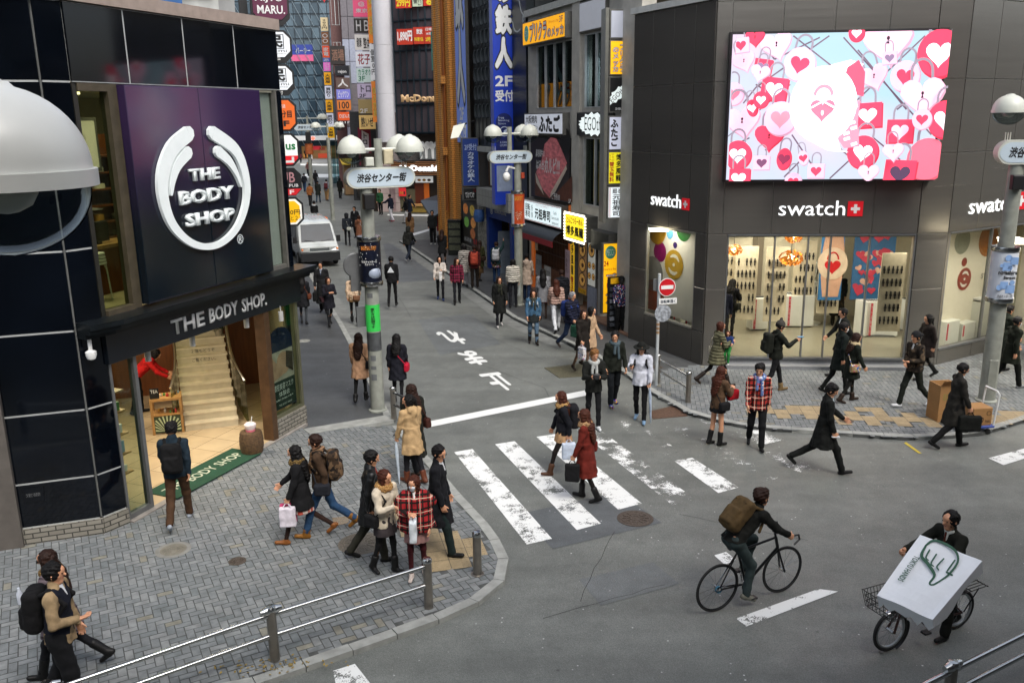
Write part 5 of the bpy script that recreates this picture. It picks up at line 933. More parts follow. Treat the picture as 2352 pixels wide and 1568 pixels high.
for i in range(6):b.fbox(FR,a0-.02+i*.52,a0+.0+i*.52,-.1,-.075,5.3,19)
b.build('groove',M_BLACK,db)
wallholes(FR,-21.1,GA-.05,0,2.9,[(-20.9,-17.2,0,2.6),(-16.8,-14.0,0,2.5)],M_DARK,db,-.8); b=MB(); b.fbox(FR,-17.6,-13.6,-.2,.35,2.75,3.5); b.build('ledge',tilemat('#a8a9a2','#9d9e98',.4,.4,'#7a7b76',.01,.5,0),db,uvfr=FR); b=MB(); b.fbox(FR,-19.8,-16.4,-.25,.08,5.0,5.22); b.build('ledge',mat('#a8a9a2',.6),db)
for k in range(3):window(FR.at(0,-.2),-17.5+k*.55,-16.98+k*.55,3.55,4.95,1,db,M_BRZ,lit('#9aa0a0',.12))
box('back_wall',FR,-21,GA,-3,-2.8,0,2.9,mat('#2a1d14',.8),db)
kp=thing('painted_panel','black wall panel painted with loose white looping lines','mural'); box('panel',FR,-13.75,GA-.08,-.28,.05,.1,19,mat('#12191d',.35),kp); b=MB()
for pts in ([(-13.6,12),(-13.5,10.9),(-13.0,10.6),(-12.6,10.9),(-12.45,11.6)],[(-13.0,10.6),(-12.8,10.2),(-12.55,10.0),(-12.5,9.85),(-12.65,9.8),(-12.6,10.0)],[(-13.7,9.9),(-13.5,9.6),(-13.2,9.5),(-12.9,9.55)]):stroke(b,FR,pts,[.06]*len(pts),.05,.058)
b.build('painted_line',mat('#9fa5a5',.6),kp)
# blue tower sign
FB2=Fr(FR.p(-13.85,.03,0),(.975,.22)); M_BLU=mat('#1233a0',.35,var=.06,emit=.05); bt=thing('blue_tower_sign','tall blue projecting tower sign with white characters','sign'); HB= lambda x,y:FB2.hit(x,y)
xl,xr_=HB(1135,300)[0],HB(1181,300)[0]; zb=HB(1160,470)[1]; box('tower',FB2,xl,xr_,-.6,0,zb,18,M_BLU,bt)
z5=Z(900,0,5.87)
def ft_(s,x0,y0,x1,y1,m,par,bold=.03,ol=True):p,q=HB(*z5(x0,y1)),HB(*z5(x1,y0)); txt(FB2,p[0],q[0],p[1],q[1],.004,s,m,par,bold,.004,outline=M_BLACK if ol else None,ow=.05)
ft_('鉄',1815,70,2050,500,M_WHITE,bt,.05); ft_('人',1810,530,2060,990,M_WHITE,bt,.05); ft_('の',1840,-170,2010,40,M_WHITE,bt,.05); ft_('2F',1815,1085,2060,1240,M_WHITE,bt,.03,False); ft_('受付',1815,1290,2075,1460,M_WHITE,bt,.03,False)
p,q=HB(*z5(1830,2240)),HB(*z5(2055,1620)); cx_=(p[0]+q[0])/2; rw=(q[0]-p[0])/2; b=MB(); b.fpoly(FB2,[(p[0],p[1]),(q[0],p[1])]+[(cx_+rw*math.cos(s),q[1]-rw+rw*math.sin(s)) for s in [k*math.pi/10 for k in range(11)]],.001,.006); b.build('arch_panel',mat('#0b1c5c',.4),bt)
for s,x0,y0,x1,y1 in (('Free',1855,1670,1940,1705),('Smoking',1855,1710,2015,1750),('Space',1855,1755,1965,1795),('& CANDY',1885,2025,2010,2055),('LOUNGE',1885,2065,2010,2100)):p,q=HB(*z5(x0,y1)),HB(*z5(x1,y0)); txt(FB2,p[0],q[0],p[1],q[1],.009,s,mat('#b9c4d8',.5),bt)
p=HB(*z5(1945,1885)); b=MB(); b.lathe(FB2.p(p[0],.006,p[1]),[(.19,0),(.19,.006),(.16,.006),(.16,0)],24,FB2.n); b.fpoly(FB2,[(p[0]-.05,p[1]-.1),(p[0]+.08,p[1]-.02),(p[0]+.1,p[1]+.1),(p[0]-.02,p[1]+.03)],.007,.012); b.build('round_emblem',mat('#b9c4d8',.5),bt)
p,q=HB(*z5(1840,2745)),HB(*z5(2060,2370)); box('pale_panel',FB2,p[0],q[0],.0,.012,p[1],q[1],mat('#8b98b0',.3),bt)
bs_=thing('blue_shop_front','blue lounge entrance with small round logo above the doorway','shop front'); f2=FR.at(0,.12); M_BLU2=mat('#12347f',.5); b=MB(); b.fbox(FR,-17.0,-13.8,-.1,.12,2.3,3.0); b.fbox(FR,-17.0,-16.75,-.5,.12,.05,2.3); b.fbox(FR,-14.1,-13.8,-.5,.12,.05,2.3); b.build('front_panel',M_BLU2,bs_); txt(f2,-15.9,-14.5,2.55,2.72,.003,'BLUE MOON LOUNGE',M_WHITE,bs_,.01); b=MB(); b.lathe(f2.p(-16.3,0,2.62),[(.17,0),(.17,.01),(.14,.01),(.14,0)],20,FR.n); b.fpoly(f2,disc((-16.3,2.62),.06,.1),.001,.008); b.build('logo',M_WHITE,bs_)
brd2=thing('menu_easel','tall grey menu board leaning in the blue doorway','menu board'); f3=Fr(FR.p(-15.6,.2,.06),(.99,.1)); b=MB(); b.hexa([f3.p(0,.3,0),f3.p(.85,.3,0),f3.p(.85,.33,0),f3.p(0,.33,0),f3.p(.1,0,1.75),f3.p(.8,0,1.75),f3.p(.8,.03,1.75),f3.p(.1,.03,1.75)]); b.build('board',mat('#56616b',.4,var=.2),brd2)
# narrow blue signs
t,f2=fsign(FR,-20.9,-19.3,5.3,14,.14,'#5a6fb0','narrow long blue karaoke sign high on the dark building',.2); txt(f2,-20.7,-19.5,7.0,13.5,.0,'鉄人',M_WHITE,t,.05,vert=True,outline=M_BLACK,ow=.05); txt(f2,-20.7,-19.5,5.5,6.9,0,'2F\n受付',M_WHITE,t,.03)
FK=Fr(FR.p(-18.25,.12,0),(.99,.14)); HK=FK.hit; k0,k1=HK(1062,400)[0],HK(1101,400)[0]; zt_,zb_=HK(1080,325)[1],HK(1080,457)[1]
t,f2=fsign(FK.at(0,-.5),k0,k1,zb_+.55,zt_+.15,.5,'#16306f','blue box sign with outlined vertical karaoke writing',.15); txt(f2,k0+.22,k1-.2,zb_+.75,zt_-.45,0,'カラオケの鉄人',mat('#c3cede',.5),t,.03,vert=True,outline=mat('#0a1330',.5),ow=.04); txt(f2,k0+.12,k1-.1,zt_-.38,zt_-.1,0,'2F受付',mat('#b9c6da',.5),t,.01)
t,f2=fsign(FK.at(0,-.5),k0,k1,zb_-.05,zb_+.5,.5,'#0d0e0f','small black pub sign with white brush writing marked B1',.1); txt(f2,k0+.1,k1-.25,zb_+.05,zb_+.3,0,'てけてけ',M_WHITE,t,.02); txt(f2,k1-.3,k1-.08,zb_+.28,zb_+.44,0,'B1',M_RED,t,.02)
# restaurant menu wall, stone pillar
t,f2=fsign(FR,-20.5,-18.2,.7,2.7,.1,'#171412','dark food menu wall with dish pictures and B1 arrow',.05,'menu_wall',M_BLACK)
for k,(a,z,c_) in enumerate(((-20.0,2.35,'#a8642c'),(-19.0,2.35,'#8f7a30'),(-19.9,1.75,'#55803a'),(-18.9,1.8,'#a06a35'),(-19.0,1.3,'#7f4a2a'))):b=MB(); b.fpoly(f2,disc((a,z),.36,.24),.001,.006); b.build('dish_print',mat(c_,.5,var=.5,vscale=9,emit=.2),t)
txt(f2,-18.9,-18.45,.85,1.1,.004,'B1',M_RED,t,.03); txt(f2,-20.3,-19.2,.85,1.05,.004,'居酒屋',M_WHITE,t)
b=MB(); b.fbox(FR,-18.15,-17.15,-.3,.15,0,2.75); b.build('stone_pillar',mat('#8c8a80',.9,var=.45,vscale=7,bump=1,bscale=14),db); b=MB(); b.fbox(FR,-20.5,-18.2,-.2,.2,0,.68); b.build('stone_base',mat('#6f6d64',.9,var=.45,vscale=7,bump=1,bscale=14),db)
bar=thing('barrel','blue and white sake barrel hung on the stone pillar','barrel'); b=MB(); b.lathe(FR.p(-17.3,.35,2.05),[(0,0),(.2,0),(.24,.15),(.24,.35),(.2,.5),(0,.5)],14); b.build('barrel_body',mat('#31558a',.6,var=.3),bar,True)
# orange building
ob_=thing('orange_building','tall narrow orange tiled building with slit windows','building'); M_OR=tilemat('#f0ab55','#e8a34f',.3,.1,'#8a4c17',.01,.6)
b=MB(); b.fbox(FR,-24.9,-21.15,-8,0,0,20); b.build('wall',M_OR,ob_,uvfr=FR); FO=Fr(FR.p(-24.9,0,0),(-.347*-1,.938*-1)); FO2=Fr(FR.p(-24.9,-7.9,0),-FR.n); b=MB()
for a,w_,d in ((-24.75,.35,.12),(-23.6,.55,.25),(-22.4,.5,.16)):b.fbox(FR,a,a+w_,0,d,.1,20)
b.build('rib',M_OR,ob_,uvfr=FR)
for k in range(5):window(FR.at(0,.03),-24.2,-23.85,3.4+k*2.7,4.9+k*2.7,1,ob_,M_DARK,M_DARK)
b=MB()
for k in range(2):o=FR.p(-22.75+k*.25,.22,0); b.tube([o+UP*2,o+UP*20],.05,6)
b.build('drain_pipe',mat('#8f5018',.6),ob_); bx_=MB()
for z in (4.7,8.0,12.5):bx_.fbox(FR,-22.9,-22.4,.2,.42,z,z+.35)
bx_.build('junction_box',M_OR,ob_,uvfr=FR)
gs=thing('teal_banner','narrow teal and white vertical sign on the orange building corner','sign'); f2=Fr(FR.p(-24.9,.0,0),(.938,.347)); zt_,zb_=f2.hit(1000,73)[1],f2.hit(1000,162)[1]; box('panel',f2,-.15,.45,.0,.1,zb_,zt_,mat('#3f857c',.5,emit=.06),gs); txt(f2,-.02,.34,zb_+.2,zt_-.1,.105,'囲碁将棋',M_WHITE,gs,.02,vert=True)
sl=thing('street_lamp','white wedge shaped street lamp head jutting from the orange building','lamp'); o=g(1047,300,6.05); o=CAM+ray(1047,300).normalized()*40; b=MB(); e=o+Vector((1.0,.3,.45)); b.hexa([o+Vector((-.25,0,-.35)),o+Vector((.1,0,-.3)),o+Vector((.1,.3,-.3)),o+Vector((-.25,.3,-.35)),o+Vector((-.1,0,.2)),o+Vector((.42,0,.32)),o+Vector((.42,.3,.32)),o+Vector((-.1,.3,.2))]); b.build('lamp_head',lit('#d9d8c8',.5),sl); b=MB(); b.tube([o+Vector((.3,.1,.25)),e],.04,6); b.build('arm',M_DARK,sl)
# clothes stall with a tilted canopy
sa=thing('stall_canopy','tilted dark canopy roof of the clothes stall on the corner','canopy'); q=[CAM+ray(x,y).normalized()*L for x,y,L in ((966,460,50),(1035,438,50),(1048,462,46.5),(992,500,46.5))]; b=MB(); b.hexa([p-UP*.12 for p in q]+[p for p in q]); b.build('roof_sheet',mat('#2d3136',.4),sa)
for k in (1,2,3):p=q[k]; b=MB(); b.tube([p-UP*.1,Vector((p.x,p.y,.05))],.035,6); b.build('post',M_DARK,sa)
rk=thing('clothes_rack','crowded rack of red and white clothes under the stall canopy','clothes rack'); f3=Fr((q[3].x+.5,q[3].y+.5,.06),(.9,-.2)); box('rail',f3,-.3,1.6,-.02,.02,1.5,1.54,M_STEEL,rk)
for k in range(13):c_=('#8d1c24','#c9c4bd','#22242a','#b5271f','#d8d4cc')[k % 5]; b=MB(); a=-.25+k*.14; b.hexa([f3.p(a,-.2,.55),f3.p(a+.1,-.2,.55),f3.p(a+.1,.2,.55),f3.p(a,.2,.55),f3.p(a+.02,-.22,1.48),f3.p(a+.08,-.22,1.48),f3.p(a+.08,.22,1.48),f3.p(a+.02,.22,1.48)]); b.build('garment',mat(c_,.9,var=.3),rk)
yl=thing('hi_vis_jacket','yellow jacket hanging at the stall corner','jacket'); o=CAM+ray(1099,497).normalized()*44; b=MB(); b.hexa([o+Vector((-.2,0,-.5)),o+Vector((.2,0,-.5)),o+Vector((.2,.2,-.5)),o+Vector((-.2,.2,-.5)),o+Vector((-.1,0,.4)),o+Vector((.1,0,.4)),o+Vector((.1,.2,.4)),o+Vector((-.1,.2,.4))]); b.build('jacket',mat('#b5b52a',.8),yl)
vm=thing('vending_cabinet','dark glass display cabinet standing by the restaurant entrance','cabinet'); f3=Fr(FR.p(-20.9,.45,.06),(.98,-.1)); box('cabinet',f3,-.3,.35,-.4,0,0,1.7,mat('#1d201c',.2),vm,.02); b=MB()
for k in range(4):b.fbox(f3,-.24,.3,.0,.012,.25+k*.35,.5+k*.35)
b.build('display',mat('#4c4f3f',.3,var=.6,vscale=14),vm)
# ================================================================ FAR: BURGER RESTAURANT, SIGN STACKS, GLASS OFFICE
def FY(px,py,Y,u=(1,0)):                       # upright frame at a given distance, facing down the street
    d=ray(px,py); q=CAM+d*(Y/d.y); return Fr((q.x,q.y,0),u)
def R4(fr,x0,y0,x1,y1):p,q=fr.hit(x0,y1),fr.hit(x1,y0); return p[0],q[0],p[1],q[1]
mc=thing('burger_restaurant','pink tiled burger restaurant with round white corner column and dark glass','building')
FM=Fr((-8.5,62.6),(.985,-.17)); T_PINK=tilemat('#b9a7a2','#b3a19d',1.3,.65,'#8a7d7a',.02,.5,0)
x0,x1,z0,z1=R4(FM,905,480,1040,250); b=MB(); A0_=FM.hit(862,300)[0]
zg=FM.hit(950,292)[1]; zt_=FM.hit(950,372)[1]
wallholes(FM,A0_+.3,9,zt_,zg+1,[(FM.hit(960,350)[0],FM.hit(1006,350)[0],FM.hit(980,337)[1],zg)],T_PINK,mc,-.3); bpy.context.view_layer.objects.active=None
for o_ in [c for c in mc.children]:pass
b=MB(); b.fbox(FM,A0_+.3,9,-8,-.3,zt_,24); b.build('core',mat('#6f6864',.8),mc)
cc=FM.p(FM.hit(886,250)[0],-.4,0); rr=(FM.hit(910,250)[0]-FM.hit(862,250)[0])/2; b=MB(); b.lathe((cc.x,cc.y,zg-1.0),[(rr,0),(rr,3.2),(rr-.02,3.22),(rr,3.24),(rr,6.4),(rr-.02,6.42),(rr,6.44),(rr,16)],32); b.build('column',mat('#c3c3c8',.4,var=.03),mc,True)
b=MB(); b.fbox(FM,FM.hit(860,300)[0],FM.hit(912,300)[0],-1.6,.05,0,zg-.9); b.build('corner_wall',T_PINK,mc,uvfr=FM)
# curved curtain wall with mullions
ca0,ca1=FM.hit(908,150)[0],FM.hit(1040,150)[0]; nseg=8; bow= lambda t:.15+1.1*math.sin(t*math.pi*.55)
gl,fr_,=MB(),MB(); rows=[zg-.35+.0,zg+1.5,zg+3.1,zg+5.0,zg+6.9,zg+8.8,zg+10.7,zg+13]
P=[FM.p(ca0+(ca1-ca0)*k/nseg,bow(k/nseg),0) for k in range(nseg+1)]
for k in range(nseg):p,q=P[k],P[k+1]; gl.add([p+UP*rows[0],q+UP*rows[0],q+UP*rows[-1],p+UP*rows[-1]],[(0,1,2,3)])
cw_=fr_; 
for p in P:fr_.tube([p+UP*rows[0]+FM.n*.02,p+UP*rows[-1]+FM.n*.02],.07,4)
for z in rows:
    for k in range(nseg):fr_.tube([P[k]+UP*z+FM.n*.03,P[k+1]+UP*z+FM.n*.03],.06,4)
fr_.poly([tuple(p)[:2] for p in P]+[tuple(FM.p(ca1,-.2,0))[:2],tuple(FM.p(ca0,-.2,0))[:2]],rows[0]-.12,rows[0]-.02)
w_=fr_.build('window',mat('#1d2a33',.3,.4),mc); gl.build('pane',mat('#453f44',.06,var=.35,vscale=.3),w_)
zc=Z(900,0,5.87); FMb=FM.at(0,1.05)
def msign(name,lab,rect_,bg,rows_,e=.4,fr=FMb,d=.25):
    p,q=fr.hit(*zc(rect_[0],rect_[3])),fr.hit(*zc(rect_[2],rect_[1])); t=thing(name,lab,'sign'); box('panel',fr,p[0],q[0],d-.05,d,p[1],q[1],lit(bg,e),t)
    for s,x0,y0,x1,y1,c,bo in rows_:u_,v_=fr.hit(*zc(x0,y1)),fr.hit(*zc(x1,y0)); txt(fr,u_[0],v_[0],u_[1],v_[1],d+.01,s,c,t,bo)
Y_=mat('#d8c02a',.5)
msign('window_banner','red window banner with yellow 299 price at the top of the glass',(405,-90,620,130),'#a82a1c',(('299円',415,-20,605,115,Y_,.04),),.2)
msign('window_banner','pale window banner with black characters high on the glass',(645,-90,780,105),'#a5b09a',(('とり',725,-10,770,90,M_DARK,.02),('金',655,-10,715,60,M_DARK,.02)),.2)
msign('window_banner','red window banner with a round yellow figure high on the right',(800,-90,940,95),'#a8281c',(('6',840,-30,930,85,Y_,.05),),.2)
msign('window_banner','red window banner with big white price 1,890 yen',(425,420,640,650),'#9c2e1e',(('1,890円',432,445,635,610,W9,.04),),.2)
msign('window_banner','red and yellow window banner for all you can drink courses',(660,395,800,640),'#9c2e1e',(('飲放',700,420,785,500,W9,.03),('料理7品',672,540,795,600,Y_,.02)),.2)
msign('window_banner','red and yellow window banner with weekday and two hour text',(815,390,950,635),'#9c2e1e',(('日曜~',830,405,945,450,W9,.01),('水曜日',835,470,945,510,W9,.01),('2時間',830,535,945,605,Y_,.02)),.2)
ml=thing('restaurant_lettering','tan letters of the burger restaurant behind the upper glass','sign'); p,q=FMb.hit(*zc(485,1470)),FMb.hit(*zc(1075,1345)); txt(FMb,p[0],q[0]+.5,p[1],q[1],.3,"McDonald's",mat('#a98a63',.5,emit=.2),ml,.06,.03)
z7=Z(680,330,4.238); FMs=FM.at(0,.6)
ms=thing('restaurant_sign',"slatted wood sign band with lit white McDonald's letters",'sign'); p,q=FMs.hit(*z7(1165,415)),FMs.hit(*z7(1720,265)); b=MB()
for k in range(8):z=p[1]+(q[1]-p[1])*k/8; b.fbox(FMs,p[0],q[0]+1.5,-.1,0,z,z+(q[1]-p[1])/8*.6)
b.build('slats',mat('#7d5434',.5),ms); box('backing',FMs,p[0],q[0]+1.5,-.5,-.1,p[1],q[1],mat('#22150e',.6),ms); p,q=FMs.hit(*z7(1258,375)),FMs.hit(*z7(1670,308)); txt(FMs,p[0],q[0]+.25,p[1],q[1],.03,"McDonald's",lit('#f4f4f4',1.0),ms,.05,.04)
ar=thing('arch_emblem','white double arch letter on the balcony panel','sign'); p,q=FMs.hit(*z7(1485,250)),FMs.hit(*z7(1660,112)); box('panel',FMs,p[0],q[0],-.1,0,p[1],q[1],mat('#767a7a',.5),ar); b=MB()
for k in range(2):a=p[0]+(q[0]-p[0])*(.3+.3*k); stroke(b,FMs,[(a-.42,p[1]+.1),(a-.36,p[1]+1.1),(a,q[1]-.15),(a+.36,p[1]+1.1),(a+.42,p[1]+.1)],[.16,.2,.2,.2,.16],.01,.06)
b.build('arches',M_WHITE,ar)
FG=FM.at(0,.1); p,q=FG.hit(*z7(1200,800)),FG.hit(*z7(1700,420)); gf=thing('restaurant_facade','dark ground floor front with warm doorway under the burger sign','shop front'); box('wall',FG,p[0]-2.4,q[0]+3,-.5,-.3,0,zt_+.6,mat('#22190f',.5),gf)
u0,u1,v0,v1=R4(FG,*z7(1420,700),*z7(1500,790)); 
for x0,y0,x1,y1,c_,nm,e in ((1415,500,1500,790,'#4a1f10','door',.12),(1505,500,1550,780,'#a3521a','door_panel',.15),(1205,560,1410,790,'#4f4a38','window',.1),(1150,555,1205,785,'#b87f95','pink_pillar',0)):
    p,q=FG.hit(*z7(x0,y1)),FG.hit(*z7(x1,y0)); f_=box(nm,FG,p[0],q[0],-.2,-.1+.05*(nm=='pink_pillar'),max(.05,p[1]),q[1],lit(c_,e),gf)
for x0,y0,x1,y1,lab,c1 in ((1420,425,1600,490,'white menu board with burger pictures under the restaurant sign','#c9cac8'),(1250,545,1320,630,'red and white burger notice on the restaurant window','#b3252a')):
    t=thing('menu_sign',lab,'sign'); p,q=FG.hit(*z7(x0,y1)),FG.hit(*z7(x1,y0)); box('panel',FG,p[0],q[0],.05,.1,p[1],q[1],lit(c1,.3),t); w_=q[0]-p[0]
    for k in range(3):b=MB(); b.fpoly(FG,disc((p[0]+w_*(.22+.28*k),p[1]+(q[1]-p[1])*.4),w_*.1,(q[1]-p[1])*.2),.1,.105); b.build('burger_print',mat(('#b5762c','#b5832c','#33241c')[k],.5),t)
bc=thing('bench_counter','pale wooden counter ledge in front of the restaurant','counter'); p,q=FG.hit(*z7(1385,800)),FG.hit(*z7(1640,765)); box('top',FG,p[0],q[0],.2,.8,.5,.62,M_LWOOD,bc); box('base',FG,p[0],q[0],.3,.7,.06,.5,mat('#8a7430',.6),bc)
# stacks of projecting signs down the street
def tower(px,y0,y1,Y,wpx,rows_,lab,u=(.985,.17),post=True):
    fr=FY(px,300,Y,u); sc_=Y/FPX; wd=wpx*sc_; t=thing('sign_mast',lab,'sign post'); zt,zb=fr.hit(px,y0)[1],fr.hit(px,y1)[1]; box('mast',fr,wd,wd+.15,-.4,-.1,min(zb,2.5) if post else zb,zt,M_GREYM,t)
    for ya,yb,bg,s,c,lab2,kw in rows_:
        za,zb2=fr.hit(px,yb)[1],fr.hit(px,ya)[1]; s_=thing('stacked_sign',lab2,'sign'); box('panel',fr,0,wd,-.3,0,za+.03,zb2-.03,lit(bg,.3),s_,.01); h=zb2-za
        if isinstance(s,str):s=[(s,.12,.15,.88,.85)]
        for q_,xa,xya,xb,xyb in s:txt(fr,wd*xa,wd*xb,za+h*xya,za+h*xyb,.006,q_,c,s_,.02,vert=kw=='v' and len(q_)>1)
Wt,Bk=W9,M_DARK
RDm=mat('#a01c2a',.5)
tower(826,-20,278,69,36,((-20,0,'#5a6a5a','居',Wt,'green sign at the very top of the left column',''),(0,40,'#c4476c',[('東京',.15,.25,.85,.5),('@',.3,.6,.7,.9)],Wt,'pink sign with white characters in the column',''),(42,77,'#1b1714','ＨＢ',Wt,'black sign with blocky white letters',''),(79,116,'#b5b1ad',[('健康',.1,.2,.4,.8),('整体',.5,.1,.9,.8)],Bk,'pale sign with a small drawing and red characters',''),(118,154,'#bfc0c6','花子',RDm,'white sign with brush characters hanako',''),(156,190,'#a3b3ae',[('カラオケ',.1,.5,.9,.9),('3F',.1,.1,.5,.45)],mat('#1d7a54',.5),'pale sign with coloured karaoke writing and 3F',''),(192,226,'#9a8fa5',[('トロ',.2,.4,.8,.9),('2F',.1,.05,.5,.3)],Bk,'busy purple and white sign marked 2F',''),(228,262,'#7a6a45',[('2F',.1,.05,.55,.35)],Wt,'food photograph sign marked 2F',''),(264,298,'#b0925a','熱いぜ',Bk,'tan sign with black brush writing at the foot of the column','')),'grey mast of mixed restaurant signs beside the white column')
tower(858,-30,285,66.5,13,((-30,100,'#c9701f','食べ放題',mat('#e0cf60',.5),'long orange vertical sign with yellow characters','v'),(101,185,'#c0c0c2','個室0円',Bk,'white vertical sign with black characters and red ring','v'),(186,282,'#c2702a','飲み放題',mat('#e0cf60',.5),'lower orange vertical sign with yellow characters','v')),'thin mast of orange and white vertical signs on the corner')
tower(778,150,285,82,30,((150,175,'#14151a',[('rejon',.2,.2,.8,.55)],Wt,'black sign with small red bow and white word',''),(178,204,'#4f3f3a','人',Wt,'dark photograph sign of a group',''),(205,229,'#6a6ab0','ビックワン',Wt,'blue and purple arcade sign with stacked characters',''),(230,254,'#b5652a','100',Bk,'orange sign with 100 in a yellow oval',''),(257,278,'#c14a1c',[('○ばんた',.1,.3,.9,.75)],Wt,'red orange sign with white logo',''),(278,285,'#191416','B1F',Wt,'small black B1F plate','')),'short mast of signs on the grey panelled building')
tower(752,40,310,97,15,((40,72,'#c9b78f','200円',Bk,'beige sign topping the thin far mast','v'),(73,104,'#6e4526','○○',Wt,'brown sign with round white logo on the far mast','v'),(105,133,'#c6441c','家電',Wt,'orange red sign with a house logo','v'),(134,142,'#3a4aa0','あ',Wt,'small blue sign on the far mast',''),(143,164,'#cf66b4','コンタ',Wt,'pink sign on the far mast','v'),(166,196,'#d99a12','大黒屋',Bk,'upper yellow money shop sign on the far mast','v'),(197,228,'#c6c8d6','買取り',Bk,'upper white money shop sign on the far mast','v'),(229,259,'#d99a12','大黒屋',Bk,'middle yellow money shop sign on the far mast','v'),(260,290,'#c6c8d6','買取り',Bk,'lower white money shop sign on the far mast','v'),(291,318,'#d9a312','大黒屋',Bk,'lowest yellow money shop sign on the far mast','v')),'tall thin mast of yellow and white signs far down the street')
# grey panelled building behind those signs
gp=thing('panel_building','grey and pale panelled building with a recessed brown side far down the street','building'); f=FY(792,300,84,(.985,.17)); a1=f.hit(832,100)[0]; a00=f.hit(786,100)[0]
b=MB(); zz_=[3.8+1.95*k for k in range(12)]; bm2=MB()
for k in range(len(zz_)-1):
    for i in range(3):(bm2 if k in (3,4,9) or k==0 else b).cham(f,a00+(a1-a00)*i/3+.02,a00+(a1-a00)*(i+1)/3-.02,-.1,0,zz_[k]+.02,zz_[k+1]-.02,.01)
b.build('wall',mat('#6f6b70',.6),gp); bm2.build('pale_wall',mat('#9ba1b2',.6),gp); box('core',f,a00,a1+3,-14,-.1,0,26,mat('#57545a',.7),gp); sd_=f.at(a00-1.0,-1.5); box('side_wall',sd_,0,1.2,-10,0,0,18,mat('#6f4f4c',.7),gp)
for k in range(3):window(sd_,.15,.85,6.5+k*4.2,9.2+k*4.2,2,gp,M_STEEL,mat('#2b3840',.1))
bal=thing('balcony_sign','tilted brown and black sign box on the panelled building side','sign'); b=MB(); q=[f.p(a00-1.1,.9,z) for z in (11.3,12.9)]; b.hexa([q[0],q[0]+f.u*1.3,q[0]+f.u*1.3-f.n*.9,q[0]-f.n*.9,q[1],q[1]+f.u*1.3,q[1]+f.u*1.3-f.n*.9,q[1]-f.n*.9]); b.build('box',mat('#2c2624',.5),bal); txt(f.at(0,.905),a00-1.0,a00+.1,11.6,12.6,0,'酒場',mat('#7a5a4a',.5),bal,.02)
# purple banner of the seafood shop, dark lower fronts
sb=thing('cloth_banner','tall purple and white cloth banner with black seafood writing','banner'); f=FY(826,300,70,(.985,.17)); p,q=f.hit(826,380),f.hit(858,293); box('cloth',f,p[0],q[0]-.25,-.02,.0,p[1],q[1],mat('#7a1c3a',.8),sb); b=MB(); b.fpoly(f,[(p[0]+.2,p[1]+.4),(q[0]-.45,p[1]+1),(q[0]-.4,q[1]-.5),(p[0]+.3,q[1]-.2)],.002,.01); b.build('white_print',mat('#c9c2c6',.8),sb); txt(f,p[0]+.3,q[0]-.5,p[1]+.6,q[1]-.4,.012,'トロール',M_BLACK,sb,.03,vert=True)
lf=thing('side_street_front','row of dark low shop fronts behind the lamp globes','building'); f=FY(812,420,72,(.97,-.2)); p,q=f.hit(770,430),f.hit(905,300); box('wall',f,p[0]+1.5,q[0],-3,-.2,0,q[1]+1.5,mat('#3a3b3c',.6),lf)
for k in range(3):window(f.at(0,-.15),p[0]+1.8+k*1.2,p[0]+2.8+k*1.2,.3,2.4,1,lf,M_DARK,lit('#8a7040',.15))
kb=thing('tool_kiosk','small yellow topped tan kiosk with glass side on the far corner','kiosk'); f=FY(800,470,77,(.95,.3)); p,q=f.hit(795,462),f.hit(828,375); box('body',f,p[0],q[0],-1.2,0,.05,q[1]-.1,mat('#a3825a',.6),kb,.02); b=MB(); b.hexa([f.p(p[0]-.2,.3,q[1]-.1),f.p(q[0]+.1,.3,q[1]-.2),f.p(q[0]+.1,-1.3,q[1]+.3),f.p(p[0]-.2,-1.3,q[1]+.3),f.p(p[0]-.2,.3,q[1]-.02),f.p(q[0]+.1,.3,q[1]-.12),f.p(q[0]+.1,-1.3,q[1]+.38),f.p(p[0]-.2,-1.3,q[1]+.38)]); b.build('roof',mat('#b59a2c',.6),kb)
gx=thing('glass_booth','clear glass stair enclosure on the far right corner','booth'); f=FY(757,430,92,(.95,.3)); p,q=f.hit(757,425),f.hit(775,325)
for k in range(3):box('glass_sheet',f,p[0]+k*.42,p[0]+.38+k*.42,-.03,0,0,q[1],glassmat('#b5cdd0'),gx)
# glass office with diagonal braces closing the view
go=thing('glass_office','dark blue glass office block with diagonal steel bracing closing the street','building'); f=FY(700,365,150,(1,.06)); a0,_=f.hit(560,300); a1,_=f.hit(790,300); zb_=f.hit(700,336)[1]
b=MB(); b.fbox(f,a0,a1,-12,0,zb_,34); m_=bpy.data.materials.new('office_glass'); m_.use_nodes=True; t_=m_.node_tree; bs=t_.nodes['Principled BSDF']; bs.inputs['Roughness'].default_value=.12
tc_=t_.nodes.new('ShaderNodeTexCoord'); br=t_.nodes.new('ShaderNodeTexBrick'); br.offset=0; br.inputs['Scale'].default_value=1; br.inputs['Brick Width'].default_value=1.35; br.inputs['Row Height'].default_value=1.9; br.inputs['Mortar Size'].default_value=.0; br.inputs['Color1'].default_value=(*lin('#2b3b47'),1); br.inputs['Color2'].default_value=(*lin('#607582'),1); t_.links.new(tc_.outputs['UV'],br.inputs[0]); t_.links.new(br.outputs[0],bs.inputs[0]); b.build('wall',m_,go,uvfr=f)
b=MB(); n=int((a1-a0)/1.35)
for k in range(n+1):b.fbox(f,a0+k*1.35,a0+k*1.35+.1,0,.1,zb_,34)
for k in range(18):b.fbox(f,a0,a1,0,.12,zb_+k*1.9,zb_+k*1.9+.1)
b.build('mullion',mat('#1a2833',.4),go); b=MB()
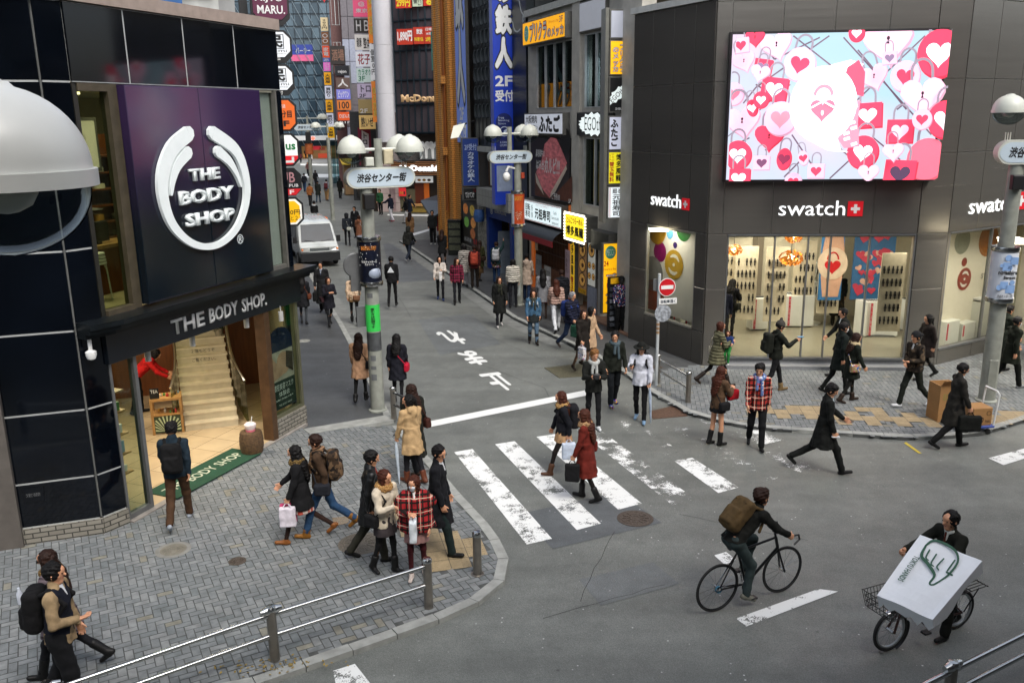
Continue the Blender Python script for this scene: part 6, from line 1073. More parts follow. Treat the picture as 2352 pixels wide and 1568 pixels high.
for k in range(-12,n+2,1):
    x0=a0+k*1.35; 
    for j in range(8):z0=zb_+j*3.8; xa=x0+0; p=f.p(xa,.25,z0+3.8); q=f.p(xa+1.9,.25,z0); (a0 <= xa and xa+1.9 <= a1) and b.tube([p,q],.05,4)
b.build('brace',mat('#93a2ab',.3,.5),go)
t=thing('office_banner','dark blue and pink hospital banner behind the bracing','sign'); p,q=f.hit(669,128),f.hit(718,103); box('panel',f,p[0],q[0],.05,.12,p[1],q[1],lit('#2a3a86',.15),t); box('pink_band',f,p[0],q[0],.12,.13,p[1]-.9,p[1]+.1,lit('#c4567e',.15),t); txt(f,p[0]+.8,q[0]-.4,p[1]+.3,q[1]-.5,.135,'パーラー',W9,t)
for k,(x,y) in enumerate(((745,3),(751,90),(755,172))):
    t=thing('fire_marker',('top','middle','lowest')[k]+' small red triangle marker on the office glass','marker'); p=f.hit(x,y); b=MB(); b.fpoly(f,[(p[0]-.28,p[1]+.25),(p[0]+.28,p[1]+.25),(p[0],p[1]-.25)],.05,.1); b.build('triangle',lit('#c02a2a',.4),t)
cn=thing('street_canopy','white flat canopy edge over the far pavement shops','canopy'); p,q=f.hit(668,320),f.hit(772,312); box('fascia',f,p[0]-6,q[0]+4,-.5,2.2,f.hit(700,322)[1],f.hit(700,312)[1],M_WHITE,cn)
fs2=thing('far_shops','brightly lit row of small shops under the far canopy','building'); box('back_wall',f,a0,a1+6,-2.5,-2,0,zb_,lit('#6d5232',.5),fs2); box('floor',f,a0,a1+6,-2,.5,0,.2,mat('#8d7355',.6),fs2)
for x0,y0,x1,y1,c_,e,nm in ((672,332,690,375,'#23262a',0,'side_panel'),(700,330,712,352,'#9fb3b8',.4,'window'),(712,336,735,345,'#a5222a',.5,'shop_sign'),(735,340,772,352,'#7a5a3a',.5,'display'),(696,352,712,362,'#b5793a',.5,'display'),(730,353,757,368,'#a33a22',.5,'display'),(714,372,724,384,'#b59ba0',.4,'poster'),(727,371,742,384,'#8a5a44',.4,'poster')):
    p,q=f.hit(x0,y1),f.hit(x1,y0); box(nm,f,p[0],q[0],-.9,-.7,max(.2,p[1]),q[1],lit(c_,e) if e else M_DARK,fs2)
txt(f,f.hit(730,340)[0],f.hit(745,340)[0],f.hit(730,346)[1],f.hit(730,338)[1],-.68,'ABI',M_RED,fs2,.03)
# blocks that close both sides beyond what is seen
for nm,lab,fr,a0,a1,d0,d1,z,c_ in (('corner_block','plain grey office block beyond the rear building on the left',Fr(WSd.p(13.4,-.5,0),(-.36,.933)),0,75,-9,0,20,'#6d6f72'),('street_block','plain brown block behind the burger restaurant',FM,9.2,30,-20,1,18,'#5f5650'),('side_block','tall plain block beside the glass office',FY(800,365,128,(1,.1)),0,40,-12,0,30,'#555b60')):
    t=thing(nm,lab,'building'); box('wall',fr,a0,a1,d0,d1,0,z,mat(c_,.7,var=.2),t); n=min(14,int((a1-a0)/3.5))
    for k in range(n):
        for j in range(3):w_=box('window',fr,a0+1+k*3.4,a0+3.2+k*3.4,d1,d1+.05,4+j*4,6.3+j*4,mat('#1e252b',.1),t)
nx=thing('next_building','plain grey building continuing the row right of the watch shop','building'); box('wall',FQ,6.06,34,-10,-.06,0,14,mat('#66645f',.6,var=.15),nx)
for k in range(6):
    for j in range(4):w_=box('window',FQ,7+k*4.4,10.4+k*4.4,-.06,.0,.9+j*3.4,3.0+j*3.4,M_GREYM,nx); box('pane',FQ,7.1+k*4.4,10.3+k*4.4,.0,.01,1+j*3.4,2.9+j*3.4,lit('#6f6a58',.25) if j==0 else mat('#1e252b',.1),w_)
# ================================================================ STREET FURNITURE
M_LAMP=mat('#b9bcb2',.45,0,var=.05); M_POLE=mat('#8b8e85',.5,.15,var=.18,vscale=5); M_GLOBE=glassmat('#e4e9ea',.03,1.4,2.6)
def globe(o,r_,par,m=M_LAMP):
    h=MB(); prof=[(r_*math.sin(t),r_*math.cos(t)) for t in [k*math.pi/2/12 for k in range(13)]]; prof=[(.0,r_*1.04),(r_*.2,r_*1.03)]+prof[2:]+[(r_*1.05,.0),(r_*1.05,-r_*.2),(r_*.99,-r_*.2),(r_*.97,0)]
    h.lathe(o,prof,40); hd=h.build('lamp_hood',m,par,True)
    b=MB(); b.lathe(o,[(r_*.96*math.cos(t),-r_*.2-r_*.82*math.sin(t)) for t in [k*math.pi/2/10 for k in range(11)]],32); b.build('globe',M_GLOBE,hd,True)
    b=MB(); b.lathe(o,[(0,-r_*.1),(r_*.34,-r_*.15),(r_*.36,-r_*.28),(r_*.28,-r_*.42),(r_*.12,-r_*.5),(0,-r_*.52)],20); b.build('bulb',mat('#c9ccc6',.3),hd,True); b=MB(); b.lathe(o+UP*r_*.98,[(r_*.16,0),(r_*.14,r_*.07),(0,r_*.09)],16); b.build('cap',m,hd,True)
def capsule(fr,w_,h,n=14):r_=h/2; return [(-w_/2+r_+r_*math.cos(t),r_*math.sin(t)) for t in [R(90)+math.pi*k/n for k in range(n+1)]]+[(w_/2-r_+r_*math.cos(t),r_*math.sin(t)) for t in [R(-90)+math.pi*k/n for k in range(n+1)]]
def lamp_post(o,label,zrim,zs0,zs1,ban,yaw,r_=.285,spread=.62,banner=None,sgn=True,rad=.14,arms=None,pole=True,sw=1.48,off=0):
    t=thing('lamp_post',label,'lamp post','four globe street lamp posts'); u=Vector((math.cos(yaw),math.sin(yaw),0)); fr=Fr(o,(u.x,u.y)); top=zrim+.12
    b=MB(); b.tube([o,o+UP*2.2,o+UP*zs0],[rad*1.12,rad*1.1,rad*.95],18); b.lathe(o,[(rad*1.5,0),(rad*1.5,.03),(rad*1.15,.06)],18); oh=o+u*off; b.tube([oh+UP*zs1,oh+UP*(top+.1)],rad*.62,14); b.build('pole',M_POLE,t,True)
    b=MB(); heads=[]
    for sx in (-1,1):
        for sy,k in ((-.3,1.0),(.28,.84)):heads.append(oh+u*(sx*spread*k)+u.cross(UP)*(sy*-1*.8)+UP*zrim)
        b.tube([oh+UP*(zrim+.0),oh+u*sx*spread*.7+UP*zrim],.035,8)
    b.build('arm',M_LAMP,t,True)
    for h in (arms and [heads[i] for i in arms] or heads):globe(h,r_,t)
    if sgn:
        zc_=(zs0+zs1)/2; hh=zs1-zs0; pts=capsule(fr,sw,hh); f2=fr.at(off,.0,zc_); b=MB(); b.fpoly(f2,pts,-.17,.17); b.build('name_board',M_LAMP,t); b=MB(); b.fpoly(f2,[(a*.95,z*.84) for a,z in pts],.17,.178); b.fpoly(f2,[(a*.95,z*.84) for a,z in pts],-.178,-.17); b.build('face',lit('#a5b2bb',.12),t)
        txt(f2,-sw*.36,sw*.37,-hh*.22,hh*.23,.181,'渋谷センター街',M_BLACK,t,.035,shear=.25)
        b=MB()
        for k in (-.5,-.46,-.42,.42,.46,.5):b.fbox(f2,k*sw*.8,k*sw*.8+.015,-.02,0,hh/2,hh/2+.16)
        b.build('bird_spikes',M_LAMP,t)
    if ban:
        b=MB(); rb=rad*1.72
        for z in (ban[0]-.1,ban[1]):b.lathe(o+UP*z,[(rad,0),(rb+.015,0),(rb+.02,.02),(rb+.02,.08),(rb+.015,.1),(rad,.1)],28)
        b.build('ring',M_STEEL,t,True); banner(o,rb,ban[0],ban[1],t)
    return t,fr
def wrap_txt(o,r_,a,z0,z1,s,m,par,w_,**k):       # short words on the front of a drum
    fr=Fr(o,(math.cos(a),math.sin(a))); txt(fr.at(0,r_+.004),-w_,w_,z0,z1,0,s,m,par,**k)
def drum(o,r_,z0,z1,m,par,a0=0,a1=2*math.pi):b=MB(); b.lathe(o+UP*z0,[(r_,0),(r_,z1-z0)],32,None,a0,a1); return b.build('banner',m,par,True)
def ban1(o,r_,z0,z1,t):
    drum(o,r_,z0,z1,mat('#0b1020',.3,var=.5,vscale=20),t); a=R(6); f=Fr(o,(math.cos(a),math.sin(a))).at(0,r_+.003); H_=z1-z0
    txt(f,-.16,.16,z0+H_*.42,z0+H_*.54,0,'バスケットボール\nストリート',M_WHITE,t,.02); txt(f,-.16,.16,z0+H_*.8,z0+H_*.9,0,'BASKETBALL STREET',mat('#b8701f',.5),t,.02)
    b=MB(); cb=o+f.n*(r_-.145)+f.u*.06+UP*(z0+H_*.21); b.ball(cb,.17,20); b.build('ball_print',mat('#8d97a8',.4),t,True); b=MB()
    for q in (0,.6,-.6):b.tube([cb+(f.u*math.sin(s)*.172*math.cos(q)+UP*math.cos(s)*.172+f.n*.172*math.sin(s)*math.sin(q+.9)) for s in [k*.3 for k in range(-10,11)]],.004,4)
    b.build('ball_seam',M_BLACK,t); b=MB()
    for k in range(26):q=a-math.pi/2+rnd.uniform(-1.1,1.1); p=o+Vector((math.cos(q),math.sin(q),0))*(r_+.001)+UP*(z0+H_*rnd.uniform(.3,.95)); b.ball(p,rnd.uniform(.004,.011),6)
    b.build('star_print',M_WHITE,t)
def ban2(o,r_,z0,z1,t):
    drum(o,r_,z0,z1,mat('#b0431c',.4,var=.25),t); f=Fr(o,(1,.05)).at(0,r_+.003); txt(f,-.12,.14,z0+.15,z0+.42,0,'バスケット',mat('#d9c9b0',.5),t,vert=True); txt(f,-.12,.14,z1-.22,z1-.08,0,'BASKET',mat('#c98a2a',.5),t,.02)
    b=MB(); b.lathe(o+UP*z0,[(r_+.004,0),(r_+.004,z1-z0)],10,None,R(195),R(235)); b.build('side_panel',mat('#b5bcc6',.4),t,True)
def ban3(o,r_,z0,z1,t):
    drum(o,r_,z0,z1,mat('#c4cad2',.4,var=.03),t); a=R(-8); f=Fr(o,(math.cos(a),math.sin(a))).at(0,r_+.004); H_=z1-z0
    txt(f,-.2,.19,z0+H_*.5,z0+H_*.62,.004,'nogashira',M_BLACK,t,.04); txt(f,-.08,.17,z0+H_*.43,z0+H_*.5,.004,'Street',M_BLACK,t,.04); txt(f,-.17,.15,z0+H_*.03,z0+H_*.1,.004,'渋谷センター街',M_BLACK,t,.01,shear=.2); b=MB()
    for x,z,s,sh in ((-.02,.88,.07,0),(.1,.82,.08,1),(-.03,.7,.09,1),(-.14,.72,.04,0),(.03,.68,.05,0),(-.05,.3,.08,1),(.08,.22,.09,1),(-.14,.25,.06,0),(.11,.36,.05,0)):
        b.fpoly(f,disc((x,z0+H_*z),s,s) if not sh else rect((x,z0+H_*z),s,s),.0,.003)
    b.build('dot_print',mat('#7f9fcb',.5),t)
o1=g(868,942,.03); t1,f1=lamp_post(o1,'grey lamp post in the middle of the street mouth with a basketball banner',5.76,4.97,5.39,(2.98,3.85),R(22),banner=ban1,off=.3)
b=MB(); b.cham(f1,-.13,.1,.14,.34,4.54,4.86,.02); b.build('loudspeaker',M_BLACK,t1); b=MB(); b.cham(f1,.4,.6,-.05,.1,5.45,5.75,.02); b.build('junction_box',mat('#b3a98d',.6),t1); b=MB(); b.cham(f1,.0,.18,-.1,.1,5.42,5.6,.02); b.build('camera',M_LAMP,t1)
b=MB(); b.lathe(f1.p(-.3,-.1,3.32),[(0,0),(.25,0),(.27,.02),(.25,.04),(0,.04)],24,Vector((-.4,.9,0))); b.build('mirror_back',M_GREYM,t1,True); b=MB(); b.fbox(f1,-.42,-.2,-.15,-.1,2.75,3.1); b.fbox(f1,-.34,-.14,-.12,-.07,1.95,2.4); b.build('sign_back',M_GREYM,t1)
b=MB(); b.lathe(o1+UP*1.86,[(.157,0),(.157,.6)],20); b.build('sticker',lit('#2fa845',.15),t1,True); wrap_txt(o1,.157,R(9),1.95,2.4,'客引きは犯罪です',M_BLACK,t1,.045,vert=True,bold=.02); b=MB(); b.lathe(o1+UP*1.42,[(.158,0),(.158,.42)],20); b.build('notice_wrap',mat('#55585a',.4,.5,var=.3),t1,True)
b=MB()
for z,s in ((1.2,.06),(1.0,.04),(.75,.07),(2.62,.05)):b.lathe(o1+UP*z,[(.158,0),(.158,s*2)],6,None,R(240),R(285))
b.build('torn_sticker',mat('#5a5c5e',.7),t1)
o2=g(1192,700,.07); t2,f2_=lamp_post(o2,'grey lamp post on the right footway with an orange banner',5.82,4.87,5.27,(2.84,3.85),R(16),banner=ban2,off=-.27,rad=.13); b=MB(); b.tube([f2_.p(0,0,4.65),f2_.p(-.35,.1,4.75),f2_.p(-.42,.1,4.6)],.04,8); b.ball(f2_.p(-.42,.1,4.42),.13,12,(1,1,1.25)); b.build('dome_camera',M_WHITE,t2,True); b=MB(); b.cham(f2_,.08,.2,.05,.15,4.35,4.55,.01); b.build('red_box',mat('#9c3a20',.5),t2)
b=MB(); b.lathe(o2+UP*.35,[(.16,0),(.16,.5)],12,None,R(230),R(290)); b.build('sticker',mat('#9fa5a3',.5),t2)
o3=g(2265,920,WZ); t3,f3_=lamp_post(o3,'grey lamp post on the right plaza with a pale blue banner',6.38,5.26,5.76,(2.4,3.42),R(-12),banner=ban3,off=.3,rad=.155,r_=.3,spread=.64); b=MB(); b.cham(f3_,-.14,.1,.15,.35,4.75,5.05,.02); b.build('loudspeaker',M_BLACK,t3); b=MB(); b.cham(f3_,-.08,.1,.1,.175,.3,1.0,.01); b.build('access_door',M_POLE,t3)
b=MB()
for k in range(60):p=o3+Vector((.2+rnd.uniform(-.02,.02),.1,2.2+k*.028)); b.ball(p,.014,5)
b.build('light_string',lit('#3fae3a',.3),t3)
o4=g(765,505,0); lamp_post(o4,'distant lamp post behind the big globes on the left footway',6.0,5.3,5.6,None,R(15),banner=None,sgn=False,rad=.12,spread=.8,r_=.27)
o5=g(716,430,0); t5,f5=lamp_post(o5,'farthest lamp post by the crossing at the end of the street',6.6,5.45,6.05,None,R(10),rad=.16,r_=.4,spread=1.6,sw=2.6); b=MB(); b.fbox(f5,-.25,.25,.1,.5,4.3,5.3); b.build('speaker',M_BLACK,t5); b=MB(); b.lathe(o5+UP*3.2,[(.4,0),(.4,1.0)],14); b.build('banner',mat('#a3562c',.5),t5,True); b=MB(); b.ball(o5+Vector((.5,-.2,4.7)),.17,8); b.build('signal_lamp',lit('#ff4030',3),t5,True)
# the lamp right beside the viewer: its pole stands out of the picture on the left
nc=CAM+ray(4,392)*(2.92/FPX); tn=thing('lamp_post','very near big lamp globe cut off by the left edge','lamp post','four globe street lamp posts'); globe(nc,.28,tn,mat('#dadcd8',.35,0,var=.03)); b=MB(); pp=nc+Vector((-1.0,.1,0)); b.tube([nc+Vector((-.2,0,.05)),pp+UP*.05],.035,8); b.tube([Vector((pp.x,pp.y,0)),Vector((pp.x,pp.y,nc.z+.3))],.12,14); b.build('pole',M_POLE,tn,True)
# guard rails and bollards
M_RPOST=mat('#87827a',.32,.8,var=.15); M_RAIL=mat('#bfc1c0',.2,1,var=.04)
def rail_post(o,par,cap=True,ang=0):
    b=MB(); b.lathe(o,[(.062,0),(.058,.66),(.062,.68)],16); b.build('post',M_RPOST,par,True); b=MB(); b.lathe(o+UP*.68,[(.066,0),(.068,.03),(.05,.055),(0,.06)],16)
    if cap==2:b.tube([o+UP*.68+Vector((math.cos(ang),math.sin(ang),0))*s for s in (-.13,-.06,.06,.13)],[.034,.055,.055,.034],12)
    b.build('post_cap',M_RAIL,par,True)
def guard(posts,label,ends=(1,1),first=False,group='steel guard rails along the kerb'):
    t=thing('guard_rail',label,'guard rail'); n=len(posts)
    for i,p in enumerate(posts):
        d=(posts[min(i+1,n-1)]-posts[max(i-1,0)]); rail_post(p,t,2 if 0<i<n-1 else 1,math.atan2(d.y,d.x))
    for h in (.62,.34):
        for i in range(n-1):
            p,q=posts[i]+UP*h,posts[i+1]+UP*h; d=(q-p).normalized(); b=MB(); b.tube([p+d*.07,q-d*.07],.029,10); b.tube([p+d*.05,p+d*.12],.034,10); b.tube([q-d*.12,q-d*.05],.034,10); b.build('rail',M_RAIL,t,True)
    return t
gA,gB=g(985,1395,WZ),g(632,1515,WZ); dG=(gB-gA); gC=gB+dG*1.05+Vector((-.1,-.22,0)); gD=gC+dG*1.05
guard([gA,gB,gC,gD],'long low steel guard rail along the near left kerb')
t=guard([g(905,962,WZ),g(905,962,WZ)+Vector((.75,-1.0,0))*.9],'short guard rail half hidden behind the beige hooded coat')
guard([g(1510,880,WZ),g(1580,924,WZ)],'short guard rail beside the no entry sign pole')
guard([g(2172,1655,WZ),g(2172,1655,WZ)+Vector((1.5,.82,0)),g(2172,1655,WZ)+Vector((-1.5,-.82,0))][::-1][:3] and [g(2172,1655,WZ)+Vector((-1.5,-.85,0)),g(2172,1655,WZ),g(2172,1655,WZ)+Vector((1.5,.85,0))],'guard rail crossing the bottom right corner')
bo=g(1097,1318,WZ); t=thing('bollard','single steel bollard at the rounded kerb corner','bollard'); b=MB(); b.lathe(bo,[(.064,0),(.06,.6)],18); b.lathe(bo,[(.1,0),(.1,.012),(.07,.02)],18); b.build('post',M_RPOST,t,True); b=MB(); b.lathe(bo+UP*.6,[(.064,0),(.066,.05),(.05,.075),(0,.08)],18); b.build('post_cap',M_RAIL,t,True)
# no entry sign
so=g(1507,885,WZ); t=thing('no_entry_sign','round red no entry sign on a white pole with a small plate below','traffic sign'); b=MB(); b.tube([so,so+UP*2.75],.038,12); b.build('pole',mat('#a9aeb0',.4),t,True); fr=Fr(so,(.97,.24)); z= lambda y:fr.hit(1525,y)[1]
fS=fr.at(.17,.08,2.43); b=MB(); b.lathe(fS.o,[(0,-.01),(.215,-.01),(.215,0),(0,.0)],36,fr.n); b.build('rim',M_WHITE,t); b=MB(); b.lathe(fS.o+fr.n*.001,[(0,.002),(.2,.002),(.2,0)],36,fr.n); b.build('disc',mat('#b3151f',.4),t); b=MB(); b.fbox(fS,-.155,.155,.003,.006,-.045,.045); b.build('bar',M_WHITE,t)
box('plate',fr,-.02,.43,.06,.075,2.02,2.16,M_WHITE,t); txt(fr,.02,.25,2.05,2.13,.078,'自転車',mat('#26313f',.5),t,.02); txt(fr,.27,.4,2.04,2.14,.078,'除く',mat('#26313f',.5),t,.02); b=MB(); b.lathe(fr.p(.1,.03,1.8),[(0,0),(.21,0),(.21,.02),(0,.02)],24,fr.n); b.build('sticker_disc',mat('#8d9298',.4,var=.6,vscale=18),t); b=MB()
for zz_ in (1.5,1.4,1.3):b.lathe(so+UP*zz_,[(.041,0),(.041,.06)],10)
b.build('sticker',mat('#8a6a4a',.5,var=.5,vscale=40),t); tb2=MB(); tb2.fpoly(fr,[(-.13,2.35),(.0,2.3),(.02,2.62),(-.13,2.62)],-.06,-.04); tb2.build('sign_back',M_GREYM,t)
# trolley with cartons
ca=g(2225,992,0); fT=Fr(g(2205,1004,0),(.97,.12)); M_CARD=mat('#9a7245',.8,var=.1,bump=.2); t=thing('hand_trolley','flat blue hand trolley with white bent handle','trolley'); b=MB(); b.cham(fT,.05,.74,-.5,0,.16,.21,.01); b.build('deck',mat('#3a4f9a',.5),t); b=MB(); b.tube([fT.p(.72,-.03,.2),fT.p(.78,-.03,.85),fT.p(.75,-.08,.92),fT.p(.75,-.42,.92),fT.p(.78,-.47,.85),fT.p(.72,-.47,.2)],.02,8); b.build('handle',M_WHITE,t,True)
for a,d in ((.15,-.08),(.65,-.08),(.15,-.42),(.65,-.42)):b=MB(); o=fT.p(a,d,.06); b.lathe(o-fT.n*.02,[(0,0),(.06,0),(.06,.04),(0,.04)],14,fT.n); b.build('wheel',M_BLACK,t,True)
t=thing('carton','brown carton with printed bread logo on the blue trolley','box'); b=MB(); b.cham(fT,.26,.68,-.42,-.04,.21,.58,.008); b.build('box_body',M_CARD,t); txt(fT,.31,.5,.28,.44,-.035,'Pasco',mat('#3f2a18',.7),t,.03); txt(fT,.54,.63,.27,.33,-.035,'PAN',mat('#3f2a18',.7),t); b=MB(); b.lathe(fT.p(.6,-.038,.47),[(.05,0),(.05,.004),(.04,.004)],16,fT.n); b.build('round_mark',mat('#3f2a18',.7),t)
fT2=Fr(g(2172,975,0),(.97,.12)); t=thing('carton','taller open brown carton standing behind the man in the long coat','box'); b=MB()
for a0,a1,d0,d1 in ((0,.45,-.02,0),(0,.02,-.4,-.02),(.43,.45,-.4,-.02),(0,.45,-.42,-.4)):b.fbox(fT2,a0-.2,a1-.2,d0,d1,.26,.86)
b.fbox(fT2,-.2,.25,-.42,0,.24,.26); b.hexa([fT2.p(-.2,-.02,.86),fT2.p(.25,-.02,.86),fT2.p(.25,0,.86),fT2.p(-.2,0,.86),fT2.p(-.2,.1,1.0),fT2.p(.25,.1,1.0),fT2.p(.25,.12,1.0),fT2.p(-.2,.12,1.0)]); b.build('box_body',M_CARD,t); txt(fT2,-.12,.1,.55,.68,.004,'ECO',mat('#6d7a35',.7),t)
for k,(a,z0,z1) in enumerate(((-.2,.0,.26),)):t=thing('carton','flat low carton under the taller open carton','box'); b=MB(); b.cham(fT2,-.2,.28,-.42,0,.0,.235,.008); b.build('box_body',M_CARD,t)
# fallen leaves and litter by the near post
lt=thing('fallen_leaves','scatter of dry leaves at the foot of the near guard rail post','leaves'); lt['kind']='stuff'; b=MB()
for k in range(70):p=gB+Vector((rnd.gauss(-.1,.35),rnd.gauss(-.12,.1),.012+rnd.random()*.02)); d=Vector((rnd.uniform(-1,1),rnd.uniform(-1,1),rnd.uniform(-.3,.3))).normalized()*.025; e=d.cross(UP)*.6; b.add([p-d,p+e,p+d,p-e],[(0,1,2,3)])
b.build('leaf_litter',mat('#7d6a35',.8,var=.5,vscale=30),lt)
# ================================================================ VAN
vo=g(737,613,0); dv=-D; sv=Vector((-dv.y,dv.x,0)); 
class VF:
    @staticmethod
    def p(x,y,z): return vo+sv*x-dv*y+UP*z     # x: right as we see it from ahead is -x; y: back along the van
van=thing('parked_van','white delivery van with black bumper standing in the street facing us','van'); W2=.85
M_VAN=mat('#c3c8c6',.25,.1,var=.03,coat=.6); M_TYRE=mat('#121213',.8); M_WIN=mat('#1d262d',.08,var=.3,vscale=1.5); M_BUMP=mat('#121417',.5)
sec=[(0.0,.42,.78,.92),(.05,.40,.84,.95),(.22,.38,.86,1.0),(.36,.38,.86,1.05),(1.0,.38,.86,1.88),(1.3,.38,.86,1.95),(3.0,.38,.86,1.98),(4.5,.38,.86,1.96),(4.65,.42,.83,1.85)]
b=MB(); vs=[]; m=14
for y,zb_,wd,zt_ in sec:
    zt_ *= 1.0; wl=min(.95,zt_-.06)
    ring=[(-wd*.96,zb_),(-wd,zb_+.12),(-wd,wl),(-wd*(.9 if zt_>1.3 else .97),zt_-.12 if zt_>1.3 else zt_-.03),(-wd*(.8 if zt_>1.3 else .9),zt_-.02),(-wd*.4,zt_),(0,zt_+.005)]
    ring=ring+[(-x,z) for x,z in ring[::-1]]; vs+=[VF.p(x,y,z) for x,z in ring]
fs=[]
for i in range(len(sec)-1):
    for k in range(m):j=(k+1) % m; fs.append((i*m+k,i*m+j,(i+1)*m+j,(i+1)*m+k))
fs+=[tuple(range(m)),tuple((len(sec)-1)*m+k for k in range(m-1,-1,-1))]; b.add(vs,fs); bodyv=b.build('body',M_VAN,van,True)
b=MB()
for k in range(-4,5):b.tube([VF.p(k*.15,1.6,1.955),VF.p(k*.15,4.4,1.975)],.014,5)
b.build('roof_rib',M_VAN,van)
def vquad(pts,off,name,m,par=van):
    P=[VF.p(*p) for p in pts]; n=(P[1]-P[0]).cross(P[3]-P[0]).normalized(); n=n if n.dot(sum(P,Vector())/4-VF.p(0,2.3,.9))>0 else -n; b=MB(); b.hexa([p for p in P]+[p+n*off for p in P]); return b.build(name,m,par)
vquad([(.74,.40,1.09),(-.74,.40,1.09),(-.66,.96,1.82),(.66,.96,1.82)],.012,'windscreen',M_WIN)
for s in (-1,1):
    b=MB(); b.tube([VF.p(s*.15,.38,1.105),VF.p(s*.6,.44,1.18)],.012,5); b.build('wiper',M_BLACK,van)
    b=MB(); b.cham(Fr(VF.p(s*.98,.75,0),(-sv.x,-sv.y)),-.09,.09,-.03,.05,1.02,1.3,.02); b.tube([VF.p(s*.84,.72,1.1),VF.p(s*.95,.75,1.12)],.02,6); b.build('mirror',M_BLACK,van)
    P=[(s*.82,-.02,.72),(s*.45,-.035,.72),(s*.5,-.03,.88),(s*.83,.03,.9)]; P=P if s<0 else P[::-1]; b=MB(); q=[VF.p(*p) for p in P]; b.hexa(q+[p+dv*.03 for p in q]); hl=b.build('headlight',mat('#c9ccc9',.1,.6),van); b=MB(); b.ball(VF.p(s*.77,-.03,.8),.06,10,(1,.5,1)); b.build('indicator',mat('#c46a1a',.3),hl,True)
    for y in (.85,3.7): 
        b=MB(); o=VF.p(s*.8,y,.31); b.lathe(o-sv*.1,[(0,0),(.29,0),(.31,.03),(.31,.17),(.29,.2),(0,.2)],22,sv); wv=b.build('wheel',M_TYRE,van,True); b=MB(); b.lathe(o+sv*s*.1,[(0,.012),(.19,.012),(.2,0)],16,sv*s); b.build('rim',M_GREYM,wv,True)
    vquad([(s*.872,1.5,1.1),(s*.872,2.5,1.1),(s*.80,2.5,1.75),(s*.80,1.55,1.75)][::(1 if s>0 else -1)],.01,'side_window',M_WIN); vquad([(s*.872,2.65,1.1),(s*.872,4.2,1.1),(s*.80,4.2,1.75),(s*.80,2.65,1.75)][::(1 if s>0 else -1)],.01,'side_window',M_WIN)
b=MB(); fv=Fr(VF.p(0,0,0),(-sv.x,-sv.y) if True else None); b.cham(fv,-.86,.86,-.25,.1,.3,.68,.04); b.build('bumper',M_BUMP,van); b=MB(); b.cham(fv,-.44,.44,-.02,.045,.74,.86,.01); b.build('grille',mat('#7d8384',.2,.9),van); b=MB(); b.lathe(fv.p(0,.05,.86),[(.055,0),(.055,.012),(.03,.012),(.03,0)],18,fv.n); b.build('badge',M_CHROME,van,True); box('grille_slot',fv,-.4,.4,.045,.05,.78,.8,M_BLACK,van)
npv=box('number_plate',fv,-.02,.3,.1,.115,.4,.55,M_WHITE,van); txt(fv,.01,.27,.42,.5,.118,'・・59',mat('#1d4a30',.5),van,.02)
# ================================================================ BICYCLES
M_FRB=mat('#17181a',.35,.5); M_RUB=mat('#161616',.8); M_ALM=mat('#b9bbbc',.25,1)
def wheel(o,ax,r_,par,rim='#26282a',tw=.014,spokes=18):
    ax=Vector(ax).normalized(); e1=ax.orthogonal().normalized(); e2=ax.cross(e1); cir= lambda q,k:[o+(e1*math.cos(t)+e2*math.sin(t))*q for t in [2*math.pi*i/k for i in range(k+1)]]
    b=MB(); b.tube(cir(r_,40),tw,8,False); wh=b.build('wheel',M_RUB,par,True); b=MB(); b.tube(cir(r_-tw*1.4,40),tw*.8,6,False); b.build('rim',mat(rim,.3,.7),wh,True); b=MB()
    for i in range(spokes):t=2*math.pi*i/spokes; b.tube([o+ax*(.025 if i % 2 else -.025),o+(e1*math.cos(t)+e2*math.sin(t))*(r_-tw)],.0022,3)
    b.build('spokes',M_ALM,wh); b=MB(); b.tube([o-ax*.05,o+ax*.05],.02,8); b.build('hub',M_ALM,wh,True); return wh
rw,fw_=g(1645,1402,0),g(1793,1358,0); bd=(fw_-rw); bd.z=0; wb=bd.length; bd.normalize(); bl=UP.cross(bd); S_=wb/1.0
bk=thing('road_bicycle','dark road bicycle with drop handlebars ridden across the junction','bicycle'); RR_=.33
def BP(x,y,z): return rw+bd*(x*S_)+bl*y+UP*z
wheel(BP(0,0,RR_+.012),bl,RR_,bk); wheel(BP(1,0,RR_+.012),bl,RR_,bk)
b=MB(); bb_,st_t,hd_t,hd_b=BP(.43,0,.28),BP(.28,0,.8),BP(.86,0,.86),BP(.9,0,.7)
for p,q,r_ in ((bb_,st_t,.017),(st_t,hd_t,.017),(bb_,hd_b,.02),(hd_t,hd_b,.022),(bb_,BP(0,.04,RR_),.011),(bb_,BP(0,-.04,RR_),.011),(st_t,BP(0,.04,RR_),.01),(st_t,BP(0,-.04,RR_),.01),(hd_b,BP(1,.05,RR_),.014),(hd_b,BP(1,-.05,RR_),.014),(hd_t,BP(.84,0,.93),.016),(BP(.84,0,.93),BP(.94,0,.95),.016),(st_t,BP(.26,0,.9),.014)):b.tube([p,q],r_,8)
b.build('frame',M_FRB,bk,True); b=MB()
for s in (-1,1):b.tube([BP(.94,0,.95),BP(.94,s*.2,.95),BP(1.04,s*.21,.95),BP(1.06,s*.21,.88),BP(.98,s*.21,.82)],.014,8)
b.build('handlebar',M_BLACK,bk,True); b=MB(); b.tube([BP(.14,0,.92),BP(.3,0,.93),BP(.4,0,.92)],[.07,.05,.02],10); b.build('saddle',M_BLACK,bk,True)
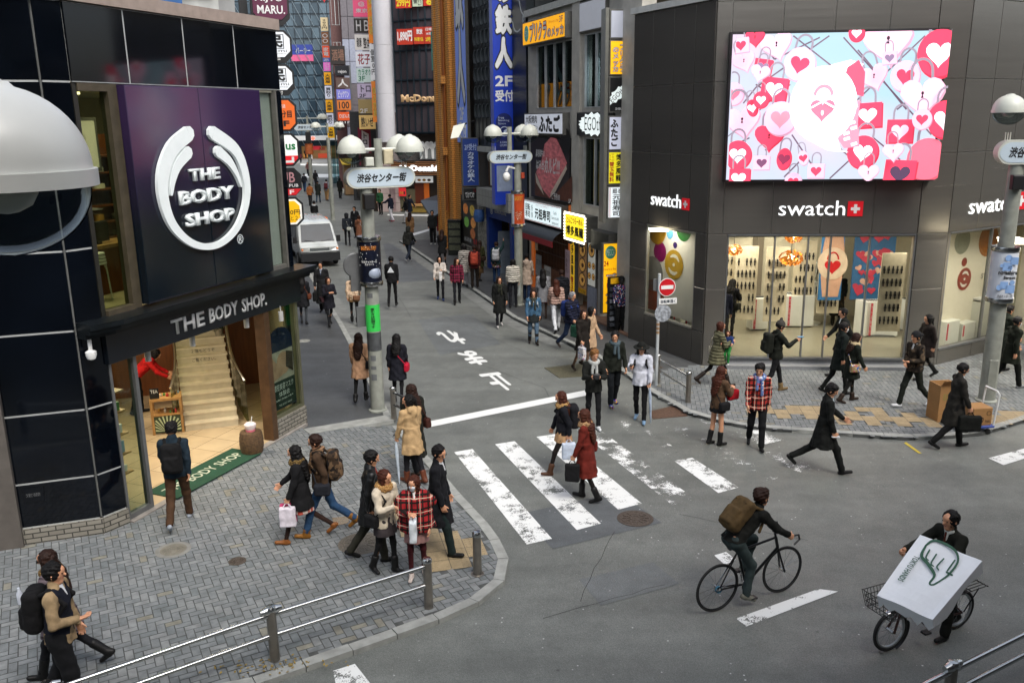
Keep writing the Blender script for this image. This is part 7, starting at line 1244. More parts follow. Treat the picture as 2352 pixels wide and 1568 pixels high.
b=MB(); b.lathe(bb_-bl*.03,[(.09,0),(.09,.006),(.07,.006),(.07,0)],24,bl); b.tube([bb_-bl*.07,bb_-bl*.07+Vector((0,0,-.16))+bd*.04],.012,6); b.tube([bb_+bl*.07,bb_+bl*.07+Vector((0,0,.16))-bd*.04],.012,6); b.build('crank',M_ALM,bk,True)
for s in (-1,1):box('pedal',Fr(bb_+bl*(s*.11)+UP*(.16*s)-bd*(.04*s),(bd.x,bd.y)),-.05,.05,-.04,.04,-.012,.012,M_BLACK,bk)
b=MB(); b.lathe(BP(0,0,RR_)-bl*.04,[(.05,0),(.05,.03),(.03,.04)],16,bl); b.build('sprocket',mat('#3d6f86',.4,.5),bk,True)
# delivery bicycle, facing left
fw2,rw2=g(2040,1492,0),g(2195,1442,0); bd2=(fw2-rw2); bd2.z=0; bd2.normalize(); bl2=UP.cross(bd2); S2=(fw2-rw2).length; r2=.25
bk2=thing('delivery_bicycle','small wheeled delivery bicycle with wire basket pushed along the road','bicycle')
def BQ(x,y,z): return rw2+bd2*(x*S2)+bl2*y+UP*z
for x in (0,1):wheel(BQ(x,0,r2+.02),bl2,r2,bk2,'#9fa3a5',.022,14)
b=MB()
for p,q,r_ in ((BQ(.5,0,.22),BQ(.3,0,.62),.02),(BQ(.5,0,.22),BQ(.85,0,.6),.024),(BQ(.33,0,.5),BQ(.85,0,.55),.018),(BQ(.85,0,.5),BQ(.82,0,.85),.022),(BQ(.86,0,.55),BQ(1,.06,.26),.016),(BQ(.86,0,.55),BQ(1,-.06,.26),.016),(BQ(.5,0,.22),BQ(0,.06,.26),.012),(BQ(.5,0,.22),BQ(0,-.06,.26),.012),(BQ(.3,0,.6),BQ(0,.06,.26),.012),(BQ(.3,0,.6),BQ(0,-.06,.26),.012),(BQ(.82,0,.85),BQ(.74,.25,.9),.014),(BQ(.82,0,.85),BQ(.74,-.25,.9),.014)):b.tube([p,q],r_,8)
b.build('frame',mat('#3a2622',.4,.3),bk2,True); b=MB(); b.tube([BQ(.22,0,.66),BQ(.36,0,.68)],[.09,.05],10); b.build('saddle',M_BLACK,bk2,True); b=MB()
for i in range(9):
    for s in (-1,1):b.tube([BQ(.88+i*.04,s*.17,.56),BQ(.87+i*.045,s*.22,.78)],.004,4)
for i in range(8):y=-.2+i*.057; b.tube([BQ(.87,y,.56),BQ(1.2,y,.56),BQ(1.24,y*1.2,.78)],.004,4); b.tube([BQ(.87,y,.56),BQ(.86,y*1.2,.78)],.004,4)
for z,k in ((.56,1),(.64,1.08),(.71,1.15),(.78,1.25)):b.tube([BQ(.87,-.18*k,z),BQ(1.2+.04*(k-1)*4,-.18*k,z),BQ(1.2+.04*(k-1)*4,.18*k,z),BQ(.87,.18*k,z),BQ(.87,-.18*k,z)],.006,4)
b.build('basket',mat('#3d3f3e',.4,.7),bk2); b=MB()
for i in range(7):b.tube([BQ(-.25,-.15+i*.05,.62),BQ(.22,-.15+i*.05,.6)],.006,4)
for x in (-.25,0,.22):b.tube([BQ(x,-.16,.61),BQ(x,.16,.61)],.008,4)
b.tube([BQ(-.15,.12,.6),BQ(0,.08,.28)],.008,4); b.tube([BQ(-.15,-.12,.6),BQ(0,-.08,.28)],.008,4); b.build('rear_carrier',M_FRB,bk2)
b=MB(); b.lathe(BQ(1.05,0,.5),[(0,.06),(.05,.05),(.06,0),(0,-.05)],12,bd2); b.build('headlamp',M_CHROME,bk2,True); b=MB(); b.lathe(BQ(1,0,r2+.02)-bl2*.03,[(r2+.04,0),(r2+.05,.03),(r2+.04,.06)],16,bl2,R(20),R(150)); b.build('mudguard',M_FRB,bk2,True); b=MB(); b.tube([BQ(0,-.05,.3),BQ(-.2,-.2,.04)],.01,5); b.build('kickstand',M_FRB,bk2)
for s in (-1,1):box('pedal',Fr(BQ(.5+.1*s,.13*s,.2),(bd2.x,bd2.y)),-.05,.05,-.04,.04,-.012,.012,M_BLACK,bk2)
# big white packed board on the basket: a shaped parcel, its face turned to us
zq=Z(1650,1150,2.767); cor=[(1650,428),(2070,605),(1735,1000),(1358,835)]; dist=[9.2,8.95,8.5,8.75]
Pq=[CAM+ray(*zq(*c)).normalized()*L for c,L in zip(cor,(10.35,10.15,9.75,9.95))]; nq=(Pq[1]-Pq[0]).cross(Pq[3]-Pq[0]).normalized(); nq=nq if nq.dot(CAM-Pq[0])>0 else -nq
pk=thing('wrapped_parcel','big white paper wrapped parcel with green hand emblem on the delivery bicycle','parcel'); M_PAP=mat('#eceef0',.5,var=.04,vscale=4,bump=.5,bscale=7)
b=MB(); n1,n2=10,8; grid=[]
for i in range(n1+1):
    for j in range(n2+1):s,q=i/n1,j/n2; p=(Pq[0]*(1-s)+Pq[1]*s)*(1-q)+(Pq[3]*(1-s)+Pq[2]*s)*q; grid.append(p+nq*(.012*math.sin(s*7+q*5)*(1 if .05<s<.95 else .3)))
bk_off=-nq*.2+UP*-.02; k_=(n1+1)*(n2+1); vs=grid+[p+bk_off*(.75+.25*math.sin(i)) for i,p in enumerate(grid)]; I= lambda i,j:i*(n2+1)+j
fs=[(I(i,j),I(i,j+1),I(i+1,j+1),I(i+1,j)) for i in range(n1) for j in range(n2)]+[(k_+I(i,j),k_+I(i+1,j),k_+I(i+1,j+1),k_+I(i,j+1)) for i in range(n1) for j in range(n2)]
for i in range(n1):fs+=[(I(i,0),I(i+1,0),k_+I(i+1,0),k_+I(i,0)),(I(i,n2),k_+I(i,n2),k_+I(i+1,n2),I(i+1,n2))]
for j in range(n2):fs+=[(I(0,j),k_+I(0,j),k_+I(0,j+1),I(0,j+1)),(I(n1,j),I(n1,j+1),k_+I(n1,j+1),k_+I(n1,j))]
b.add(vs,fs); b.build('paper',M_PAP,pk); fp=Tilt(Pq[0]+nq*.02,Pq[1]-Pq[0],-(Pq[3]-Pq[0])); 
if fp.n.dot(nq)<0:fp.n=nq
def hp(x,y):
    d=ray(*zq(x,y)); t=(fp.o-CAM).dot(fp.n)/d.dot(fp.n); q=CAM+d*t-fp.o; return q.dot(fp.u),q.dot(fp.w)
M_GRN=mat('#2a5740',.6); b=MB()
for pts,ws in (([(1690,500),(1660,570),(1700,620),(1740,680),(1745,710),(1715,755),(1740,765),(1800,730),(1850,690),(1905,610),(1890,540),(1820,490),(1740,468),(1690,500)],[.018,.03,.035,.03,.02,.018,.018,.016,.02,.018,.025,.03,.025,.018]),([(1715,530),(1690,580),(1705,600)],[.014]*3),([(1760,560),(1725,620),(1740,640)],[.014]*3),([(1810,590),(1765,640),(1775,665)],[.014]*3),([(1830,680),(1865,700)],[.02]*2),([(1835,670),(1885,600)],[.014]*2)):stroke(b,fp,[hp(*p) for p in pts],ws,.0,.004)
b.build('hand_emblem',M_GRN,pk)
ta,tb_=hp(1632,575),hp(1515,740); ft2=Tilt(fp.o+fp.u*ta[0]+fp.w*ta[1],fp.u*(tb_[0]-ta[0])+fp.w*(tb_[1]-ta[1]),(fp.u*-(tb_[1]-ta[1])+fp.w*(tb_[0]-ta[0]))*1.0); L_=math.hypot(tb_[0]-ta[0],tb_[1]-ta[1])
if ft2.n.dot(nq)<0:ft2.w=-ft2.w; ft2.n=-ft2.n
txt(ft2,0,L_,-.03,.03,.004,'TOKYU HANDS',M_GRN,pk,.02)
# ================================================================ PEOPLE: one distance field per surface, meshed
V3= lambda *a:np.array(a,float)
def nrm(v): return v/max(np.linalg.norm(v),1e-9)
class Field:
    def __init__(s,prims,vox,fine=()):
        lo=np.min([np.minimum(p['a'],p['b'])-p['R'] for p in prims if p['op']=='u'],0)-.03; hi=np.max([np.maximum(p['a'],p['b'])+p['R'] for p in prims if p['op']=='u'],0)+.03
        s.ax=[]
        for k in range(3):
            x=np.arange(lo[k],hi[k]+vox,vox)
            for c,r,v in fine:
                a,b=c[k]-r,c[k]+r; x=np.concatenate([x[(x<a-v*.5) | (x>b+v*.5)],np.arange(a,b,v)])
            s.ax.append(np.sort(x))
        s.F=np.full([len(a) for a in s.ax],.12)
        for p in prims:s.apply(p)
    def apply(s,p):
        m=.07; lo=np.minimum(p['a'],p['b'])-p['R']-m; hi=np.maximum(p['a'],p['b'])+p['R']+m
        i=[(np.searchsorted(s.ax[k],lo[k]),np.searchsorted(s.ax[k],hi[k])) for k in range(3)]
        if p['t']=='h':i=[(0,len(a)) for a in s.ax]
        if any(a >= b for a,b in i): return
        X,Y,Z_=s.ax[0][i[0][0]:i[0][1]][:,None,None],s.ax[1][i[1][0]:i[1][1]][None,:,None],s.ax[2][i[2][0]:i[2][1]][None,None,:]
        a,b=p['a'],p['b']
        if p['t']=='c':
            d=b-a; L=max(d @ d,1e-9); wx,wy,wz=X-a[0],Y-a[1],Z_-a[2]; t=np.clip((wx*d[0]+wy*d[1]+wz*d[2])/L,0,1)
            wx,wy,wz=wx-t*d[0],wy-t*d[1],wz-t*d[2]
            if p['fl'] != 1:
                f=p['f']; q=(wx*f[0]+wy*f[1]+wz*f[2])*(1/p['fl']-1); wx,wy,wz=wx+q*f[0],wy+q*f[1],wz+q*f[2]
            v=np.sqrt(wx*wx+wy*wy+wz*wz)-(p['r0']+(p['r1']-p['r0'])*t)
            if p['fl']<1:v=v*max(p['fl'],.5)
        elif p['t']=='s':
            t=np.clip((Z_-b[2])/(a[2]-b[2]),0,1); cx,cy=b[0]+(a[0]-b[0])*t,b[1]+(a[1]-b[1])*t; rx,ry=p['x1']+(p['x0']-p['x1'])*t,p['y1']+(p['y0']-p['y1'])*t
            f=p['f']; r_=V3(f[1],-f[0],0); u=(X-cx)*r_[0]+(Y-cy)*r_[1]; w_=(X-cx)*f[0]+(Y-cy)*f[1]; fo=1+p['fold']*np.cos(np.arctan2(u,w_)*9+1)*(1-t)
            v=np.maximum((np.sqrt((u/rx) ** 2+(w_/ry) ** 2)-fo)*np.minimum(rx,ry),np.maximum(Z_-a[2],b[2]-Z_))
        elif p['t']=='b':
            Rm=p['M']; w_=[(X-a[0])*Rm[k][0]+(Y-a[1])*Rm[k][1]+(Z_-a[2])*Rm[k][2] for k in range(3)]; q=[np.abs(w_[k])-p['h'][k]+p['rr'] for k in range(3)]
            v=np.sqrt(sum(np.maximum(k,0) ** 2 for k in q))+np.minimum(np.maximum(q[0],np.maximum(q[1],q[2])),0)-p['rr']
        elif p['t']=='h':
            n=p['f']; v=(X-a[0])*n[0]+(Y-a[1])*n[1]+(Z_-a[2])*n[2]; s.F=np.maximum(s.F,v); return
        sl=tuple(slice(*k) for k in i); F=s.F[sl]; k=p['k']
        if p['op']=='u':h=np.maximum(k-np.abs(F-v),0)/k; s.F[sl]=np.minimum(F,v)-h*h*k*.25
        else:s.F[sl]=np.maximum(F,-v)
    def mesh(s,name,m,parent,noise=0,freq=9,ph=0):
        F=s.F; X,Y,Z_=s.ax
        if noise:
            x,y,z=X[:,None,None],Y[None,:,None],Z_[None,None,:]
            F=F+noise*(np.sin(freq*x+2.1*np.sin(freq*.7*z+ph))*np.sin(freq*1.3*y+1.3+ph)+np.sin(freq*1.9*z+3*np.sin(freq*.8*x)+ph))*.5+noise*.4*np.sin(2.9*freq*x+3*np.sin(freq*z))*np.sin(2.3*freq*y+2*np.sin(freq*1.1*z+ph))
        S=F<0; c=S[:-1,:-1,:-1].astype(np.int8); n=0
        for dx in (0,1):
            for dy in (0,1):
                for dz_ in (0,1):n=n+S[dx:S.shape[0]-1+dx,dy:S.shape[1]-1+dy,dz_:S.shape[2]-1+dz_]
        act=(n>0) & (n<8); idx=np.full(act.shape,-1); I=np.argwhere(act)
        if len(I)==0: return None
        idx[act]=np.arange(len(I)); P=np.zeros((len(I),3)); W_=np.zeros(len(I))
        co=[(0,0,0),(1,0,0),(0,1,0),(1,1,0),(0,0,1),(1,0,1),(0,1,1),(1,1,1)]
        G=[np.array(a) for a in (X,Y,Z_)]
        for p,q in ((0,1),(2,3),(4,5),(6,7),(0,2),(1,3),(4,6),(5,7),(0,4),(1,5),(2,6),(3,7)):
            A,B=I+co[p],I+co[q]; fa,fb=F[tuple(A.T)],F[tuple(B.T)]; ok=(fa<0) != (fb<0); t=np.where(ok,fa/np.where(fa-fb==0,1,fa-fb),0)
            pa=np.stack([G[k][A[:,k]] for k in range(3)],1); pb=np.stack([G[k][B[:,k]] for k in range(3)],1); P+=np.where(ok[:,None],pa+(pb-pa)*t[:,None],0); W_+=ok
        P /= W_[:,None]; Q=[]
        for ax in range(3):
            sh=[S.shape[k] for k in range(3)]; a=S[tuple(slice(0,sh[k]-1) if k==ax else slice(1,sh[k]-1) for k in range(3))]; b=S[tuple(slice(1,sh[k]) if k==ax else slice(1,sh[k]-1) for k in range(3))]
            e=np.argwhere(a != b); fl=a[tuple(e.T)]; o=e.copy(); u,v=[(1,2),(2,0),(0,1)][ax]; o[:,u]+=1; o[:,v]+=1; du=np.eye(3,dtype=int)[u]; dv_=np.eye(3,dtype=int)[v]
            q=np.stack([idx[tuple((o-du-dv_).T)],idx[tuple((o-dv_).T)],idx[tuple(o.T)],idx[tuple((o-du).T)]],1); Q.append(np.where(fl[:,None],q,q[:,::-1]))
        Q=np.concatenate(Q); Q=Q[(Q >= 0).all(1)]; me=bpy.data.meshes.new(name); me.vertices.add(len(P)); me.vertices.foreach_set('co',P.ravel()); me.loops.add(Q.size); me.loops.foreach_set('vertex_index',Q.ravel().astype(np.int32)); me.polygons.add(len(Q)); me.polygons.foreach_set('loop_start',np.arange(0,Q.size,4,dtype=np.int32))
        try:me.polygons.foreach_set('loop_total',np.full(len(Q),4,dtype=np.int32))
        except Exception:pass
        me.polygons.foreach_set('use_smooth',np.ones(len(Q),bool)); me.update(calc_edges=True); me.materials.append(m); ob=bpy.data.objects.new(name,me); col.objects.link(ob); ob.parent=parent; return ob
FW=V3(0,1,0)
def C(a,b,r0,r1=None,fl=1,k=.025,op='u',f=FW):r1=r0 if r1 is None else r1; return dict(t='c',a=np.array(a,float),b=np.array(b,float),r0=r0,r1=r1,R=max(r0,r1)*max(1,fl),fl=fl,k=k,op=op,f=f)
def SK(a,b,x0,y0,x1,y1,k=.03,f=FW,fold=.04): return dict(t='s',a=np.array(a,float),b=np.array(b,float),x0=x0,y0=y0,x1=x1,y1=y1,R=max(x0,y0,x1,y1)*1.1,k=k,op='u',f=f,fold=fold)
def BX(c,h,M,rr=.03,k=.02): return dict(t='b',a=np.array(c,float),b=np.array(c,float),h=h,M=M,rr=rr,R=float(np.linalg.norm(h)),k=k,op='u')
def HP(p,n): return dict(t='h',a=np.array(p,float),b=np.array(p,float),f=nrm(np.array(n,float)),R=9,k=.01,op='x')
def rotv(v,ax,a):ax=nrm(ax); return v*math.cos(a)+np.cross(ax,v)*math.sin(a)+ax*(ax @ v)*(1-math.cos(a))
_cl={}
def cloth(c,pat=None,c2='#ffffff',rough=.88,sheen=1):
    key=(c,pat,c2,rough)
    if key in _cl: return _cl[key]
    m=bpy.data.materials.new('cloth'); m.use_nodes=True; t=m.node_tree; b=t.nodes['Principled BSDF']; L=t.links.new; b.inputs['Roughness'].default_value=rough; b.inputs['Specular IOR Level'].default_value=.25
    tc=t.nodes.new('ShaderNodeTexCoord'); n=t.nodes.new('ShaderNodeTexNoise'); n.inputs['Scale'].default_value=14; n.inputs['Detail'].default_value=6; L(tc.outputs['Object'],n.inputs[0]); r=t.nodes.new('ShaderNodeValToRGB'); e=r.color_ramp.elements; q=lin(c); e[0].position=.3; e[1].position=.72; e[0].color=(*[v*.8 for v in q],1); e[1].color=(*[min(1,v*1.18) for v in q],1); L(n.outputs[0],r.inputs[0]); out=r.outputs[0]
    bp=t.nodes.new('ShaderNodeBump'); bp.inputs['Distance'].default_value=.012; bp.inputs['Strength'].default_value=.5; hn=n.outputs[0]
    def mixc(f,a,col2):
        x=t.nodes.new('ShaderNodeMix'); x.data_type='RGBA'; L(f,x.inputs[0]); L(a,x.inputs[6]); x.inputs[7].default_value=(*lin(col2),1); return x.outputs[2]
    def wave(direc,sc,lo,hi,dist=0):
        w_=t.nodes.new('ShaderNodeTexWave'); w_.bands_direction=direc; w_.inputs['Scale'].default_value=sc; w_.inputs['Distortion'].default_value=dist; L(tc.outputs['Object'],w_.inputs[0]); r2=t.nodes.new('ShaderNodeValToRGB'); r2.color_ramp.elements[0].position=lo; r2.color_ramp.elements[1].position=hi; L(w_.outputs[0],r2.inputs[0]); return r2.outputs[0]
    if pat=='plaid':
        for d,sc in (('Z',3.2),('X',4.2)):out=mixc(wave(d,sc,.78,.86),out,'#17120f')
        out=mixc(wave('X',2.1,.985,.997),out,c2); out=mixc(wave('Z',1.6,.985,.997),out,c2)
    elif pat=='puffer':hn=wave('Z',4.2,.0,.6,1.0); bp.inputs['Distance'].default_value=.03; bp.inputs['Strength'].default_value=1
    elif pat=='floral':
        for sc,cc in ((9,c2),(12,'#a34a58'),(15,'#3d5fa0'),(18,'#c9c2b8')):
            v=t.nodes.new('ShaderNodeTexVoronoi'); v.inputs['Scale'].default_value=sc; L(tc.outputs['Object'],v.inputs[0]); r2=t.nodes.new('ShaderNodeValToRGB'); r2.color_ramp.elements[0].position=.25; r2.color_ramp.elements[1].position=.3; r2.color_ramp.elements[0].color=(1,1,1,1); r2.color_ramp.elements[1].color=(0,0,0,1); L(v.outputs[0],r2.inputs[0]); out=mixc(r2.outputs[0],out,cc)
    elif pat=='camo':
        for s_,cc in ((7,c2),(11,'#1a1512')):
            n2=t.nodes.new('ShaderNodeTexNoise'); n2.inputs['Scale'].default_value=s_; L(tc.outputs['Object'],n2.inputs[0]); r2=t.nodes.new('ShaderNodeValToRGB'); r2.color_ramp.elements[0].position=.52; r2.color_ramp.elements[1].position=.56; L(n2.outputs[0],r2.inputs[0]); out=mixc(r2.outputs[0],out,cc)
    elif pat=='stripe':out=mixc(wave('X',6,.45,.55,1.5),out,c2)
    elif pat=='fur':
        n2=t.nodes.new('ShaderNodeTexNoise'); n2.inputs['Scale'].default_value=70; n2.inputs['Detail'].default_value=4; L(tc.outputs['Object'],n2.inputs[0]); r2=t.nodes.new('ShaderNodeValToRGB'); r2.color_ramp.elements[0].position=.45; r2.color_ramp.elements[1].position=.65; L(n2.outputs[0],r2.inputs[0]); out=mixc(r2.outputs[0],out,c2); hn=n2.outputs[0]; bp.inputs['Distance'].default_value=.03
    L(out,b.inputs['Base Color']); L(hn,bp.inputs['Height']); L(bp.outputs[0],b.inputs['Normal']); _cl[key]=m; return m
SKIN=mat('#c08c6c',.5,var=.08,vscale=20); HAIRM={k:mat(c,.6,spec=.2,var=.35,vscale=60,bump=.6,bscale=140,stretch=(1,1,.15)) for k,c in (('k','#0d0b0b'),('b','#24130c'),('r','#3d1c10'),('l','#6e4a26'),('g','#77777a'))}
_eye=MB().ball((0,0,0),.0085,8,(1.5,.7,.8)); _eye_me=_eye.build('eye',mat('#100c0a',.2)); _eye_data=_eye_me.data; bpy.data.objects.remove(_eye_me)
_mo=MB().ball((0,0,0),.02,8,(1,.35,.3)); _mo_o=_mo.build('mouth',mat('#8c4a40',.5)); _mo_data=_mo_o.data; bpy.data.objects.remove(_mo_o)
ARM={'swing':None,'down':(4,6,12,5),'pocket':(-12,18,62,42),'hold':(22,8,85,40),'phone':(38,8,78,15),'strap':(25,14,118,20),'carry':(12,8,10,0),'tuck':(5,14,75,50),'fwd':(62,14,18,12),'bend':(50,10,30,10),'hip':(-20,35,80,60),'up':(110,15,50,0)}
def skel(h,st,ph,lean=3,L='swing',Rr='swing',hy=0,hp_=6,legs=None,twist=0):
    S=h/1.70; q={}; P=V3(0,0,.92)*S; up=nrm(V3(0,math.sin(R(lean)),math.cos(R(lean)))); right=V3(1,0,0); tw=R(twist); rs=V3(math.cos(tw),-math.sin(tw),0)
    q.update(S=S,P=P,up=up,waist=P+up*.12*S,chest=P+up*.36*S,neck=P+up*.515*S,rs=rs)
    for nm,sg in (('L',-1),('R',1)):
        front=(ph==nm); a,k,fp=(26*st,5+6*st,-12*st) if front else (-20*st,4+30*st,42*st)
        if legs:a,k,fp=legs[nm]
        hip=P+V3(.088*sg,0,-.02)*S; sp=.02*sg; d1=nrm(V3(sp,math.sin(R(a)),-math.cos(R(a)))); d2=nrm(V3(sp*.3,math.sin(R(a-k)),-math.cos(R(a-k)))); kn=hip+d1*.43*S; an=kn+d2*.41*S; fr=R(fp-(k-a)*.0); fd=V3(.12*sg,math.cos(fr),-math.sin(fr)); fd=nrm(fd)
        q['hip'+nm],q['kn'+nm],q['an'+nm],q['fd'+nm]=hip,kn,an,fd; fu=nrm(V3(0,math.sin(fr),math.cos(fr))); q['heel'+nm]=an-fu*.045*S-fd*.045*S; q['toe'+nm]=an-fu*.055*S+fd*.15*S
        sh=P+up*.465*S+rs*.17*sg*S; spec=L if nm=='L' else Rr
        spec=ARM[spec] if isinstance(spec,str) else spec
        if spec is None:spec=((-24 if front else 26)*st,7,10+14*st,8)
        f,ab,el,inw=spec; f0=R(f)+R(lean)*.3; d1=nrm(V3(sg*math.sin(R(ab)),math.sin(f0)*math.cos(R(ab)),-math.cos(f0)*math.cos(R(ab)))); f1=f0+R(el); s_=math.sin(R(inw))*math.sin(R(min(el,90))); d2=nrm(V3(-sg*s_+sg*.04,math.sin(f1)*math.cos(R(inw)*.8),-math.cos(f1)))
        eb=sh+d1*.275*S; wr=eb+d2*.235*S; q.update({'sh'+nm:sh,'eb'+nm:eb,'wr'+nm:wr,'hd'+nm:d2})
        n=nrm(np.cross(d2,FW))*1.0 if abs(d2 @ FW)<.9 else V3(-sg,0,0); n=n if n[0]*-sg>0 or abs(n[0])<.05 else -n; q['pn'+nm]=n; q['hand'+nm]=wr+d2*.085*S
    z=min(min(q['heel'+n][2]-.028*S,q['toe'+n][2]-.022*S) for n in 'LR')
    for k in q:
        if isinstance(q[k],np.ndarray) and k[:2] not in ('up','fd','hd','pn','rs'):q[k]=q[k]-V3(0,0,z)
    y=R(hy); hf=V3(math.sin(y),math.cos(y),0); hu=nrm(up*.6+V3(0,0,.4)); hr=nrm(np.cross(hf,hu)); hu=nrm(np.cross(hr,hf)); hf=rotv(hf,hr,-R(hp_)); hu=np.cross(hr,hf)
    q.update(hf=hf,hr=hr,hu=hu,hc=q['neck']+up*.075*S+hu*.075*S+hf*.02*S); q['top']=q['hc']+hu*.118*S
    return q
def head_prims(q):
    S,c,f,r,u=q['S'],q['hc'],q['hf'],q['hr'],q['hu']; A= lambda x,y,z:c+(r*x+f*y+u*z)*S
    p=[C(A(0,-.015,.03),A(0,.0,.0),.080*S,.074*S,1.12,f=f),C(A(0,.015,-.035),A(0,.03,-.088),.058*S,.036*S),C(A(0,.074,.012),A(0,.098,-.024),.009*S,.014*S,k=.015),C(A(0,.05,.036),A(0,.05,.036),.05*S,k=.02)]
    return p+[C(A(x,-.005,.008),A(x,-.012,-.026),.013*S,.009*S,k=.008) for x in (-.078,.078)]+[C(q['neck']-q['up']*.02*S,A(0,-.01,-.06),.056*S,.05*S)]
def hand_prims(q,n,grip):
    S=q['S']; d,pn=q['hd'+n],q['pn'+n]; w=nrm(np.cross(pn,d)); w=w if w[1] >= 0 or abs(w[1])<.05 else -w; wr=q['wr'+n]; pc=wr+d*.045*S; P=[C(wr-d*.01,wr+d*.02*S,.026*S,k=.02),C(wr+d*.03*S-w*.012*S,wr+d*.075*S-w*.012*S,.028*S,.027*S,.55,k=.015,f=pn),C(wr+d*.03*S+w*.012*S,wr+d*.075*S+w*.014*S,.028*S,.027*S,.55,k=.015,f=pn)]
    c1,c2=(R(70),R(85)) if grip else (R(22),R(30))
    for i,(o,l) in enumerate(((-.031,.058),(-.0105,.07),(.0105,.076),(.032,.068))):
        b=wr+d*.085*S+w*o*S; cc=c1*(1+.1*(1.5-i)/1.5); e1=d*math.cos(cc)+pn*math.sin(cc); e2=d*math.cos(cc+c2)+pn*math.sin(cc+c2); m=b+e1*l*.5*S; P+=[C(b-d*.01,m,.0096*S,.0088*S,k=.006),C(m,m+e2*l*.45*S,.0088*S,.0075*S,k=.006)]
    b=wr+d*.03*S+w*.026*S; e=nrm(d*.65+w*.6+pn*(.7 if grip else .25)); m=b+e*.038*S; return P+[C(b,m,.0115*S,.0105*S,k=.01),C(m,m+nrm(e+d*.4+pn*(.6 if grip else .1))*.03*S,.0105*S,.0085*S,k=.006)]
NP=[0]
def person(label,px,py,h=1.68,hd=0,st=.6,ph='L',arms=('swing','swing'),lean=3,hy=0,hp=6,hair='short',hc='k',top=('jacket','#222428'),bot=('trousers','#1c1d20'),shoe='#141414',boot=0,bag=None,scarf=None,hat=None,inner=None,mask=0,glasses=0,extra=None,legs=None,base=WZ,twist=0,at=None,grip=(0,0),name='person',group=None,skin=None):
    NP[0]+=1; seed=NP[0]; q=skel(h,st,ph,lean,arms[0],arms[1],hy,hp,legs,twist); S=q['S']; H_=R(-hd); ch,sh_=math.cos(H_),math.sin(H_); rot= lambda v:Vector((v[0]*ch-v[1]*sh_,v[0]*sh_+v[1]*ch,v[2]))
    T=rot(q['top'])
    if at is None:Q=g(px,py,base+T.z+(.015 if hair != 'bald' else 0)); loc=Vector((Q.x-T.x,Q.y-T.y,base))
    else:loc=Vector(at)
    t=thing(name,label,'person' if name=='person' else 'mannequin',group,loc); t.rotation_euler=(0,0,H_); dist=loc.y; vox=.0135 if dist<16 else (.016 if dist<24 else (.021 if dist<36 else .03)); near=dist<27
    bare=bot[0] in ('bare','shorts','miniskirt'); tg=.8
    # body: one continuous surface
    B=head_prims(q)+[C(q['P']+V3(-.06,0,0)*S,q['P']+V3(.06,0,0)*S,.095*S,fl=.85),C(q['waist'],q['chest'],.105*S,.12*S,.7),C(q['shL']*.9+q['shR']*.1,q['shR']*.9+q['shL']*.1,.05*S),C(q['chest'],q['neck'],.1*S,.055*S,.75)]
    for n in 'LR':
        lg=1 if bare else .78; sd_=nrm(q['an'+n]-q['kn'+n]); cb=nrm(np.cross(sd_,V3(1,0,0)))*(-.014 if bare else 0); B+=[C(q['sh'+n],q['eb'+n],.042*S,.034*S),C(q['eb'+n],q['wr'+n],.034*S,.024*S),C(q['hip'+n],q['kn'+n],.07*S*lg,.05*S*lg),C(q['kn'+n],q['an'+n],.046*S*lg,.033*S*lg),C(q['kn'+n]+(sd_*.09+cb)*S,q['kn'+n]+(sd_*.2+cb)*S,.047*S*lg,.04*S*lg),C(q['heel'+n],q['toe'+n],.025*S,.02*S)]
        B+=hand_prims(q,n,grip[0 if n=='L' else 1])
    fine=[(q['hand'+n],.09*S,.0058) for n in 'LR']+[(q['hc'],.11*S,.0085)] if near else [(q['hc'],.11*S,.014)]
    Field(B,vox,fine).mesh('body',skin or SKIN,t)
    A= lambda x,y,z:q['hc']+(q['hr']*x+q['hf']*y+q['hu']*z)*S
    if near and not skin:
        for s_ in (-1,1):
            o=bpy.data.objects.new('eye',_eye_data); col.objects.link(o); o.parent=t; o.location=A(.031*s_,.083,.006); o.rotation_euler=(0,0,-R(hy)); o.scale=(S,)*3
        o=bpy.data.objects.new('mouth',_mo_data); col.objects.link(o); o.parent=t; o.location=A(0,.07,-.056); o.rotation_euler=(0,0,-R(hy))
    # hair
    f=q['hf']
    if hair != 'bald':
        Hh=[C(A(0,-.022,.036),A(0,-.02,.005),.094*S,.088*S,1.1,f=f)]; long_=hair in ('long','half','tail')
        if hair in ('bob','bobf') or long_:
            zb={'bob':-.10,'bobf':-.12,'long':-.14,'half':-.13,'tail':-.06}[hair]
            Hh+=[C(A(x,-.01,.02),A(x*1.05,.0,zb),.036*S,.03*S,1.4,f=f) for x in (-.066,.066)]+[C(A(0,-.06,.0),A(0,-.055,zb-.01),.07*S,.062*S,.7,f=f)]
        if hair in ('long','half'):
            e=-.36 if hair=='long' else -.24; md=q['neck']+V3(0,-.115,-.06)*S; bk_=q['neck']+q['up']*(e+.06)*S+V3(0,-.145,0)*S; Hh+=[C(A(0,-.062,-.03),md,.08*S,.09*S,.6),C(md,bk_,.09*S,.07*S,.5)]+[C(A(x,-.05,-.07),md+V3(x*1.5,.03,0)*S,.045*S,.045*S) for x in (-.05,.05)]+[C(md+V3(x*1.5,.03,0)*S,bk_+V3(x*1.1,0,.03)*S,.045*S,.03*S) for x in (-.05,.05)]
            if hair=='long':Hh+=[C(A(x,.005,-.09),q['neck']+V3(x*1.3,.06,-.10)*S,.03*S,.018*S) for x in (-.075,.075)]
        if hair=='tail':Hh+=[C(A(0,-.09,.03),A(0,-.13,.0),.03*S,.03*S),C(A(0,-.13,0),A(0,-.14,-.17),.032*S,.014*S)]
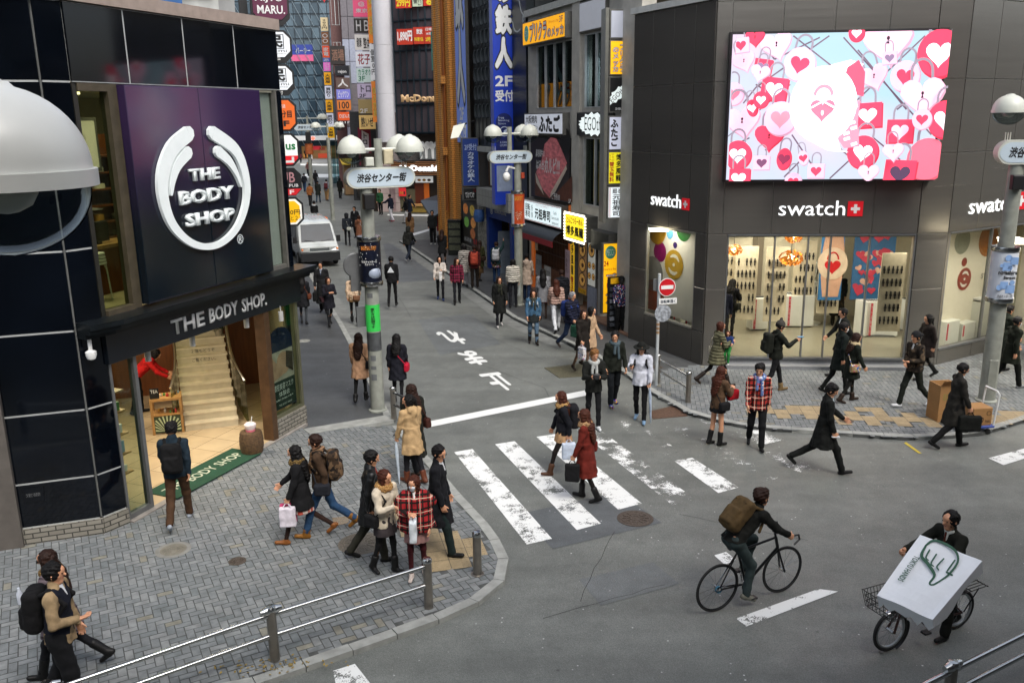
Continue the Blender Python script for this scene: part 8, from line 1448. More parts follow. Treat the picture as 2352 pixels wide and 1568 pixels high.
        fr=.05 if hair in ('bob','bobf','long','half') else .066
        Hh+=[C(A(0,.115,fr-.075 if hair != 'short' else -.02),A(0,.11,-.2),.072*S,.068*S,op='x',f=f)]
        if hair in ('short','thin','fluffy'):Hh+=[HP(A(0,-.03,-.055),-q['hu']-f*.55),C(A(0,.1,.0),A(0,.1,.0),.062*S,op='x')]
        if hair=='thin':Hh+=[C(A(0,.10,.085),A(0,.09,.1),.055*S,op='x')]
        if hair=='short':Hh[1:1]=[C(A(.02,.03,.075),A(-.02,-.02,.085),.05*S)]
        if hair=='fluffy':Hh[1:1]=[C(A(.03,.02,.085),A(-.03,-.03,.085),.06*S),C(A(0,.06,.07),A(0,.06,.07),.045*S)]
        Field(Hh,vox*.75).mesh('hair',HAIRM[hc],t,.009 if near else .0,62,seed)
    if mask:Field([C(A(0,.06,-.03),A(0,.055,-.065),.05*S,.04*S,.9,f=f)],vox*.7).mesh('face_mask',cloth('#c9cfd4'),t)
    if glasses and near:
        b=MB()
        for s_ in (-1,1):b.tube([A(.031*s_+.022*math.cos(k)*1.0,.092,.008+.017*math.sin(k)) for k in [i*.6 for i in range(12)]],.0035,4,False); b.tube([A(.053*s_,.088,.01),A(.078*s_,.01,.012)],.003,4)
        if glasses==2:[b.ball(A(.031*s_,.09,.008),.02,8,(1,.3,.9)) for s_ in (-1,1)]
        b.build('glasses',M_BLACK,t)
    if hat:
        k,c_=hat
        X_=[C(A(0,-.015,.055),A(0,-.012,.035),.094*S,.1*S,1.1,f=f),HP(A(0,0,.028),-q['hu'])]
        if k=='beanie':X_=[C(A(0,-.02,.06),A(0,-.015,.03),.096*S,.1*S,1.08,f=f),HP(A(0,0,.02),-q['hu']-f*.2),C(A(0,-.04,.17),A(0,-.04,.175),.035*S)]
        if k=='cap':X_+=[C(A(-.03,-.12,.03),A(.03,-.12,.03),.05*S,fl=1,k=.02),HP(A(0,0,.02),-q['hu'])]
        if k=='brim':X_+=[C(A(0,-.01,.035),A(0,-.01,.04),.17*S,fl=.1,f=q['hu'],k=.02)]
        if k=='helmet':X_=[C(A(0,-.015,.055),A(0,-.012,.03),.105*S,.11*S,1.1,f=f),HP(A(0,0,.015),-q['hu']),C(A(0,.11,.035),A(0,.12,.03),.035*S,fl=.3,f=q['hu'])]
        if k=='hood':X_=[C(A(0,-.025,.03),A(0,-.04,-.07),.115*S,.11*S),C(A(0,.12,-.01),A(0,.14,-.05),.085*S,op='x')]
        Field(X_,vox*.75).mesh({'beanie':'woolly_hat','cap':'cap','brim':'hat','helmet':'helmet','hood':'hood'}[k],cloth(c_),t)
    # clothes
    hip_m=(q['hipL']+q['hipR'])/2; st_y=max(abs(q['knL'][1]-q['knR'][1])*.35,0)
    kind=top[0]; tm=top[2] if len(top)>2 and not isinstance(top[2],(str,type(None))) else cloth(top[1],*(top[2:] if len(top)>2 else ())); lo=1.0
    fat=1.16 if (len(top)>2 and top[2]=='puffer') or kind=='puffy' else 1.0
    T_=[C(q['waist']-q['up']*.02*S,q['chest'],.148*S*fat,.16*S*fat,.72,k=.04),C(q['chest']+q['up']*.03*S,q['neck']-q['up']*.03*S,.15*S,.075*S,.72,k=.04),C(q['shL']*.94+q['shR']*.06,q['shR']*.94+q['shL']*.06,.066*S*fat,k=.04),C(q['neck']-q['up']*.01*S,q['neck']+q['up']*.035*S-V3(0,.012,0),.07*S,.068*S)]
    for n in 'LR':T_+=[C(q['sh'+n],q['eb'+n],.066*S*fat,.055*S*fat,k=.03),C(q['eb'+n],q['wr'+n]-q['hd'+n]*.012,.055*S*fat,.043*S*fat,k=.02)]
    hem={'jacket':.485,'short':.54,'long':.2,'coat':.36,'knee':.29,'cape':.5,'shirt':.47}.get(kind,.485)*h; fl_={'coat':1.28,'knee':1.32,'long':1.3,'cape':1.5}.get(kind,1.06)
    rx,ry=.172*S*fat,.135*S*fat; hz=V3(hip_m[0],(q['knL'][1]+q['knR'][1])/2*(1-hem/q['P'][2])*.7,hem)
    T_+=[SK(q['waist']+q['up']*.05*S,hz,rx*.92,ry*.95,rx*fl_,ry*fl_+st_y*(1-hem/q['P'][2])*1.1)]
    if kind=='cape':T_+=[C(q['neck']-q['up']*.03*S,q['shL']-V3(.05,0,.1),.09*S,.1*S,.9),C(q['neck']-q['up']*.03*S,q['shR']+V3(.05,0,-.1),.09*S,.1*S,.9),SK(q['neck']-q['up']*.08*S,V3(0,0,h*.52),.19*S,.13*S,.30*S,.21*S)]
    if extra and 'hoodback' in extra:T_+=[C(q['neck']+V3(-.05,-.09,.0)*S,q['neck']+V3(.05,-.09,.0)*S,.062*S),C(q['neck']+V3(0,-.11,-.06)*S,q['neck']+V3(0,-.10,-.08)*S,.07*S)]
    Field(T_,vox).mesh({'coat':'coat','knee':'coat','long':'coat','cape':'cape','shirt':'shirt'}.get(kind,'jacket'),tm,t,.009,17,seed)
    if inner:
        cf=q['chest']+q['up']*.06*S+V3(0,.098,0)*S; Field([C(q['neck']+V3(0,.045,-.0)*S,cf,.034*S,.02*S,1),C(q['neck']+V3(-.025,.012,.012)*S,q['neck']+V3(.025,.012,.012)*S,.046*S)],vox*.7).mesh('shirt_front',cloth(inner if isinstance(inner,str) else inner[0]),t)
        if not isinstance(inner,str):Field([C(q['neck']+V3(0,.075,.0)*S,cf+V3(0,.012,-.06),.014*S,.018*S)],vox*.6).mesh('tie',cloth(inner[1]),t)
    bm=cloth(bot[1],*(bot[2:] if len(bot)>2 else ())); k=bot[0]; W2_={'trousers':1,'jeans':.95,'wide':1.25,'slim':.82,'tights':.7}.get(k,1)
    if k in ('trousers','jeans','wide','slim','tights'):
        Bp=[C(q['hipL']*.8+q['hipR']*.2,q['hipR']*.8+q['hipL']*.2,.112*S,fl=.92)]
        for n in 'LR':Bp+=[C(q['hip'+n],q['kn'+n],.092*S*max(W2_,.85),.068*S*W2_,k=.03),C(q['kn'+n],q['an'+n]+V3(0,0,.01),.066*S*W2_,(.058 if k != 'tights' else .05)*S*W2_,k=.03)]
        Field(Bp,vox).mesh({'jeans':'jeans','tights':'tights'}.get(k,'trousers'),bm,t,.006 if k != 'tights' else 0,19,seed+2)
    if extra and 'skirt' in extra or k in ('shorts','miniskirt','bare'):
        sc,sz,*sp=(extra or {}).get('skirt',(bot[1],.4)); z=sz*h; Field([SK(q['waist'],V3(hip_m[0],(q['knL'][1]+q['knR'][1])/2*(1-z/q['P'][2])*.7,z),.15*S,.12*S,.19*S,.15*S+st_y*(1-z/q['P'][2])*1.2)],vox).mesh('skirt',cloth(sc,*sp),t,.006,20,seed)
    bc_=cloth(shoe,rough=.5) if not shoe.startswith('!') else cloth(shoe[1:],'floral','#c9a21a')
    for n in 'LR':
        Sp=[C(q['heel'+n]+V3(0,0,.005),q['toe'+n]+V3(0,0,.004),.037*S,.033*S,k=.03),C(q['an'+n],q['heel'+n]+q['fd'+n]*.05*S,.042*S,.036*S)]
        if boot:Sp+=[C(q['an'+n],q['an'+n]+nrm(q['kn'+n]-q['an'+n])*boot*S,.052*S,.06*S,k=.03)]
        Field(Sp,min(vox,.016)).mesh('boot' if boot else 'shoe',bc_,t)
    if scarf:
        c_,*sp=scarf; fur=sp and sp[0]=='fur'; rr=.05 if fur else .036; ring=[q['neck']+(V3(math.cos(a)*.085,math.sin(a)*.075+.0,.01+.02*-math.sin(a)))*S for a in [i*math.pi/5 for i in range(11)]]; sp2=[C(ring[i],ring[i+1],rr*S,k=.03) for i in range(10)]
        if not fur:sp2+=[C(q['neck']+V3(.03,.09,-.02)*S,q['chest']+V3(.05,.135,-.05)*S,.03*S,.03*S,1),C(q['neck']+V3(-.04,.09,-.02)*S,q['chest']+V3(-.05,.135,-.16)*S,.03*S,.03*S,1)]
        Field(sp2,vox*.8).mesh('fur_collar' if fur else 'scarf',cloth(c_,*sp),t,.010 if fur else .004,60 if fur else 20,seed)
    # what is worn or carried is a thing of its own
    def ownthing(nm,lab,cat,group=None):e=thing(nm,lab,cat,group,loc); e.rotation_euler=(0,0,H_); return e
    up,rs=q['up'],q['rs']; fwd=nrm(np.cross(up,V3(1,0,0))); M3=[V3(1,0,0),fwd,up]
    for bg in (bag if isinstance(bag,list) else [bag] if bag else []):
        kd,c_,lab=bg[:3]; m=cloth(c_,*(bg[3] if len(bg)>3 and isinstance(bg[3],tuple) else ())); opt=bg[4] if len(bg)>4 else None
        if kd=='backpack':
            e=ownthing('backpack',lab,'backpack'); c0=q['chest']-up*.09*S-fwd*.215*S; Field([BX(c0,(.155*S,.095*S,.235*S),M3,.07),BX(c0-fwd*.09*S-up*.07*S,(.115*S,.045*S,.12*S),M3,.035)],vox).mesh('bag_body',m,e,.006,20,seed)
            for s_ in (-1,1):Field([C(c0+V3(.09*s_,.06,.17)*S,q['neck']+V3(.115*s_,-.02,.012)*S,.024*S),C(q['neck']+V3(.115*s_,-.02,.012)*S,q['chest']+V3(.12*s_,.125,.0)*S,.024*S),C(q['chest']+V3(.12*s_,.125,.0)*S,q['chest']+V3(.16*s_,.02,-.14)*S,.02*S)],vox*.8).mesh('strap',m,e)
        elif kd in ('shoulder','cross'):
            e=ownthing('shoulder_bag' if kd=='shoulder' else 'cross_body_bag',lab,'bag'); sg=-1 if opt=='L' else 1; hp2=q['P']+V3(.235*sg,-.03 if opt != 'F' else .12,.02 if kd=='shoulder' else -.02)*S; hp2=hp2+V3(0,-.16,0)*S if opt=='B' else hp2; hp2[0] *= .45 if opt=='B' else 1
            Field([BX(hp2,(.06*S,.125*S,.095*S) if opt != 'B' else (.12*S,.05*S,.09*S),[V3(1,0,0),V3(0,1,0),V3(0,0,1)],.035)],vox*.8).mesh('bag_body',m,e,.004,20,seed); so_=q['shR'] if (sg>0)==(kd=='shoulder') else q['shL']
            so_=so_*.82+q['neck']*.18+V3(0,0,.06)*S; y_=.02
            for y2,w2 in ((-.13,-1),(.125,1)):Field([C(so_,q['chest']+V3(sg*(.1 if kd=='shoulder' else .0),y2*1.12,-.02)*S,.012*S),C(q['chest']+V3(sg*(.1 if kd=='shoulder' else .0),y2*1.12,-.02)*S,hp2+V3(-.02*sg,.09*w2,.09)*S,.012*S)],vox*.7).mesh('strap',m,e)
        elif kd in ('hand','paper','case'):
            n=opt or 'R'; e=ownthing({'hand':'hand_bag','paper':'shopping_bag','case':'briefcase'}[kd],lab,'bag'); hb=q['hand'+n]; hh={'hand':(.055,.15,.11),'paper':(.055,.13,.165),'case':(.06,.21,.15)}[kd]; c0=hb-V3(0,0,.08+hh[2])*S+V3(0 if bg is bag or bg is bag[0] or n != bag[0][4:5] and n not in bag[0][4:5] else .13,0,0); Mr=[V3(1,0,0),V3(0,1,0),V3(0,0,1)]
            Field([BX(c0,tuple(v*S for v in hh),Mr,.02 if kd=='paper' else .04)],vox*.8).mesh('bag_body',m,e,.004,18,seed); b=MB()
            for x in (-.03,.03):b.tube([Vector(c0+V3(x,-.07,hh[2]-.01)*S),Vector(hb+V3(x*.3,-.02,-.01)*S),Vector(hb+V3(x*.3,.02,-.01)*S),Vector(c0+V3(x,.07,hh[2]-.01)*S)],.006,6)
            b.build('handle',m,e,True)
            if len(bg)>5:
                rr_=rot(V3(1,0,0)); wc=loc+rot(c0); cv=(CAM-wc); sg=1 if cv.dot(rr_)>0 else -1; nn=rr_*sg; fb=Fr(wc+nn*(hh[0]*S+.006),(UP.cross(nn).x,UP.cross(nn).y)); txt(fb,-.1*S,.1*S,-.08*S,.08*S,0,bg[5],mat(bg[6],.5),e,.03); 
        elif kd=='umbrella':
            n=opt or 'R'; e=ownthing('umbrella',lab,'umbrella'); hb=q['hand'+n]; b=MB(); tip=Vector((hb[0]*1.15,hb[1]-.1,.01)); b.tube([Vector(hb),Vector(hb)+(tip-Vector(hb))*.25,Vector(hb)+(tip-Vector(hb))*.8,tip],[.012,.035,.02,.006],10); b.build('canopy',cloth(c_,rough=.4),e,True); b=MB(); b.tube([Vector(hb),Vector(hb)+Vector((0,0,.08)),Vector(hb)+Vector((0,.04,.1)),Vector(hb)+Vector((0,.07,.07))],.01,8); b.build('handle',M_BLACK,e,True)
        elif kd=='phone':
            n=opt or 'R'; e=ownthing('phone',lab,'phone'); hb=q['hand'+n]+q['hd'+n]*.03; b=MB(); fr2=Fr(Vector(hb),(1,0)); b.fbox(fr2,-.035,.035,-.07,.07,.015,.028); b.build('case',cloth(c_,rough=.3),e)
        elif kd=='camera':
            e=ownthing('camera',lab,'camera'); c0=(q['handL']+q['handR'])/2+V3(0,.05,.02); b=MB(); fr2=Fr(Vector(c0),(-1,0)); b.cham(fr2,-.07,.07,-.03,.03,-.045,.045,.01); b.lathe(Vector(c0)+Vector((0,.03,0)),[(.0,0),(.04,0),(.045,.07),(0,.07)],14,Vector((0,1,0))); b.build('camera_body',M_DARK,e)
    if extra and extra.get('chest'):                       # printing on clothes
        s_,fy,cc,w_,h_,zo=extra['chest']; c0=q['chest']+up*zo*S+fwd*(.145 if fy>0 else -.15)*S; wc=loc+rot(c0); nn=rot(V3(0,fy,0)); fb=Fr(wc,(UP.cross(nn).x,UP.cross(nn).y)); txt(fb,-w_,w_,-h_,h_,0.005,s_,mat(cc,.7),None,.04,name='garment_print') if False else None
        fbl=Fr(Vector(c0),(-1*fy,0)); txt(fbl,-w_,w_,-h_,h_,.005,s_,mat(cc,.7),t,.04,name='garment_print')
    return t,q,loc,rot
# ---------------------------------------------------------------- who stands where
K1,K2,NV,BE,CR_,BR,GR,WH='#141517','#1b1c1f','#141824','#b39a78','#c2b6a2','#3f2c1f','#565859','#c6c9cc'
JN='#2c3f5c'
p=person
p('person with sunglasses and long hair in a mauve quilted coat walking left',100,1262,1.63,262,.9,'L',hair='long',hc='b',top=('coat','#5f5459','puffer'),bot=('slim','#15161a'),boot=.2,glasses=2,scarf=('#57452a','fur','#7d6238'))
t=p('person with a big black rucksack, navy vest and tan sleeves walking right',120,1290,1.76,82,.45,'R',('down','tuck'),hp=-4,top=('jacket','#8f7a5c'),bot=('wide','#0e0f12'),inner='#b9bcc0',bag=('backpack','#0c0c0e','large black rucksack worn by the person with tan sleeves'))
q=t[1]; Field([C(q['waist'],q['chest'],.162*q['S'],.175*q['S'],.73,k=.04),C(q['chest'],q['neck']-q['up']*.02,.165*q['S'],.08*q['S'],.74),C(q['shL']*.8+q['shR']*.2,q['shR']*.8+q['shL']*.2,.075*q['S']),SK(q['waist']+q['up']*.05,V3(0,0,.84),.17,.14,.182,.15)],.014).mesh('vest',cloth('#10131f'),t[0],.005,16,3)
e=thing('water_bottle','clear plastic bottle held up beside the black rucksack','bottle'); o=g(48,1385,1.3); b=MB(); b.lathe(o,[(0,0),(.03,0),(.032,.12),(.014,.16),(.014,.19),(0,.19)],12); b.build('bottle_body',mat('#b9bfca',.15),e,True)
p('person with a black rucksack and brown trousers stepping toward the green mat',392,968,1.73,348,.8,'R',hair='fluffy',top=('jacket','#16242e'),bot=('trousers','#3f2b1b'),shoe='#8d949c',bag=('backpack','#0b0b0c','black rucksack worn by the person entering the cosmetics shop'))
p('person in black fur trimmed coat with long black hair carrying shopping bags left',672,1022,1.6,262,.95,'L',('carry','swing'),hair='long',top=('coat','#101012'),bot=('tights','#2a1a14'),shoe='#7a4a22',extra={'skirt':('#b8a89f',.32,'stripe','#a3473a')},scarf=('#4a3a20','fur','#8a703f'),grip=(1,0),bag=[('paper','#c9c2ca','white plastic shopping bag in the hand of the woman in black fur trimmed coat',(),'L'),('paper','#b8446c','pink shopping bag held beside the white plastic one',(),'L')])
p('person in brown jacket with glasses and jeans walking behind the long haired woman',720,997,1.7,264,.95,'L',hc='b',top=('jacket','#3a2a1c'),bot=('jeans','#25405e'),shoe='#80551f',boot=.08,glasses=1,scarf=('#54402c','plaid','#8a6a50'),bag=[('backpack','#5f4a35','patterned brown rucksack on the person in a brown jacket',('camo','#33261a')),('cross','#1a1c22','dark satchel slung across the person in a brown jacket',(),'L')])
p('person in black leather jacket with a goatee walking right behind the beige coat',855,1033,1.72,78,.6,'R',top=('coat','#111213',None,'#fff',.4),bot=('trousers','#2b2a22'),inner='#7a2a22')
p('person in beige coat with big fur collar and grey skirt',885,1078,1.58,128,.35,'L',('tuck','hold'),hy=-10,hair='bob',hc='r',top=('jacket',CR_),bot=('tights','#0f0f10'),extra={'skirt':('#3a3436',.40)},boot=.16,scarf=('#8a6235','fur','#c09a63'),bag=('shoulder','#0f0f11','black quilted bag on the shoulder of the beige fur collar coat',(),'R'))
p('person in red plaid cape wearing a white face mask',948,1092,1.56,176,.15,'R',('down','hold'),hy=20,hair='bob',hc='r',mask=1,top=('cape','#8c1b1f','plaid','#b9a08c'),bot=('tights','#3d1216'),shoe='#b9ada5',extra={'skirt':('#8c6a66',.38)},inner='#c9c6c4',bag=('paper','#c6ccd0','flat white bag held by the person in the plaid cape',(),'R'))
p('person in long black coat with glasses walking right near the corner bollard',1010,1022,1.74,98,.75,'R',('down','down'),hy=28,top=('knee','#0e0f14'),bot=('trousers','#14201f'),inner='#b9bcbf',glasses=1)
p('person in beige hooded coat with umbrella waiting by the short rail',935,905,1.63,318,.35,'L',('carry','swing'),hy=-55,hair='tail',top=('coat','#a98d66'),bot=('slim','#15151a'),shoe='#5a2f1d',boot=.14,extra={'hoodback':1},grip=(1,0),bag=('umbrella','#a9b4bf','folded pale umbrella held by the person in the beige hooded coat',(),'L'))
p('person in long dark green coat with brown bag behind the beige hooded coat',942,880,1.68,320,.3,'R',hair='long',hc='b',top=('long','#191a14'),bot=('trousers','#16181c'),shoe='#2b1c14',bag=('shoulder','#3c1e17','dark red brown bag on the shoulder of the long dark coat',(),'R'))
p('person in pinkish beige coat with long hair seen from behind near the pole',823,763,1.6,4,.35,'R',hair='long',hc='b',top=('coat','#b0896a'),bot=('tights','#111'),boot=.1,bag=('shoulder','#101012','small black bag beside the pinkish beige coat',(),'R'))
p('person in navy coat with a red cross body bag seen from behind',910,765,1.61,2,.3,'L',hair='half',top=('coat','#12131c'),bot=('tights','#0f0f12'),bag=('cross','#a3122c','small red bag with red strap on the navy coat',(),'R'))
p('person in short cream hooded coat walking up the street left of the pole',809,627,1.6,352,.6,'L',hair='bob',top=('jacket','#bda48a'),bot=('tights','#101012'),boot=.1,extra={'hoodback':1,'skirt':('#6e5638',.44)},bag=('cross','#6a4a35','brown bag on the cream hooded coat',(),'B'))
p('person in black jacket with white triangle print on the back',898,588,1.73,2,.45,'R',top=('jacket','#0c0d10'),bot=('slim','#0b0b0d'),extra={'chest':('▲',-1,'#c4c8cc',.115,.1,-.01)})
p('person in long dark overcoat with a black bag facing us by the shop edge',735,600,1.74,178,.3,'L',top=('long','#17181a'),bot=('trousers',K1),inner=('#9fa6b3','#3a4456'),bag=('case','#0f0f10','black hand bag carried by the person in the dark overcoat',(),'R'))
p('person in dark coat with arms folded passing the dark overcoat',753,636,1.56,150,.6,'R',('hold','hold'),hair='tail',hc='b',top=('coat','#15151d'),bot=('tights','#15171a'),bag=('shoulder','#2f1a1e','dark red bag under the arm of the folded arms person',(),'R'))
p('person with brown bag half hidden by the shop ledge corner',692,628,1.6,356,.35,'L',hair='long',top=('coat','#17181c'),bot=('tights','#34383c'),bag=('shoulder','#5a2f1d','brown bag on the person behind the shop corner',(),'R'))
p('person with bare legs and white bag between the shop edge and the van',698,522,1.6,200,.7,'L',hair='long',hc='b',top=('coat','#1c1818'),bot=('bare','#222'),bag=('hand',WH,'white hand bag beside the parked van',(),'L'))
p('person in orange helmet behind the parked van',748,499,1.68,120,.2,hat=('helmet','#c4601a'),top=('jacket','#2b2d33'),base=.03)
p('person in dark parka with white sling bag walking up the street',795,489,1.68,350,.5,'L',hat=('hood','#16181c'),top=('jacket','#1b2027'),bot=('slim','#101114'),bag=('cross','#a3a59c','pale sling bag on the back of the dark parka',(),'B'),base=0)
p('person in black suit facing us beside the banner drum',813,474,1.73,195,.3,'L',top=('coat','#101114'),inner='#c2c5c8',base=0)
p('person in tan hooded coat with white bag next to the suit',824,494,1.6,5,.3,'R',hair='bob',hc='b',top=('coat','#6e4632'),bot=('slim',K1),bag=('shoulder','#c4c2bd','white bag on the tan hooded coat',(),'R'),base=0,extra={'hoodback':1})
p('person in black vest over a white hoodie walking up the street',721,461,1.73,8,.4,'R',top=('jacket','#0f1012'),bot=('slim',K2),scarf=('#b9bcbe',),base=0)
p('person in brown leather jacket and black trousers walking away',710.7,421,1.7,2,.5,'L',top=('jacket','#7a4a26'),bot=('trousers','#121216'),base=0)
p('person in dark green parka and jeans walking away',729,415,1.7,0,.4,'R',top=('coat','#141a16'),bot=('jeans','#22384a'),base=0)
p('person in grey hoodie with maroon rucksack and beige trousers',749,412,1.7,0,.5,'L',top=('jacket','#8d9299'),bot=('wide','#8a6c48'),base=0,bag=('backpack','#4a1a20','maroon rucksack on the grey hoodie'))
p('person in black coat with white carrier bag on the right footway far ahead',780,408,1.68,8,.3,'L',hair='bob',top=('coat','#12130f'),bot=('trousers',K1),bag=('paper','#c9ccc4','white carrier bag held by the far black coat',(),'R'))
for a in (('person in navy jacket and jeans with a blue belt far ahead',698,398,0,'#10131c','#22344e','short'),('person in black jacket by the farthest lamp post',724,391,10,'#121214','#1a1c20','short'),('person in patterned top far along the left footway',706,372,180,'#6a4a48','#1b1c20','bob'),('person in white top far along the left footway',713,352,185,'#b5b3b0','#2b2c33','short'),('person in dark coat with pale bag far along the left footway',701,343,175,'#1a1b20','#222','long'),('person in maroon coat farther along the left edge',690,350,5,'#4a2026','#1a1a1e','bob'),('person in pink skirted coat crossing before the far shops',752-7,337,270,'#7a3a4e','#1a1a1e','long'),('tall dark person standing before the far shop counter',757-3,335,90,'#1c1612','#16181c','short')):
    p(a[0],a[1],a[2],1.68,a[3],.6,'L',hair=a[6],top=('jacket',a[4]),bot=('trousers',a[5]),base=0,group=None)
p('person in green jacket standing on the far corner',871,434,1.72,200,.1,top=('jacket','#1d4a2c'),bot=('trousers',K1))
p('person in white trousers and dark padded jacket crossing the side street',894,446,1.72,300,.4,'R',('bend','swing'),top=('jacket','#14182a','puffer'),bot=('wide','#c4c2c6'),shoe='#a83a48',base=0)
p('person in black top with white trousers walking by the burger restaurant',929,453,1.63,250,.6,'L',hair='long',top=('jacket','#131316'),bot=('slim','#b9b7b6'),base=0,bag=('paper','#b9bab7','white tote bag by the burger restaurant',(),'L'))
p('person in navy coat overtaking near the burger restaurant',941,447,1.73,130,.9,'R',top=('coat','#131a26'),bot=('jeans','#18253a'),base=0)
p('person in shaggy brown fur coat on the street',941,487,1.62,10,.2,'R',hair='half',hc='b',top=('coat','#5a3f2a','fur','#a38058'),bot=('slim',K1),base=0)
p('person running up the kerb in dark hooded jacket with a black shoulder bag',938,519,1.68,22,.95,'L',hat=('hood','#1c1d1a'),top=('jacket','#1c1d1a'),bot=('trousers','#1b222e'),shoe='#8f9193',bag=('shoulder','#12151c','black bag on the running person',(),'R'),base=0)
p('person in black standing under the stall canopy',992,483,1.74,180,.1,top=('jacket','#1d1f20'),bot=('trousers','#101113'),shoe='#a9a9a8')
p('person in black dress walking up the right footway with a bag',1015,527,1.6,12,.6,'R',hair='half',hc='b',top=('coat','#0f1011'),bot=('tights','#131416'),bag=('hand','#101012','black hand bag on the right footway',(),'L'))
p('person with white and black jacket carrying a white shop bag with red letters',1009,588,1.6,176,.45,'L',('hold','carry'),hair='bob',top=('jacket','#b5ada5'),bot=('slim','#17181c'),shoe='#2a3a66',inner='#17181a',grip=(0,1),bag=('paper','#c6c5c4','white shop bag with red letters',(),'L','ABC\nMART','#a3182a'),base=0)
p('person in crimson checked coat looking aside on the roadway',1049,592,1.64,172,.45,'R',hy=-30,hair='long',hc='b',top=('jacket','#6a1230','plaid','#8a2a48'),bot=('slim','#15171c'),boot=.08,base=0)
p('person in pale quilted coat seen from behind on the right footway',1066,561,1.6,2,.3,'L',hair='bob',top=('coat','#a09a92','puffer'),bot=('slim','#5a5a5e'),bag=('cross','#1a1a1c','thin dark strap bag on the pale quilted coat',(),'L'))
p('person in maroon top with an orange red rucksack',1089,563,1.62,0,.25,'R',hc='b',top=('jacket','#4a1a1a'),bot=('trousers','#1f1712'),bag=('backpack','#a84432','orange red rucksack on the maroon top'))
p('person in olive shawl and long brown skirt beside the red rucksack',1102,551,1.6,30,.3,'L',hair='half',hc='b',top=('coat','#2f3018'),bot=('tights','#3a2a1a'),extra={'skirt':('#4a3822',.2)},bag=('shoulder','#2a1c12','brown bag on the olive shawl',(),'R'))
p('person in teal jacket with a white rucksack at the blue doorway',1140,555,1.62,8,.2,'L',('swing','up'),hc='b',top=('jacket','#1c3434'),bot=('jeans','#1d3352'),extra={'skirt':('#3a3520',.4,'floral','#6e5f33')},bag=('backpack','#b0b2b4','white rucksack on the teal jacket'))
p('person in white puffer jacket left of the second lamp post',1178,594,1.65,4,.2,'R',hair='bob',top=('short','#b8b3a8','puffer'),bot=('slim','#14161c'),bag=('hand','#121214','black bag beside the white puffer jacket',(),'L'))
p('person in cream hooded coat right of the second lamp post',1210,582,1.65,12,.4,'L',top=('coat','#b5a291'),bot=('jeans','#20304a'),extra={'hoodback':1},bag=('shoulder','#14141a','dark bag on the cream hooded coat',(),'L'))
p('person in dark coat with a huge scarf walking toward us on the kerb',1147,635,1.6,168,.45,'R',hair='bob',hc='b',top=('knee','#101211'),bot=('slim','#14151a'),shoe='#a9a7a5',scarf=('#26281e',),base=0,bag=('shoulder','#0f1012','black bag on the dark coat with huge scarf',(),'L'))
p('person in denim jacket and dark shorts walking toward us',1225,665,1.6,176,.35,'L',hair='bob',hc='b',top=('short','#35536c'),bot=('jeans','#4d6276'),boot=.28,shoe='#181310',inner='#b9bcbe',scarf=('#33352f',),extra={'skirt':('#1d2224',.42)},base=0,bag=('backpack','#8d98a0','pale blue rucksack on the denim jacket'))
p('person in light grey coat with very long black hair seen from behind',1247,616,1.62,0,.3,'R',hair='long',top=('coat','#77777a'),bot=('tights','#4a3d36'),shoe='#2b2019',extra={'skirt':('#54262a',.34,'plaid','#222')},bag=('shoulder','#9a9c9c','light grey strap bag on the grey coat',(),'R'))
p('person in pale pink quilted jacket and white trousers',1277,641,1.63,352,.75,'R',hair='half',hc='r',top=('short','#a5887c','puffer'),bot=('trousers','#b9bcc0'),boot=.12,bag=('cross','#0e0e10','black clutch bag on the pale pink quilted jacket',(),'B'))
p('person in dark quilted coat seen from behind by the sushi front',1290,619,1.66,0,.3,'L',hc='b',top=('coat','#17191f','puffer'),bot=('trousers',K2))
p('grey haired person in navy puffer jacket stepping off the kerb with a green tote',1316,670,1.68,140,.85,'L',('carry','swing'),hc='g',top=('jacket','#12162a','puffer'),bot=('jeans','#22304a'),shoe='#2a211c',grip=(1,1),bag=[('paper','#1d4434','green and cream tote bag of the grey haired person',(),'R'),('backpack','#1d2f66','blue rucksack on the navy puffer jacket')])
p('person with long brown hair in dark coat carrying a flowery paper bag',1341,711,1.62,148,.5,'L',hy=25,hair='long',hc='b',top=('coat','#18130f'),bot=('tights','#5a4638'),shoe='#1f1712',extra={'skirt':('#a59c92',.37)},grip=(0,1),bag=('paper','#b9b7b8','white flowery paper bag near the kerb',('floral','#4a4f66'),'R'))
p('person in beige trench coat with short black bob',1361,704,1.62,118,.5,'R',hair='bob',top=('coat','#a58a6e'),bot=('tights','#5d4436'),shoe='#231a15',extra={'skirt':('#2b2430',.34)})
MSK=mat('#8f8f90',.3)
p('mannequin in red hooded top and pale jeans on the step',1398,603,1.72,190,.06,hair='bald',hat=('hood','#a3141a'),top=('jacket','#a3141a'),bot=('jeans','#5d7d9c'),shoe='#c9cbcc',name='mannequin',base=.12,extra={'chest':('NBA',1,'#c9c9c9',.075,.055,.03)},skin=MSK)
p('mannequin in flowery bomber jacket and black trousers by the leaflet rack',1428,636,1.7,178,.04,hair='bald',hat=('cap','#0c0c0e'),top=('jacket','#22233a','floral','#6e3a66'),bot=('wide','#0d0d0f'),name='mannequin',skin=mat('#121214',.4))
p('person in black jacket with grey scarf and headphones behind the blond one',1413,760,1.74,165,.35,'R',hy=25,top=('jacket','#12160f'),bot=('trousers','#101418'),shoe='!#1d2f7a',scarf=('#3f4c52',),base=.0)
p('blond person in black jacket with long pale scarf holding a camera',1366,802,1.72,178,.35,'L',('hold','hold'),hy=-10,hair='fluffy',hc='l',top=('jacket','#121411'),bot=('slim','#0f1013'),shoe='#c6c9cb',scarf=('#9a9d9a',),inner='#b5b7b8',bag=('camera','#111','black camera in the hands of the blond person'),base=0)
